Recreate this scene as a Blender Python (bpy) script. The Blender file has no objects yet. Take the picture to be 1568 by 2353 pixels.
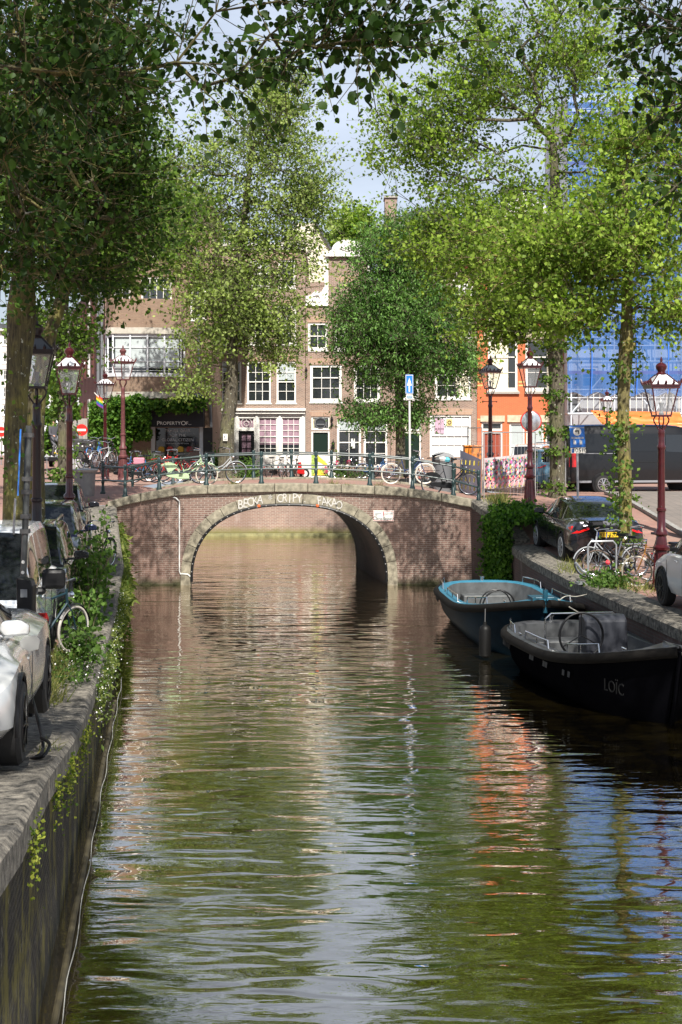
import bpy, bmesh, math, random
import numpy as np
from mathutils import Vector, Matrix, noise
R = math.radians
PI = math.pi
sc = bpy.context.scene
COL = sc.collection
# ---------------------------------------------------------------- camera, sky, sun, exposure
CH = 4.6                                   # eye height above the water
F = 3268.0                                 # focal length in measured units (50 mm on 36 mm)
HZ = 990.0
cam = bpy.data.cameras.new('camera'); co = bpy.data.objects.new('camera', cam); COL.objects.link(co)
co.location = (0, 0, CH); co.rotation_euler = (R(90), 0, 0)
cam.sensor_fit = 'VERTICAL'; cam.sensor_height = 36; cam.lens = 50
cam.shift_y = -(1176.5-HZ)/2353.0
cam.clip_end = 3000; cam.clip_start = 0.1
sc.camera = co
SUN_AZ, SUN_EL = 169.0, 50.0
w = bpy.data.worlds.new('World'); sc.world = w; w.use_nodes = True
nt = w.node_tree; nt.nodes.clear()
def N(t, **k):
    n = nt.nodes.new(t)
    for a, b in k.items(): setattr(n, a, b)
    return n
out = N('ShaderNodeOutputWorld'); bg = N('ShaderNodeBackground'); bg.inputs[1].default_value = 0.05
sky = N('ShaderNodeTexSky', sky_type='NISHITA', sun_disc=False, sun_elevation=R(SUN_EL), sun_rotation=R(SUN_AZ))
sky.air_density = 1.0; sky.dust_density = 1.5; sky.ozone_density = 1.0
tc = N('ShaderNodeTexCoord'); mp = N('ShaderNodeMapping'); mp.inputs['Scale'].default_value = (1.2, 1.2, 4.5)
mp.inputs['Location'].default_value = (0.4, 0.2, 0.1)
nz = N('ShaderNodeTexNoise'); nz.inputs['Scale'].default_value = 1.6; nz.inputs['Detail'].default_value = 7; nz.inputs['Roughness'].default_value = .55
cr = N('ShaderNodeValToRGB'); cr.color_ramp.elements[0].position = .40; cr.color_ramp.elements[1].position = .72
cr.color_ramp.elements[0].color = (.32, .32, .32, 1); cr.color_ramp.elements[1].color = (.92, .92, .92, 1)
mx = N('ShaderNodeMix', data_type='RGBA'); mx.inputs[7].default_value = (10.8, 12.0, 14.2, 1)
L = nt.links.new
L(tc.outputs['Generated'], mp.inputs[0]); L(mp.outputs[0], nz.inputs[0]); L(nz.outputs[0], cr.inputs[0])
sx_ = N('ShaderNodeSeparateXYZ'); L(tc.outputs['Generated'], sx_.inputs[0])
fd = N('ShaderNodeMapRange'); fd.inputs[1].default_value = .42; fd.inputs[2].default_value = .75; fd.inputs[3].default_value = 1.0; fd.inputs[4].default_value = .12; L(sx_.outputs[2], fd.inputs[0])
ml = N('ShaderNodeMath', operation='MULTIPLY'); L(cr.outputs[0], ml.inputs[0]); L(fd.outputs[0], ml.inputs[1]); L(ml.outputs[0], mx.inputs[0]); L(sky.outputs[0], mx.inputs[6]); L(mx.outputs[2], bg.inputs[0]); L(bg.outputs[0], out.inputs[0])
sd = Vector((math.sin(R(SUN_AZ))*math.cos(R(SUN_EL)), math.cos(R(SUN_AZ))*math.cos(R(SUN_EL)), math.sin(R(SUN_EL))))
sl = bpy.data.lights.new('sun', 'SUN'); sl.energy = 5.0; sl.angle = R(.53); sl.color = (1, .955, .88)
so = bpy.data.objects.new('sun', sl); COL.objects.link(so); so.rotation_euler = sd.to_track_quat('Z', 'Y').to_euler(); so.location = (0, -20, 40)
sc.view_settings.view_transform = 'Standard'; sc.view_settings.look = 'None'; sc.view_settings.gamma = 1
sc.view_settings.exposure = 0.78
sc.render.engine = 'CYCLES'
sc.cycles.max_bounces = 7; sc.cycles.diffuse_bounces = 1; sc.cycles.glossy_bounces = 4; sc.cycles.transmission_bounces = 4; sc.cycles.transparent_max_bounces = 12
rng = np.random.default_rng(7); random.seed(7)

# ---------------------------------------------------------------- helpers
def at(x, y, Y):                           # measured point of the photo at distance Y -> world
    return Vector(((x-784)/F*Y, Y, CH-(y-HZ)/F*Y))
def tag(o, label=None, cat=None, group=None, kind=None):
    if label: o['label'] = label
    if cat: o['category'] = cat
    if group: o['group'] = group
    if kind: o['kind'] = kind
    return o
def thing(name, label, cat, loc=(0, 0, 0), rz=0, group=None):
    o = bpy.data.objects.new(name, None); COL.objects.link(o); o.empty_display_size = .2
    o.location = loc; o.rotation_euler = (0, 0, rz)
    return tag(o, label, cat, group)
def dup(o, parent=None):
    c = o.copy(); COL.objects.link(c)
    if parent is not None: c.parent = parent
    for ch in list(o.children): dup(ch, c)
    return c
def copy_thing(o, loc, rz=0, label=None, group=None, rx=0, ry=0, s=1):
    c = dup(o); c.location = loc; c.rotation_euler = (rx, ry, rz); c.scale = (s, s, s)
    if label: c['label'] = label
    if group: c['group'] = group
    return c

class MB:
    def __init__(s, org=None): s.v = []; s.f = []; s.m = []; s.g = []
    def add(s, vs, fs, m=0):
        b = len(s.v); s.g.append((b, len(s.f))); s.v += [tuple(v) for v in vs]; s.f += [tuple(b+i for i in f) for f in fs]; s.m += [m]*len(fs); return s
    def box(s, x0, x1, y0, y1, z0, z1, m=0, M=None):
        vs = [Vector(p) for p in ((x0,y0,z0),(x1,y0,z0),(x1,y1,z0),(x0,y1,z0),(x0,y0,z1),(x1,y0,z1),(x1,y1,z1),(x0,y1,z1))]
        if M: vs = [M @ v for v in vs]
        return s.add(vs, [(0,3,2,1),(4,5,6,7),(0,1,5,4),(1,2,6,5),(2,3,7,6),(3,0,4,7)], m)
    def bar(s, a, b, w, h=None, m=0):      # rectangular bar from a to b
        a = Vector(a); b = Vector(b); h = h or w; d = (b-a).normalized()
        u = Vector((0,0,1)) if abs(d.z) < .9 else Vector((1,0,0))
        x = d.cross(u).normalized()*w/2; y = x.normalized().cross(d).normalized()*h/2
        vs = [a-x-y, a+x-y, a+x+y, a-x+y, b-x-y, b+x-y, b+x+y, b-x+y]
        return s.add(vs, [(0,3,2,1),(4,5,6,7),(0,1,5,4),(1,2,6,5),(2,3,7,6),(3,0,4,7)], m)
    def tube(s, pts, r, n=8, m=0, cap=True, closed=False):
        pts = [Vector(p) for p in pts]; k = len(pts)
        rs = r if isinstance(r, (list, tuple)) else [r]*k
        prev = None; vs = []
        for i, p in enumerate(pts):
            if closed: d = pts[(i+1) % k]-pts[i-1]
            else: d = pts[min(i+1, k-1)]-pts[max(i-1, 0)]
            if d.length < 1e-9: d = Vector((0,0,1))
            d.normalize()
            if prev is None:
                u = Vector((0,0,1)) if abs(d.z) < .9 else Vector((1,0,0)); x = d.cross(u).normalized()
            else:
                x = prev-d*prev.dot(d)
                x = x.normalized() if x.length > 1e-6 else d.orthogonal().normalized()
            prev = x; y = d.cross(x)
            vs += [p+(x*math.cos(2*PI*j/n)+y*math.sin(2*PI*j/n))*rs[i] for j in range(n)]
        fs = []
        for i in range(k if closed else k-1):
            a = i*n; b = ((i+1) % k)*n
            fs += [(a+j, a+(j+1) % n, b+(j+1) % n, b+j) for j in range(n)]
        if cap and not closed: fs += [tuple(range(n))[::-1], tuple((k-1)*n+j for j in range(n))]
        return s.add(vs, fs, m)
    def lathe(s, prof, n=16, c=(0,0,0), m=0, ax='z', a0=0):
        c = Vector(c); vs = []; k = len(prof)
        for r, z in prof:
            for j in range(n):
                t = 2*PI*j/n+a0; p = (r*math.cos(t), r*math.sin(t), z)
                if ax == 'x': p = (p[2], p[0], p[1])
                if ax == 'y': p = (p[0], p[2], p[1])
                vs.append(c+Vector(p))
        fs = []
        for i in range(k-1): fs += [(i*n+j, i*n+(j+1) % n, (i+1)*n+(j+1) % n, (i+1)*n+j) for j in range(n)]
        fs += [tuple(range(n))[::-1], tuple((k-1)*n+j for j in range(n))]
        if ax == 'y': fs = [f[::-1] for f in fs]
        return s.add(vs, fs, m)
    def prism(s, poly, d0, d1, ax='y', m=0):   # polygon in (u,v) extruded along ax from d0 to d1
        def mk(u, v, d): return (u, d, v) if ax == 'y' else ((d, u, v) if ax == 'x' else (u, v, d))
        n = len(poly); vs = [mk(u, v, d0) for u, v in poly]+[mk(u, v, d1) for u, v in poly]
        return s.add(vs, [tuple(range(n)), tuple(range(2*n-1, n-1, -1))]+[(i, n+i, n+(i+1) % n, (i+1) % n) for i in range(n)], m)
    def quad(s, a, b, c, d, m=0): return s.add([a, b, c, d], [(0,1,2,3)], m)
    def torus(s, c, R_, r, n=24, k=8, ax='x', m=0, a0=0, a1=2*PI):
        full = abs(a1-a0-2*PI) < 1e-6; pts = []
        for i in range(n if full else n+1):
            t = a0+(a1-a0)*i/n; u, v = R_*math.cos(t), R_*math.sin(t)
            p = {'x': (0,u,v), 'y': (u,0,v), 'z': (u,v,0)}[ax]; pts.append(Vector(c)+Vector(p))
        return s.tube(pts, r, k, m, closed=full)
    def each(s, name, mats, parent=None, merge=1, **k):   # every added shape (or run of them) an object of its own
        g = s.g[::merge]+[(len(s.v), len(s.f))]; out = []
        for (a, b), (c, d) in zip(g[:-1], g[1:]):
            q = MB(); q.v = s.v[a:c]; q.f = [tuple(i-a for i in f) for f in s.f[b:d]]; q.m = s.m[b:d]; out.append(q.build(name, mats, parent, **k))
        return out
    def xf(s, M): s.v = [tuple(M @ Vector(v)) for v in s.v]; return s
    def build(s, name, mats, parent=None, smooth=False, world=True, bevel=0, sub=0):
        me = bpy.data.meshes.new(name)
        v = s.v
        if parent is not None and world:
            Mi = WM(parent).inverted()
            v = [tuple(Mi @ Vector(p)) for p in v]
        me.from_pydata(v, [], s.f)
        mats = mats if isinstance(mats, (list, tuple)) else [mats]
        for mm in mats: me.materials.append(mm)
        if len(mats) > 1: me.polygons.foreach_set('material_index', s.m)
        bm = bmesh.new(); bm.from_mesh(me); bmesh.ops.recalc_face_normals(bm, faces=bm.faces); bm.to_mesh(me); bm.free()
        if smooth:
            me.polygons.foreach_set('use_smooth', [True]*len(me.polygons))
            try: me.set_sharp_from_angle(angle=R(smooth if smooth is not True and smooth > 1 else 40))
            except Exception: pass
        o = bpy.data.objects.new(name, me); COL.objects.link(o)
        if parent is not None: o.parent = parent
        if bevel:
            b = o.modifiers.new('bevel', 'BEVEL'); b.width = bevel; b.segments = 2; b.limit_method = 'ANGLE'
        if sub:
            b = o.modifiers.new('sub', 'SUBSURF'); b.levels = sub; b.render_levels = sub
        return o
def WM(o):
    M = Matrix.LocRotScale(o.location, o.rotation_euler, o.scale)
    return WM(o.parent) @ M if o.parent else M

# ---------------------------------------------------------------- materials
MATS = {}
def bs(m): return next(n for n in m.node_tree.nodes if n.type == 'BSDF_PRINCIPLED')
def mat(name, col, rough=.6, metal=0, var=0.0, vscale=3.0, bump=0.0, bscale=20., spec=.5, coat=0, col2=None, alpha=None, emis=None, trans=0, detail=6):
    if name in MATS: return MATS[name]
    m = bpy.data.materials.new(name); m.use_nodes = True; MATS[name] = m
    nt = m.node_tree; b = bs(m); b.inputs['Base Color'].default_value = (*col, 1); b.inputs['Roughness'].default_value = rough
    b.inputs['Metallic'].default_value = metal; b.inputs['Specular IOR Level'].default_value = spec; b.inputs['Coat Weight'].default_value = coat
    b.inputs['Coat Roughness'].default_value = .05
    if alpha is not None: b.inputs['Alpha'].default_value = alpha
    if trans: b.inputs['Transmission Weight'].default_value = trans
    if emis: b.inputs['Emission Color'].default_value = (*emis[:3], 1); b.inputs['Emission Strength'].default_value = emis[3]
    if var or col2 or bump:
        tc = nt.nodes.new('ShaderNodeTexCoord')
    if var or col2:
        n = nt.nodes.new('ShaderNodeTexNoise'); n.inputs['Scale'].default_value = vscale; n.inputs['Detail'].default_value = detail; n.inputs['Roughness'].default_value = .62
        c = nt.nodes.new('ShaderNodeValToRGB'); c.color_ramp.elements[0].position = .35; c.color_ramp.elements[1].position = .67
        a = col2 or tuple(x*(1-var) for x in col); d = col if col2 else tuple(min(1, x*(1+var)) for x in col)
        c.color_ramp.elements[0].color = (*a, 1); c.color_ramp.elements[1].color = (*d, 1)
        nt.links.new(tc.outputs['Object'], n.inputs[0]); nt.links.new(n.outputs[0], c.inputs[0]); nt.links.new(c.outputs[0], b.inputs['Base Color'])
    if bump:
        n = nt.nodes.new('ShaderNodeTexNoise'); n.inputs['Scale'].default_value = bscale; n.inputs['Detail'].default_value = 5
        bp = nt.nodes.new('ShaderNodeBump'); bp.inputs['Strength'].default_value = bump; bp.inputs['Distance'].default_value = .02
        nt.links.new(tc.outputs['Object'], n.inputs[0]); nt.links.new(n.outputs[0], bp.inputs['Height']); nt.links.new(bp.outputs[0], b.inputs['Normal'])
    return m
def brick(name, c1, c2, mortar, bw=.21, bh=.062, ms=.010, stain=.35, stcol=(.03,.025,.02), flat=False, rough=.85, moss=None, efflo=0, off=.5, stainscale=.6, streak=.5):
    if name in MATS: return MATS[name]
    m = bpy.data.materials.new(name); m.use_nodes = True; MATS[name] = m
    nt = m.node_tree; b = bs(m); b.inputs['Roughness'].default_value = rough; Ln = nt.links.new
    def n(t, **k):
        q = nt.nodes.new(t)
        for a, c in k.items(): setattr(q, a, c)
        return q
    g = n('ShaderNodeTexCoord'); sp = n('ShaderNodeSeparateXYZ'); Ln(g.outputs['Object'], sp.inputs[0])
    cb = n('ShaderNodeCombineXYZ')
    if flat: Ln(sp.outputs[0], cb.inputs[0]); Ln(sp.outputs[1], cb.inputs[1])
    else:
        ad = n('ShaderNodeMath', operation='ADD'); Ln(sp.outputs[0], ad.inputs[0]); Ln(sp.outputs[1], ad.inputs[1]); Ln(ad.outputs[0], cb.inputs[0]); Ln(sp.outputs[2], cb.inputs[1])
    br = n('ShaderNodeTexBrick'); br.offset = off; br.inputs['Scale'].default_value = 1; br.inputs['Brick Width'].default_value = bw; br.inputs['Row Height'].default_value = bh
    br.inputs['Mortar Size'].default_value = ms; br.inputs['Mortar Smooth'].default_value = .1; br.inputs['Bias'].default_value = 0
    br.inputs['Color1'].default_value = (*c1, 1); br.inputs['Color2'].default_value = (*c2, 1); br.inputs['Mortar'].default_value = (*mortar, 1)
    Ln(cb.outputs[0], br.inputs[0])
    ns = n('ShaderNodeTexNoise'); ns.inputs['Scale'].default_value = stainscale; ns.inputs['Detail'].default_value = 8; ns.inputs['Roughness'].default_value = .65
    ms_ = n('ShaderNodeMapping'); ms_.inputs['Scale'].default_value = (1, 1, 1 if flat else streak); Ln(g.outputs['Object'], ms_.inputs[0]); Ln(ms_.outputs[0], ns.inputs[0])
    rp = n('ShaderNodeMapRange'); rp.inputs[1].default_value = .44; rp.inputs[2].default_value = .66; rp.inputs[4].default_value = stain; Ln(ns.outputs[0], rp.inputs[0])
    mxx = n('ShaderNodeMix', data_type='RGBA'); mxx.inputs[7].default_value = (*stcol, 1); Ln(rp.outputs[0], mxx.inputs[0]); Ln(br.outputs[0], mxx.inputs[6])
    last = mxx.outputs[2]
    if efflo:
        n2 = n('ShaderNodeTexNoise'); n2.inputs['Scale'].default_value = 1.1; n2.inputs['Detail'].default_value = 9; n2.inputs['Roughness'].default_value = .7
        m2 = n('ShaderNodeMapping'); m2.inputs['Scale'].default_value = (1.6, 1.6, .6); m2.inputs['Location'].default_value = (3, 4, 5); Ln(g.outputs['Object'], m2.inputs[0]); Ln(m2.outputs[0], n2.inputs[0])
        r2 = n('ShaderNodeMapRange'); r2.inputs[1].default_value = .56; r2.inputs[2].default_value = .75; r2.inputs[4].default_value = efflo; Ln(n2.outputs[0], r2.inputs[0])
        x2 = n('ShaderNodeMix', data_type='RGBA'); x2.inputs[7].default_value = (.42, .36, .33, 1); Ln(r2.outputs[0], x2.inputs[0]); Ln(last, x2.inputs[6]); last = x2.outputs[2]
    if moss:                                # (z0, z1, colour): weed line low on the wall
        r3 = n('ShaderNodeMapRange'); r3.inputs[1].default_value = moss[1]; r3.inputs[2].default_value = moss[0]; 
        n3 = n('ShaderNodeTexNoise'); n3.inputs['Scale'].default_value = 2.5; n3.inputs['Detail'].default_value = 6; Ln(g.outputs['Object'], n3.inputs[0])
        a3 = n('ShaderNodeMath', operation='MULTIPLY_ADD'); a3.inputs[1].default_value = .35; Ln(n3.outputs[0], a3.inputs[0]); 
        s3 = n('ShaderNodeMath', operation='SUBTRACT'); s3.inputs[1].default_value = .17; Ln(sp.outputs[2], a3.inputs[2]); Ln(a3.outputs[0], s3.inputs[0])
        Ln(s3.outputs[0], r3.inputs[0])
        x3 = n('ShaderNodeMix', data_type='RGBA'); x3.inputs[7].default_value = (*moss[2], 1); Ln(r3.outputs[0], x3.inputs[0]); Ln(last, x3.inputs[6]); last = x3.outputs[2]
    Ln(last, b.inputs['Base Color'])
    bp = n('ShaderNodeBump'); bp.inputs['Strength'].default_value = .5; bp.inputs['Distance'].default_value = .008
    iv = n('ShaderNodeMath', operation='SUBTRACT'); iv.inputs[0].default_value = 1; Ln(br.outputs['Fac'], iv.inputs[1]); Ln(iv.outputs[0], bp.inputs['Height']); Ln(bp.outputs[0], b.inputs['Normal'])
    return m
def leafmat(name, dark, light, trans=.35, rough=.5):
    if name in MATS: return MATS[name]
    m = bpy.data.materials.new(name); m.use_nodes = True; MATS[name] = m
    nt = m.node_tree; b = bs(m); Ln = nt.links.new
    a = nt.nodes.new('ShaderNodeAttribute'); a.attribute_name = 'rnd'
    c = nt.nodes.new('ShaderNodeValToRGB'); e = c.color_ramp.elements; e[0].color = (*dark, 1); e[1].color = (*light, 1); e[0].position = .1; e[1].position = .95
    Ln(a.outputs['Fac'], c.inputs[0]); Ln(c.outputs[0], b.inputs['Base Color']); b.inputs['Roughness'].default_value = rough; b.inputs['Specular IOR Level'].default_value = .15
    t = nt.nodes.new('ShaderNodeBsdfTranslucent'); g = nt.nodes.new('ShaderNodeMix'); g.data_type = 'RGBA'; g.blend_type = 'MULTIPLY'; g.inputs[0].default_value = 1; g.inputs[7].default_value = (1.3, 1.7, .50, 1)
    Ln(c.outputs[0], g.inputs[6]); Ln(g.outputs[2], t.inputs[0])
    mxs = nt.nodes.new('ShaderNodeMixShader'); mxs.inputs[0].default_value = trans; o = next(q for q in nt.nodes if q.type == 'OUTPUT_MATERIAL')
    Ln(b.outputs[0], mxs.inputs[1]); Ln(t.outputs[0], mxs.inputs[2]); Ln(mxs.outputs[0], o.inputs[0])
    return m
def bark(name, c1, c2, c3, vs=1.0):
    if name in MATS: return MATS[name]
    m = mat(name, c1, .9); nt = m.node_tree; b = bs(m); Ln = nt.links.new
    tc = nt.nodes.new('ShaderNodeTexCoord'); mp = nt.nodes.new('ShaderNodeMapping'); mp.inputs['Scale'].default_value = (14*vs, 14*vs, 2.2*vs); Ln(tc.outputs['Object'], mp.inputs[0])
    n1 = nt.nodes.new('ShaderNodeTexNoise'); n1.inputs['Scale'].default_value = 1.6; n1.inputs['Detail'].default_value = 8; n1.inputs['Roughness'].default_value = .7; n1.inputs['Distortion'].default_value = .6; Ln(mp.outputs[0], n1.inputs[0])
    c = nt.nodes.new('ShaderNodeValToRGB'); e = c.color_ramp.elements; e[0].position = .36; e[0].color = (*c2, 1); e[1].position = .6; e[1].color = (*c1, 1); Ln(n1.outputs[0], c.inputs[0])
    n2 = nt.nodes.new('ShaderNodeTexNoise'); n2.inputs['Scale'].default_value = 2.3; n2.inputs['Detail'].default_value = 5; Ln(tc.outputs['Object'], n2.inputs[0])
    r2 = nt.nodes.new('ShaderNodeMapRange'); r2.inputs[1].default_value = .45; r2.inputs[2].default_value = .62; Ln(n2.outputs[0], r2.inputs[0])
    mu = nt.nodes.new('ShaderNodeMath'); mu.operation = 'MULTIPLY'; Ln(r2.outputs[0], mu.inputs[0]); Ln(n1.outputs[0], mu.inputs[1])
    x = nt.nodes.new('ShaderNodeMix'); x.data_type = 'RGBA'; x.inputs[7].default_value = (*c3, 1); Ln(mu.outputs[0], x.inputs[0]); Ln(c.outputs[0], x.inputs[6])
    n4 = nt.nodes.new('ShaderNodeTexNoise'); n4.inputs['Scale'].default_value = 13; n4.inputs['Detail'].default_value = 3; Ln(tc.outputs['Object'], n4.inputs[0])
    r4 = nt.nodes.new('ShaderNodeMapRange'); r4.inputs[1].default_value = .66; r4.inputs[2].default_value = .70; Ln(n4.outputs[0], r4.inputs[0])
    x4 = nt.nodes.new('ShaderNodeMix'); x4.data_type = 'RGBA'; x4.inputs[7].default_value = (.42, .44, .36, 1); Ln(r4.outputs[0], x4.inputs[0]); Ln(x.outputs[2], x4.inputs[6])
    Ln(x4.outputs[2], b.inputs['Base Color'])
    bp = nt.nodes.new('ShaderNodeBump'); bp.inputs['Strength'].default_value = 1; bp.inputs['Distance'].default_value = .05; Ln(n1.outputs[0], bp.inputs['Height']); Ln(bp.outputs[0], b.inputs['Normal'])
    return m
WHITE = mat('white paint', (.78, .76, .70), .45, var=.06, vscale=2)
CREAM = mat('cream paint', (.72, .67, .53), .5, var=.08, vscale=2)
GLASSD = mat('window glass', (.012, .014, .016), .04, spec=.8)
BLACK = mat('black paint', (.009, .009, .010), .4, spec=.3)
BLACKG = mat('black gloss', (.008, .008, .01), .12, coat=.6)
RUBBER = mat('rubber', (.015, .015, .015), .8)
CHROME = mat('chrome', (.75, .75, .76), .18, 1)
STEEL = mat('galvanised steel', (.42, .43, .44), .45, .7, var=.2, vscale=8)
GREY = mat('grey paint', (.16, .17, .18), .5)
DGREEN = mat('rail green paint', (.016,.036,.036), .38, var=.25, vscale=9)
LAMPRED = mat('lamp red paint', (.050, .005, .007), .28, coat=.3, var=.25, vscale=12)
LAMPPINK = mat('pinkish lamp red paint', (.115,.035,.034), .5, var=.25, vscale=12)  # paler, pinker version of the lamp red
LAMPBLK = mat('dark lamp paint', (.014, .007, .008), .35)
LGLASS = mat('lantern glass', (.8, .82, .82), .06, alpha=.16, spec=.8)
MILK = mat('milky lantern roof', (.62, .63, .64), .25)
TYREW = mat('cream tyre', (.55, .50, .40), .7)
def text(body, size, name, material, parent, M, ext=.004, align='CENTER', sx=1.0):
    c = bpy.data.curves.new(name, 'FONT'); c.body = body; c.size = size; c.extrude = ext; c.align_x = align; c.align_y = 'CENTER'; c.resolution_u = 3
    o = bpy.data.objects.new(name, c); COL.objects.link(o)
    dg = bpy.context.evaluated_depsgraph_get(); me = bpy.data.meshes.new_from_object(o.evaluated_get(dg)); bpy.data.objects.remove(o)
    MM = M @ Matrix.Rotation(R(90), 4, 'X') @ Matrix.Diagonal((sx, 1, 1, 1))
    if parent is not None: MM = WM(parent).inverted() @ MM
    me.transform(MM); me.materials.clear(); me.materials.append(material)
    o = bpy.data.objects.new(name, me); COL.objects.link(o); o.parent = parent
    return o
def T(x, y, z, rz=0): return Matrix.Translation((x, y, z)) @ Matrix.Rotation(rz, 4, 'Z')
def interp(tab, y):
    return float(np.interp(y, [a for a, b in tab], [b for a, b in tab]))
def smooth_curve(pts, n=6):
    pts = [Vector(p) for p in pts]; outp = []
    for i in range(len(pts)-1):
        p0 = pts[max(i-1, 0)]; p1 = pts[i]; p2 = pts[i+1]; p3 = pts[min(i+2, len(pts)-1)]
        for k in range(n):
            t = k/n
            outp.append(.5*((2*p1)+(p2-p0)*t+(2*p0-5*p1+4*p2-p3)*t*t+(3*p1-p0-3*p2+p3)*t**3))
    outp.append(pts[-1]); return outp

# ---------------------------------------------------------------- leaves and trees
LEAF2 = (np.array([[0,0,0],[.42,.5,.10],[0,1,-.05],[-.42,.5,.10]]), [(0,1,2),(0,2,3)])
LEAF6 = (np.array([[0,0,0],[.30,.12,.05],[.46,.42,.10],[.27,.80,.02],[0,1.05,-.12],[-.27,.80,.02],[-.46,.42,.10],[-.30,.12,.05],[0,.5,-.02]]),
         [(0,1,8),(1,2,8),(2,3,8),(3,4,8),(4,5,8),(5,6,8),(6,7,8),(7,0,8)])
NARROW = (np.array([[0,0,0],[.20,.45,.06],[0,1,-.04],[-.20,.45,.06]]), [(0,1,2),(0,2,3)])
def leaves_mesh(name, P, size, material, parent, tpl=LEAF2, droop=.5, up=.6, rnd=None, seed=1, frame=None):
    r = np.random.default_rng(seed); n = len(P); P = np.asarray(P, float)
    tv, tf = tpl; k = len(tv)
    ax = r.normal(size=(n, 3)); ax[:, 2] -= droop; ax /= np.linalg.norm(ax, axis=1)[:, None]
    nm = r.normal(size=(n, 3))*(1-up); nm[:, 2] += up; nm -= (nm*ax).sum(1)[:, None]*ax; nm /= np.linalg.norm(nm, axis=1)[:, None]+1e-9
    sd_ = np.cross(ax, nm); s = size*r.uniform(.65, 1.25, n)
    V = P[:, None, :]+s[:, None, None]*(tv[None, :, 0, None]*sd_[:, None, :]+tv[None, :, 1, None]*ax[:, None, :]+tv[None, :, 2, None]*nm[:, None, :])
    V = V.reshape(-1, 3)
    loc = WM(parent).translation if parent is not None else Vector((0, 0, 0))
    V -= np.array(loc)
    fa = np.array(tf); m = len(fa); Fa = (fa[None]+(np.arange(n)*k)[:, None, None]).reshape(-1)
    me = bpy.data.meshes.new(name); me.vertices.add(n*k); me.vertices.foreach_set('co', V.ravel())
    me.loops.add(n*m*3); me.loops.foreach_set('vertex_index', Fa.astype(np.int32)); me.polygons.add(n*m)
    me.polygons.foreach_set('loop_start', np.arange(0, n*m*3, 3, dtype=np.int32)); me.update(calc_edges=True)
    a = me.attributes.new('rnd', 'FLOAT', 'POINT'); q = r.uniform(0, 1, n) if rnd is None else np.clip(rnd+r.normal(0, .16, n), 0, 1)
    a.data.foreach_set('value', np.repeat(q, k).astype(np.float32)); me.materials.append(material)
    o = bpy.data.objects.new(name, me); COL.objects.link(o); o.parent = parent
    return o
def ell(c, r, n, rg, shell=.35):          # points in an ellipsoid, more towards the shell
    d = rg.normal(size=(n, 3)); d /= np.linalg.norm(d, axis=1)[:, None]
    q = rg.uniform(0, 1, n)**shell
    return np.array(c)+d*np.array(r)*q[:, None]
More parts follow.
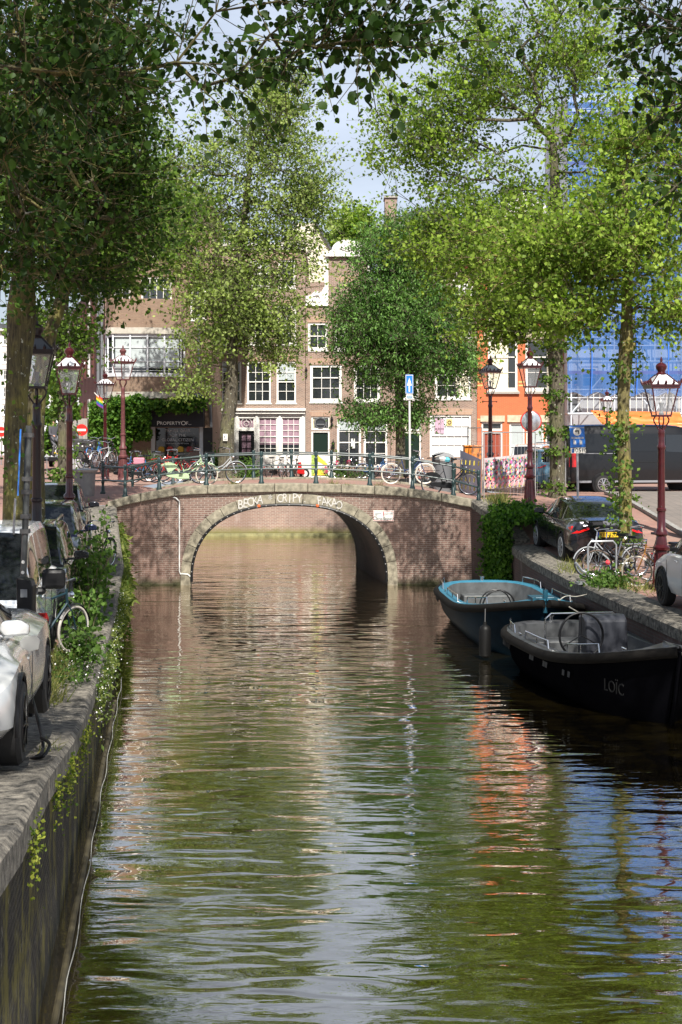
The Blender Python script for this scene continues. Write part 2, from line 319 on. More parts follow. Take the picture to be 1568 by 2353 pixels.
def tree(label, trunk, radii, blobs, leafm, barkm, leaf=.11, per=26, sig=.38, seed=1, tpl=LEAF2, droop=.5, up=.5, group=None, limb=.030, knots=0, cond=None,
         twigs=3, rootpen=.25, extra=None, ivy=0, name='tree', twr=.006, flat=.65, expo=.47):
    rg = np.random.default_rng(seed); base = Vector(trunk[0])
    root = thing(name, label, 'tree', base, group=group)
    tp = smooth_curve(trunk, 5); kk = len(tp); rad = np.interp(np.linspace(0, len(radii)-1, kk), range(len(radii)), radii)
    mb = MB(); n = 16
    vs = []; 
    for i, p in enumerate(tp):
        for j in range(n):
            t = 2*PI*j/n; q = Vector((math.cos(t), math.sin(t), 0))
            f = 1+.16*noise.noise(Vector((q.x*1.6+seed, q.y*1.6, p.z*1.1)))+.10*noise.noise(Vector((q.x*4, q.y*4+seed, p.z*2.5)))
            if i == 0: f *= 1.25
            vs.append(p+q*rad[i]*f)
    fs = [(i*n+j, i*n+(j+1) % n, (i+1)*n+(j+1) % n, (i+1)*n+j) for i in range(kk-1) for j in range(n)]
    mb.add(vs, fs)
    for _ in range(knots):
        i = int(rg.integers(2, kk-2)); t = rg.uniform(PI, 2*PI); q = Vector((math.cos(t), math.sin(t), .1)); c = tp[i]+q*rad[i]*.9
        mb.tube([c-q*.05, c+q*rad[i]*.25, c+q*rad[i]*.42], [rad[i]*.5, rad[i]*.34, rad[i]*.18], 9)
    # skeleton
    k0 = int(kk*.45) if len(trunk) > 2 else 0
    nodes = [np.array(p) for p in tp[k0:]]; par = [-1]+list(range(len(nodes)-1)); base_n = len(nodes)
    depth = list(np.linspace(0, .1, base_n))
    att = np.vstack([ell(b[0], b[1], b[2], rg, b[3] if len(b) > 3 else .45) for b in blobs])
    if cond is not None: att = att[[bool(cond(p)) for p in att]]
    order = np.argsort(np.linalg.norm(att-nodes[-1], axis=1)); tips = []
    cap = len(att)*2+base_n+5; NA = np.zeros((cap, 3)); DA = np.zeros(cap); cnt = base_n
    NA[:cnt] = nodes; DA[:cnt] = depth; par = par+[0]*(cap-cnt)
    for oi in order:
        p = att[oi]; d = np.linalg.norm(NA[:cnt]-p, axis=1); i = int(np.argmin(d+rootpen*DA[:cnt]+.6*np.maximum(0, NA[:cnt, 2]-p[2]))); L_ = d[i]
        if L_ > .55:
            mid = (NA[i]+p)/2+rg.normal(0, .09*L_, 3); mid[2] += .06*L_
            NA[cnt] = mid; DA[cnt] = DA[i]+L_*.5; par[cnt] = i; i = cnt; cnt += 1
        NA[cnt] = p; DA[cnt] = DA[i]+L_*.5; par[cnt] = i; tips.append(cnt); cnt += 1
    load = np.zeros(cnt); load[tips] = 1
    for i in range(cnt-1, base_n-1, -1): load[par[i]] += load[i]
    rr = np.clip(limb*.32*np.power(np.maximum(load, 1), expo), .008, rad[k0]*.75)
    for i in range(base_n, cnt):
        j = par[i]; a = Vector(NA[j]); b = Vector(NA[i])
        r0 = min(rr[j], rr[i]*1.5) if j >= base_n else rr[i]*1.35
        mb.tube([a, b], [float(r0), float(rr[i])], 7 if rr[i] > .05 else 4, cap=False)
    # twigs and leaves
    LP = []; RN = []
    for t_ in tips:
        c = NA[t_]; cl = rg.uniform(.15, .85)
        for _ in range(twigs):
            d = rg.normal(size=3); d /= np.linalg.norm(d); od = c-NA[par[t_]]; od = od/(np.linalg.norm(od)+1e-6); d = d*.75+od*.6; d[2] = d[2]*.8+.22; d /= np.linalg.norm(d); ln = rg.uniform(.7, 1.6)*sig*2
            e = c+d*ln; mb.tube([Vector(c), Vector((c+e)/2+rg.normal(0, .05, 3)), Vector(e)], [twr*1.6, twr, twr*.6], 3, cap=False)
            m = max(1, int(per/twigs)); u = rg.uniform(.15, 1.05, m)
            q = c+d[None]*ln*u[:, None]+rg.normal(0, sig*.36, (m, 3))*np.array([1, 1, flat])
            LP.append(q); RN.append(np.full(m, cl))
    o = mb.build('trunk', barkm, root, smooth=60)
    LP = np.vstack(LP); RN = np.concatenate(RN)
    leaves_mesh('crown', LP, leaf, leafm, root, tpl, droop, up, RN, seed)
    if ivy:
        pts = []
        for _ in range(ivy):
            i = int(rg.integers(1, int(kk*.62))); t = rg.uniform(0, 2*PI); q = Vector((math.cos(t), math.sin(t), 0)); c = tp[i]+q*rad[i]
            if noise.noise(Vector((c.x*1.2, seed, c.z*1.1))) > -.05:
                for __ in range(12): pts.append(c+Vector(rg.normal(0, .11, 3))+q*abs(rg.normal(0, .12)))
        if pts: leaves_mesh('foliage', np.array(pts), leaf*.95, MATS['leaf sprout'], root, tpl, .4, .4, None, seed+1)
    return root
leafmat('leaf sprout', (.045, .09, .018), (.15, .23, .045))
# ---------------------------------------------------------------- ground profiles
ZL = [(-20,2.6),(6,2.45),(8,2.2),(9.4,2.0),(11.5,1.84),(14.5,1.46),(17.3,1.24),(22,1.2),(27,1.22),(35,1.34),(38,1.65),(42.4,2.38),(48.3,2.72),(56,2.6),(64,2.45),(1000,2.4)]
ZR = [(-20,1.35),(24,1.3),(30,1.3),(35,1.34),(38.8,1.42),(40,1.8),(42.4,2.38),(46,2.5),(48.3,2.5),(56,2.25),(64,2.42),(1000,2.4)]
EL = [(-20,1.46),(27,-4.32),(35,-5.4),(42.4,-6.75)]
ER = [(-20,8.9),(24,5.75),(30.5,5.18),(39,4.68),(40.2,4.4),(42.4,3.9)]
def zl(y): return interp(ZL, y)+.14*min(1, max(0, (y-10)/2))*(1 if y < 38 else max(0, 1-(y-38)/4))
def zr(y): return interp(ZR, y)
ZR2 = [(-20,1.35),(26,1.33),(31,1.40),(35,1.52),(40,1.78),(45,2.08),(50,2.28),(56,2.25),(64,2.42),(1000,2.4)]
def zr2(y): return interp(ZR2, y)
def el(y): return interp(EL, y)
def er(y): return interp(ER, y)
ZBT = [((x-784)/77.08, CH-(y-990)/77.08) for x, y in ((250,1152),(300,1138),(362,1126),(414,1118),(544,1112.5),(673,1110.5),(800,1113),(917,1120),(1000,1130),(1084,1147))]
def zb(x): return interp(ZBT, x)
YB0, YB1, YW = 42.4, 48.3, 62.6            # bridge front, bridge back, far quay wall
PAV = brick('street clinker paving', (.33,.165,.13), (.26,.135,.105), (.17,.14,.115), .20, .10, .008, .5, (.30,.22,.17), flat=True, rough=.85, stainscale=.35)
def ground():
    mb = MB(); Ys = [-20,0,6,8,9.4,10.4,11.5,12.6,14.5,16,17.3,20,22,25,27,30,33,35,37,38,39,40,41,42.4]
    def rowL(y): 
        e = el(y); z = zl(y); return [(-600,y,z),(-60,y,z),(-25,y,z),(-13,y,z),(e-1.5,y,z),(e-1.0,y,z),(e-.75,y,interp(ZL,y)-.03),(e,y,interp(ZL,y)-.03)]
    def rowR(y):
        e = er(y); z = zr(y); q = zr2(y); return [(e,y,z-.03),(e+.7,y,z-.03),(e+.85,y,z),(9.0+.024*(y-30),y,q),(14,y,q),(25,y,q),(60,y,q),(600,y,q)]
    for fn in (rowL, rowR):
        for a, b in zip(Ys[:-1], Ys[1:]):
            r0, r1 = fn(a), fn(b)
            for i in range(7): mb.quad(r0[i], r0[i+1], r1[i+1], r1[i])
    # bridge deck band and beyond
    xs = [-600,-60,-25,-13,-9,-7.6,-6.75]+list(np.linspace(-6.2, 3.4, 13))+[3.9,4.7,5.5,9,14,25,60,600]
    def zz(x, y):
        a, b = zl(y), zr(y)
        if x <= -6.75: z = a
        elif x >= 9: z = zr2(y)
        elif x >= 3.9: z = b
        else: z = a+(b-a)*(x+6.75)/10.65
        if -6.75 < x < 3.9 and y <= 49:
            z = zb(x)-.06
        return z
    rows = [42.4,43.4,45,46.8,48.3,51,54,57,60,62.6,66,70,76,80,95,130,200,400,900,2500]
    for a, b in zip(rows[:-1], rows[1:]):
        for i in range(len(xs)-1):
            if 48.3 <= a < 62.6 and xs[i] >= -6.9 and xs[i+1] <= 5.6: continue
            mb.quad((xs[i],a,zz(xs[i],a)),(xs[i+1],a,zz(xs[i+1],a)),(xs[i+1],b,zz(xs[i+1],b)),(xs[i],b,zz(xs[i],b)))
    tag(mb.build('ground', PAV), kind='structure')
ground()
# right-hand pavement beyond the carriageway, with a kerb
def pavement(name, pts0, pts1, zf, m, h=.12):
    mb = MB()
    for (a, b), (c, d) in zip(zip(pts0[:-1], pts0[1:]), zip(pts1[:-1], pts1[1:])):
        za, zb_ = zf(a[1])+h, zf(b[1])+h
        mb.quad((a[0],a[1],za),(c[0],c[1],za),(d[0],d[1],zb_),(b[0],b[1],zb_))
        mb.quad((a[0],a[1],za-h-.05),(a[0],a[1],za),(b[0],b[1],zb_),(b[0],b[1],zb_-h-.05), 1)
        mb.bar((a[0]+.06,a[1],za-.03),(b[0]+.06,b[1],zb_-.03), .16, .08, 1)
    tag(mb.build(name, [m, KERB]), kind='structure')
KERB = mat('kerb stone', (.26,.25,.23), .8, var=.25, vscale=6)
PAVE = brick('pavement tiles', (.21,.175,.15), (.17,.145,.125), (.10,.09,.08), .3, .3, .008, .35, (.11,.10,.09), flat=True, off=0)
ys = [20,26,32,36,38.8,40,42.4,46,49,52]
pavement('pavement', [(9.1+.024*(y-30),y) for y in ys], [(13.9,y) for y in ys], zr2, PAVE)
CONC = mat('quay coping stone', (.30,.27,.22), .9, var=.4, vscale=11, bump=1, bscale=60, detail=14, col2=(.04,.037,.031))
def mossywall():
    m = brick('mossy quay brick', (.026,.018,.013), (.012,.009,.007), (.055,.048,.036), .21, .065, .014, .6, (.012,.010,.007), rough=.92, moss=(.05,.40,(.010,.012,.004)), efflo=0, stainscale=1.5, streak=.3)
    nt = m.node_tree; b = bs(m); Ln = nt.links.new; src = b.inputs['Base Color'].links[0].from_socket; tc = nt.nodes.new('ShaderNodeTexCoord')
    def layer(src, scl, ns, p0, p1, col, loc):
        mp = nt.nodes.new('ShaderNodeMapping'); mp.inputs['Scale'].default_value = scl; mp.inputs['Location'].default_value = loc; Ln(tc.outputs['Object'], mp.inputs[0])
        n = nt.nodes.new('ShaderNodeTexNoise'); n.inputs['Scale'].default_value = ns; n.inputs['Detail'].default_value = 10; n.inputs['Roughness'].default_value = .72; Ln(mp.outputs[0], n.inputs[0])
        r = nt.nodes.new('ShaderNodeMapRange'); r.inputs[1].default_value = p0; r.inputs[2].default_value = p1; r.inputs[4].default_value = .9; Ln(n.outputs[0], r.inputs[0])
        x = nt.nodes.new('ShaderNodeMix'); x.data_type = 'RGBA'; x.inputs[7].default_value = (*col, 1); Ln(r.outputs[0], x.inputs[0]); Ln(src, x.inputs[6]); return x.outputs[2], n.outputs[0]
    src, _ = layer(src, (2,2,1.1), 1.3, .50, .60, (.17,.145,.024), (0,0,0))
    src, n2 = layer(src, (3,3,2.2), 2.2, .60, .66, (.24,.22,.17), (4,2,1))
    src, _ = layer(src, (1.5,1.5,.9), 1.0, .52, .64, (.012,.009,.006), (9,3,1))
    Ln(src, b.inputs['Base Color']); bp = nt.nodes.new('ShaderNodeBump'); bp.inputs['Strength'].default_value = 1; bp.inputs['Distance'].default_value = .06
    Ln(n2, bp.inputs['Height']); Ln(b.inputs['Normal'].links[0].from_socket, bp.inputs['Normal']); Ln(bp.outputs[0], b.inputs['Normal']); return m
MOSSY = mossywall()
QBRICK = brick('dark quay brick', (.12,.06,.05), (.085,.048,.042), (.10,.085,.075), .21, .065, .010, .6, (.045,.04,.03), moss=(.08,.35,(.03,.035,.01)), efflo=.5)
def quay_wall(label, pts, zf, side, m, seg=2.3, cw=.72, nb=14, jit=.006, batter=0.0):
    root = thing('quay_wall', label, 'wall', (pts[0][0], pts[0][1], 0)); mb = MB(); cp = MB(); rg = random.Random(len(label))
    poly = [Vector((x, y, 0)) for x, y in pts]; n = len(poly)
    for a, b in zip(poly[:-1], poly[1:]):
        Ln_ = (b-a).length; k = max(1, int(Ln_/seg)); nrm = Vector((b.y-a.y, a.x-b.x, 0)).normalized()*side   # towards water
        for i in range(k):
            p = a.lerp(b, i/k); q = a.lerp(b, (i+1)/k); zp, zq = zf(p.y)-.20, zf(q.y)-.20
            mb.quad((p.x,p.y,-1),(q.x,q.y,-1),(q.x,q.y,zq),(p.x,p.y,zp))
            g = .006; d = (q-p).normalized()*g; dx, dz = rg.uniform(-jit,jit), rg.uniform(-jit,jit)
            p2, q2 = p+d, q-d; o1 = nrm*(.05+dx); o2 = -nrm*cw; bt = [p2+o1, q2+o1, q2+o2, p2+o2]; zs = [zp, zq, zq, zp]; r = .045
            lo = [Vector((v.x,v.y,z-.04)) for v, z in zip(bt, zs)]
            md = [Vector((v.x,v.y,z+.20+dz-r)) for v, z in zip(bt, zs)]
            tp = [p2+nrm*(.05+dx-r), q2+nrm*(.05+dx-r), q2+o2, p2+o2]; tp = [Vector((v.x,v.y,z+.20+dz)) for v, z in zip(tp, zs)]
            cp.add(lo+md+tp, [(0,1,5,4),(1,2,6,5),(2,3,7,6),(3,0,4,7),(4,5,9,8),(5,6,10,9),(6,7,11,10),(7,4,8,11),(8,9,10,11),(3,2,1,0)])
    mb.build('masonry', m, root); cp.build('coping', CONC, root)
    return root
LW = [(el(y), y) for y in (-4,2,5,7,8,9.4,11.5,14.5,17.3,22,27,31,35,38,40,42.4)]
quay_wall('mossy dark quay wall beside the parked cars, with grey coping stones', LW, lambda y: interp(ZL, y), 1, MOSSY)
RW = [(er(y), y) for y in (-4,10,20,24,28,32,36,39)]
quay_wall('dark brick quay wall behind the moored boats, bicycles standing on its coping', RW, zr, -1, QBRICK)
g = quay_wall('curving wing wall between the bridge and the ivy', [(3.9,42.38),(4.15,41.3),(4.4,40.2),(4.68,39.02)], lambda y: interp([(39,1.6),(40.2,2.15),(42.4,2.575)], y), 1, QBRICK, .8, .55)
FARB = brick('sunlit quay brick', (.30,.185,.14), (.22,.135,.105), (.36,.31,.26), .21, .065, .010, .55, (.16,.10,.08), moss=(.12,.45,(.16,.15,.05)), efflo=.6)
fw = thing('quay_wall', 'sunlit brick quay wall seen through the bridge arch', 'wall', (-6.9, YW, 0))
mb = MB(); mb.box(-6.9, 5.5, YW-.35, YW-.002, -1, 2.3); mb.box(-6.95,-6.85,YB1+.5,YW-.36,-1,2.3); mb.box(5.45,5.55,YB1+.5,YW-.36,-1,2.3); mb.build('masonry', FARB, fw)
mb = MB(); mb.box(-6.9, 5.5, YW-.42, YW-.05, 2.302, 2.5); mb.build('coping', CONC, fw)
mb = MB(); mb.box(-6.8, 5.4, YW-.55, YW-.36, -.5, .12); mb.build('ledge', mat('mossy ledge', (.20,.19,.09), .9, var=.4, vscale=3), fw)

# ---------------------------------------------------------------- water
def water():
    m = bpy.data.materials.new('canal water'); m.use_nodes = True; nt = m.node_tree; b = bs(m); Ln = nt.links.new
    b.inputs['Base Color'].default_value = (.016,.012,.003,1); b.inputs['Roughness'].default_value = .04; b.inputs['IOR'].default_value = 1.45
    b.inputs['Specular IOR Level'].default_value = .9; b.inputs['Coat Weight'].default_value = 0
    tc = nt.nodes.new('ShaderNodeTexCoord')
    def wave(sx, sy, sc_, det, loc=(0,0,0), dist=.0, rot=0):
        mp = nt.nodes.new('ShaderNodeMapping'); mp.inputs['Scale'].default_value = (sx, sy, 1); mp.inputs['Location'].default_value = loc; mp.inputs['Rotation'].default_value = (0,0,rot)
        Ln(tc.outputs['Object'], mp.inputs[0]); n = nt.nodes.new('ShaderNodeTexNoise'); n.inputs['Scale'].default_value = sc_; n.inputs['Detail'].default_value = det; n.inputs['Roughness'].default_value = .5; n.inputs['Distortion'].default_value = dist
        Ln(mp.outputs[0], n.inputs[0]); return n.outputs[0]
    def mul(a, k):
        q = nt.nodes.new('ShaderNodeMath'); q.operation = 'MULTIPLY'; Ln(a, q.inputs[0])
        if isinstance(k, float): q.inputs[1].default_value = k
        else: Ln(k, q.inputs[1])
        return q.outputs[0]
    def add(a, c):
        q = nt.nodes.new('ShaderNodeMath'); q.operation = 'ADD'; Ln(a, q.inputs[0]); Ln(c, q.inputs[1]); return q.outputs[0]
    big = wave(.35, 1.3, 1.0, 2, dist=.6); mid = wave(.95, 2.9, 1.0, 1, (3,1,0), .8, .05); fine = wave(3.4, 9.5, 1.2, 2, (7,2,0), .4, -.06)
    msk = wave(.16, .30, 1.0, 2, (11,5,0), .4)
    r = nt.nodes.new('ShaderNodeMapRange'); r.inputs[1].default_value = .42; r.inputs[2].default_value = .60; r.inputs[3].default_value = .08; r.inputs[4].default_value = 1.0; Ln(msk, r.inputs[0])
    h = add(add(mul(big, WAV[0]), mul(mid, WAV[1])), mul(mul(fine, r.outputs[0]), WAV[2]))
    bp = nt.nodes.new('ShaderNodeBump'); bp.inputs['Strength'].default_value = 1; bp.inputs['Distance'].default_value = 1.0; Ln(h, bp.inputs['Height']); Ln(bp.outputs[0], b.inputs['Normal'])
    # murky body under a mirror-like film
    gl = nt.nodes.new('ShaderNodeBsdfGlossy'); gl.inputs['Roughness'].default_value = .0; gl.inputs[0].default_value = (.92,.865,.79,1); Ln(bp.outputs[0], gl.inputs['Normal'])
    lw = nt.nodes.new('ShaderNodeLayerWeight'); lw.inputs[0].default_value = .5; Ln(bp.outputs[0], lw.inputs['Normal'])
    mr = nt.nodes.new('ShaderNodeMapRange'); mr.inputs[1].default_value = .35; mr.inputs[2].default_value = 1.0; mr.inputs[3].default_value = .20; mr.inputs[4].default_value = .95; Ln(lw.outputs['Facing'], mr.inputs[0])
    mx = nt.nodes.new('ShaderNodeMixShader'); o = next(q for q in nt.nodes if q.type == 'OUTPUT_MATERIAL')
    b.inputs['Specular IOR Level'].default_value = .2
    Ln(mr.outputs[0], mx.inputs[0]); Ln(b.outputs[0], mx.inputs[1]); Ln(gl.outputs[0], mx.inputs[2]); Ln(mx.outputs[0], o.inputs[0])
    mb = MB(); mb.quad((-8,-20,0),(9.5,-20,0),(9.5,YW,0),(-8,YW,0)); tag(mb.build('water', m), kind='structure')
WAV = (.028, .0185, .0042)
water()

# ---------------------------------------------------------------- the bridge
SKEW = -.88
AX, AA, AZ0, AR_, AN = -1.545, 2.935, .11, 2.32, 2.4
def arch(t, off=0):                        # t from 0 (left foot) to 1 (right foot)
    a = PI*(1-t); c, s = math.cos(a), math.sin(a)
    x = math.copysign(abs(c)**(2/AN), c)*AA; z = abs(s)**(2/AN)*AR_; 
    if off:
        e = 1e-3; x2, z2 = [q for q in arch(min(1, t+e))]; x1, z1 = [q for q in arch(max(0, t-e))]
        d = Vector((x2-x1, z2-z1)).normalized(); n = Vector((-d.y, d.x)); return AX+x+n.x*off, AZ0+z+n.y*off
    return AX+x, AZ0+z
BBR = brick('bridge brick', (.185,.108,.082), (.120,.070,.055), (.30,.255,.215), .21, .062, .009, .7, (.17,.10,.08), moss=(.03,.30,(.035,.035,.012)), efflo=.5)
BST = mat('bridge stone', (.33,.295,.22), .9, vscale=7, bump=.7, bscale=60, detail=12, col2=(.14,.125,.09))
bridge = thing('bridge', 'small brick arch bridge with a pale stone coping and arch ring', 'bridge', (AX, YB0, 0))
mb = MB(); K = 64; OF = .30
def face(y, flip):
    pts = [(p_[0]+SKEW*flip, p_[1]) for p_ in (arch(i/K, OF*.5) for i in range(K+1))]
    pts[0] = (pts[0][0], -1); pts[-1] = (pts[-1][0], -1)
    xs = list(np.linspace(-6.75, pts[0][0], 12)); 
    for a, b in zip(xs[:-1], xs[1:]): mb.quad((a,y,-1),(b,y,-1),(b,y,zb(b)-.2),(a,y,zb(a)-.2))
    for p, q in zip(pts[:-1], pts[1:]):
        if q[0]-p[0] > 1e-5: mb.quad((p[0],y,p[1]),(q[0],y,q[1]),(q[0],y,zb(q[0])-.2),(p[0],y,zb(p[0])-.2))
    xs = list(np.linspace(pts[-1][0], 3.9, 12))
    for a, b in zip(xs[:-1], xs[1:]): mb.quad((a,y,-1),(b,y,-1),(b,y,zb(b)-.2),(a,y,zb(a)-.2))
face(YB0, 0); mb.build('spandrel', BBR, bridge); mb = MB(); face(YB1, 1); mb.build('spandrel', BBR, bridge)
mb = MB(); pts = [arch(i/K) for i in range(K+1)]; pts = [(pts[0][0], -1)]+pts+[(pts[-1][0], -1)]
for p, q in zip(pts[:-1], pts[1:]): mb.quad((p[0],YB0,p[1]),(p[0]+SKEW,YB1,p[1]),(q[0]+SKEW,YB1,q[1]),(q[0],YB0,q[1]))
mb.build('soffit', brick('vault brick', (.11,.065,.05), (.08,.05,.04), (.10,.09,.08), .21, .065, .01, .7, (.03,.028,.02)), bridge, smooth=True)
mb = MB(); NV = 17
for yy, y2 in ((YB0-.035, YB0+.25), (YB1-.2, YB1+.03)):
    for v in range(NV):
        t0 = v/NV+.0009; t1 = (v+1)/NV-.0009; S = 5
        a = [arch(t0+(t1-t0)*i/S) for i in range(S+1)]; b = [arch(t0+(t1-t0)*i/S, OF) for i in range(S+1)]
        if yy > YB0+1: a = [(q_[0]+SKEW,q_[1]) for q_ in a]; b = [(q_[0]+SKEW,q_[1]) for q_ in b]
        if v == 0: a[0] = (a[0][0], -1); b[0] = (b[0][0], -1)
        if v == NV-1: a[-1] = (a[-1][0], -1); b[-1] = (b[-1][0], -1)
        dj = random.uniform(-.008, .008)
        mb.prism(a+b[::-1], yy+dj, y2)
    mb.build('arch_ring', BST, bridge, bevel=.008); mb = MB()
mb = MB(); mb2 = MB(); xs = np.linspace(-6.95, 3.98, 12)
for a, b in zip(xs[:-1], xs[1:]):
    S = 4; dj = random.uniform(-.012, .012); top = [(a+.006+(b-a-.012)*i/S) for i in range(S+1)]
    mb.prism([(x, zb(x)+dj*.3) for x in top]+[(x, zb(x)-.25) for x in top[::-1]], YB0-.11+dj, YB0+.42)
    mb2.prism([(x, zb(x)) for x in top]+[(x, zb(x)-.25) for x in top[::-1]], YB1-.42, YB1+.08)
mb.build('coping', BST, bridge, bevel=.025); mb2.build('coping', BST, bridge, bevel=.025)
# light string round the arch, conduit and its lamps
mb = MB(); pts = [arch(i/60, -.03) for i in range(61)]; mb.tube([(x, YB0-.07, z) for x, z in pts], .042, 8); mb.build('light_cable', BLACK, bridge, smooth=True)
mb = MB()
for i in range(1, 36):
    x, z = arch(i/36, -.03); mb.lathe([(.012,-.012),(.018,0),(.012,.015)], 8, (x, YB0-.125, z), 0, 'y')
mb.each('bulb', mat('bulb glass', (.30,.29,.28), .2), bridge, smooth=True)
mb = MB()
for i in (15.2, 20.6):
    x, z = arch(i/36, -.01); mb.lathe([(.02,-.03),(.05,0),(.02,.03)], 8, (x, YB0-.12, z), 0, 'y')
mb.each('lamp_cover', mat('orange lamp plastic', (.7,.12,.03), .4), bridge)
px = (413-784)/77.08
mb = MB(); mb.tube([(px-.18,YB0-.03,2.62),(px-.1,YB0-.05,2.60),(px,YB0-.05,2.50),(px,YB0-.045,.42),(px+.03,YB0-.045,.34),(px+.25,YB0-.05,.33),(px+.34,YB0-.06,.25)], .02, 8)
mb.build('conduit', mat('white conduit', (.62,.62,.60), .5), bridge, smooth=True)
GRAF = mat('white graffiti paint', (.48,.46,.43), .8)
s_ = 'BECKA * CRIPY.  FAKAO'; k = len(s_)
for i, ch in enumerate(s_):
    if ch == ' ': continue
    x = (553-784)/77.08+i*.147; z = None
    for t in np.linspace(.2, .8, 200):
        xx, z2 = arch(t, .16)
        if abs(xx-x) < .02: z = z2; break
    if z is None: continue
    ang = random.uniform(-.15, .15); M = Matrix.Translation((x, YB0-.047, z-.01+random.uniform(-.02,.02))) @ Matrix.Rotation(ang, 4, 'Y')
    text(ch, .34*random.uniform(.9,1.15), 'graffiti_letter', GRAF, bridge, M, .002, sx=.78)
sgn = thing('canal_sign', 'white Canalboats sign with red exclamation mark fixed to the bridge wall', 'sign', (1.27, YB0-.03, 1.9))
mb = MB(); mb.box(.96,1.575,YB0-.045,YB0-.02,1.905,2.225); mb.build('panel', WHITE, sgn, bevel=.01)
mb = MB()
for a, b, c, d in ((.975,1.56,2.200,2.21),(.975,1.56,1.92,1.930),(.975,.985,1.930,2.2),(1.55,1.56,1.930,2.2)): mb.box(a,b,YB0-.049,YB0-.0455,c,d)
mb.box(1.255,1.28,YB0-.049,YB0-.0455,2.095,2.185); mb.box(1.255,1.28,YB0-.049,YB0-.0455,2.06,2.083)
mb.build('border', mat('sign red', (.45,.02,.02), .5), sgn)
text('Canalboats', .148, 'lettering', BLACK, sgn, T(1.27, YB0-.048, 1.99), .002)
mb = MB(); mb.bar((1.01,YB0-.048,2.11),(1.22,YB0-.048,2.13),.006,.012); mb.bar((1.32,YB0-.048,2.15),(1.53,YB0-.048,2.16),.006,.012); mb.bar((1.33,YB0-.048,2.115),(1.52,YB0-.048,2.13),.006,.02); mb.bar((1.01,YB0-.048,2.15),(1.2,YB0-.048,2.15),.006,.02)
mb.build('struck_out_line', mat('sign grey', (.35,.36,.36), .6), sgn)

# ---------------------------------------------------------------- bridge railings
POST = [(.085,0),(.085,.05),(.062,.09),(.056,.22),(.042,.24),(.042,.33),(.054,.35),(.054,.43),(.038,.45),(.035,.52),(.055,.74),(.058,.78),(.04,.80),(.036,.84),(.056,.86),(.056,.96),(.045,.985),(.0,1.0)]
def railing(label, pts, group=None, h=1.0):
    root = thing('bridge_railing', label, 'railing', pts[0])
    for i, p in enumerate(pts):
        mb = MB(); mb.lathe([(r, z*h) for r, z in POST], 10, p); mb.box(p[0]-.075,p[0]+.075,p[1]-.075,p[1]+.075,p[2],p[2]+.06)
        mb.build('post', DGREEN, root, smooth=True)
    for zz in (.90, .46):
        for a, b in zip(pts[:-1], pts[1:]):
            mb = MB(); mb.tube([(a[0],a[1],a[2]+zz*h),(b[0],b[1],b[2]+zz*h)], .024, 8); mb.build('rail', DGREEN, root, smooth=True)
    return root
fx = lambda x, Y: (x-784)/F*Y
P0 = [(fx(237,44.6),44.6,2.62)]+[(fx(x,42.62),42.62,zb(fx(x,42.62))-.01) for x in (288,366,474.5,601,726.5,850,948,1042)]+[(fx(1100,42.3),42.3,2.46)]
railing('dark green iron railing along the near edge of the bridge, bicycles leaning on it', P0, h=.98)
P1 = [(fx(x,48.1),48.1,zb(max(-6.9,min(3.9,fx(x,48.1))))-.04) for x in (212,305,398,490,583,670,762,857,952,1045)]
railing('dark green iron railing along the far edge of the bridge', P1, h=.98)
# ---------------------------------------------------------------- houses
B_RED = brick('brown house brick', (.28,.165,.115), (.17,.10,.074), (.42,.36,.30), .22, .065, .011, .35, (.16,.10,.08))
B_BRN = brick('ochre brown brick', (.27,.175,.115), (.21,.13,.09), (.24,.19,.14), .22, .065, .009, .40, (.15,.10,.07))
B_ORG = brick('orange red brick', (.60,.15,.055), (.54,.13,.05), (.50,.20,.10), .22, .065, .006, .2, (.40,.11,.05))
B_DRK = brick('dark red brick', (.165,.048,.036), (.12,.038,.03), (.10,.05,.04), .22, .065, .01, .4, (.07,.03,.025))
B_VERT = brick('soldier course brick', (.44,.27,.17), (.36,.20,.13), (.40,.34,.28), .065, .9, .011, .2, (.2,.12,.1), off=0)
STONE = mat('pale sandstone', (.52,.45,.32), .85, var=.2, vscale=4)
SILL = mat('sill stone', (.36,.33,.29), .8, var=.15, vscale=4)
DOORG = mat('dark green door paint', (.008,.022,.014), .3)
CURT = mat('cream curtain', (.80,.74,.55), .9, var=.12, vscale=9)
BLIND = mat('pale window blind', (.42,.47,.47), .6)
LILAC = mat('lilac curtain', (.34,.22,.27), .9, var=.25, vscale=7)
TILE = mat('orange roof tile', (.42,.13,.05), .8, var=.35, vscale=5)
SLATE = mat('dark slate roof', (.055,.058,.065), .6, var=.25, vscale=4)
INT = mat('dark room', (.025,.022,.02), .9, var=.6, vscale=1.4)
WPANE = mat('window pane', (.02,.024,.027), .03, spec=1.0)
def lerp(a, b, t): return a+(b-a)*t
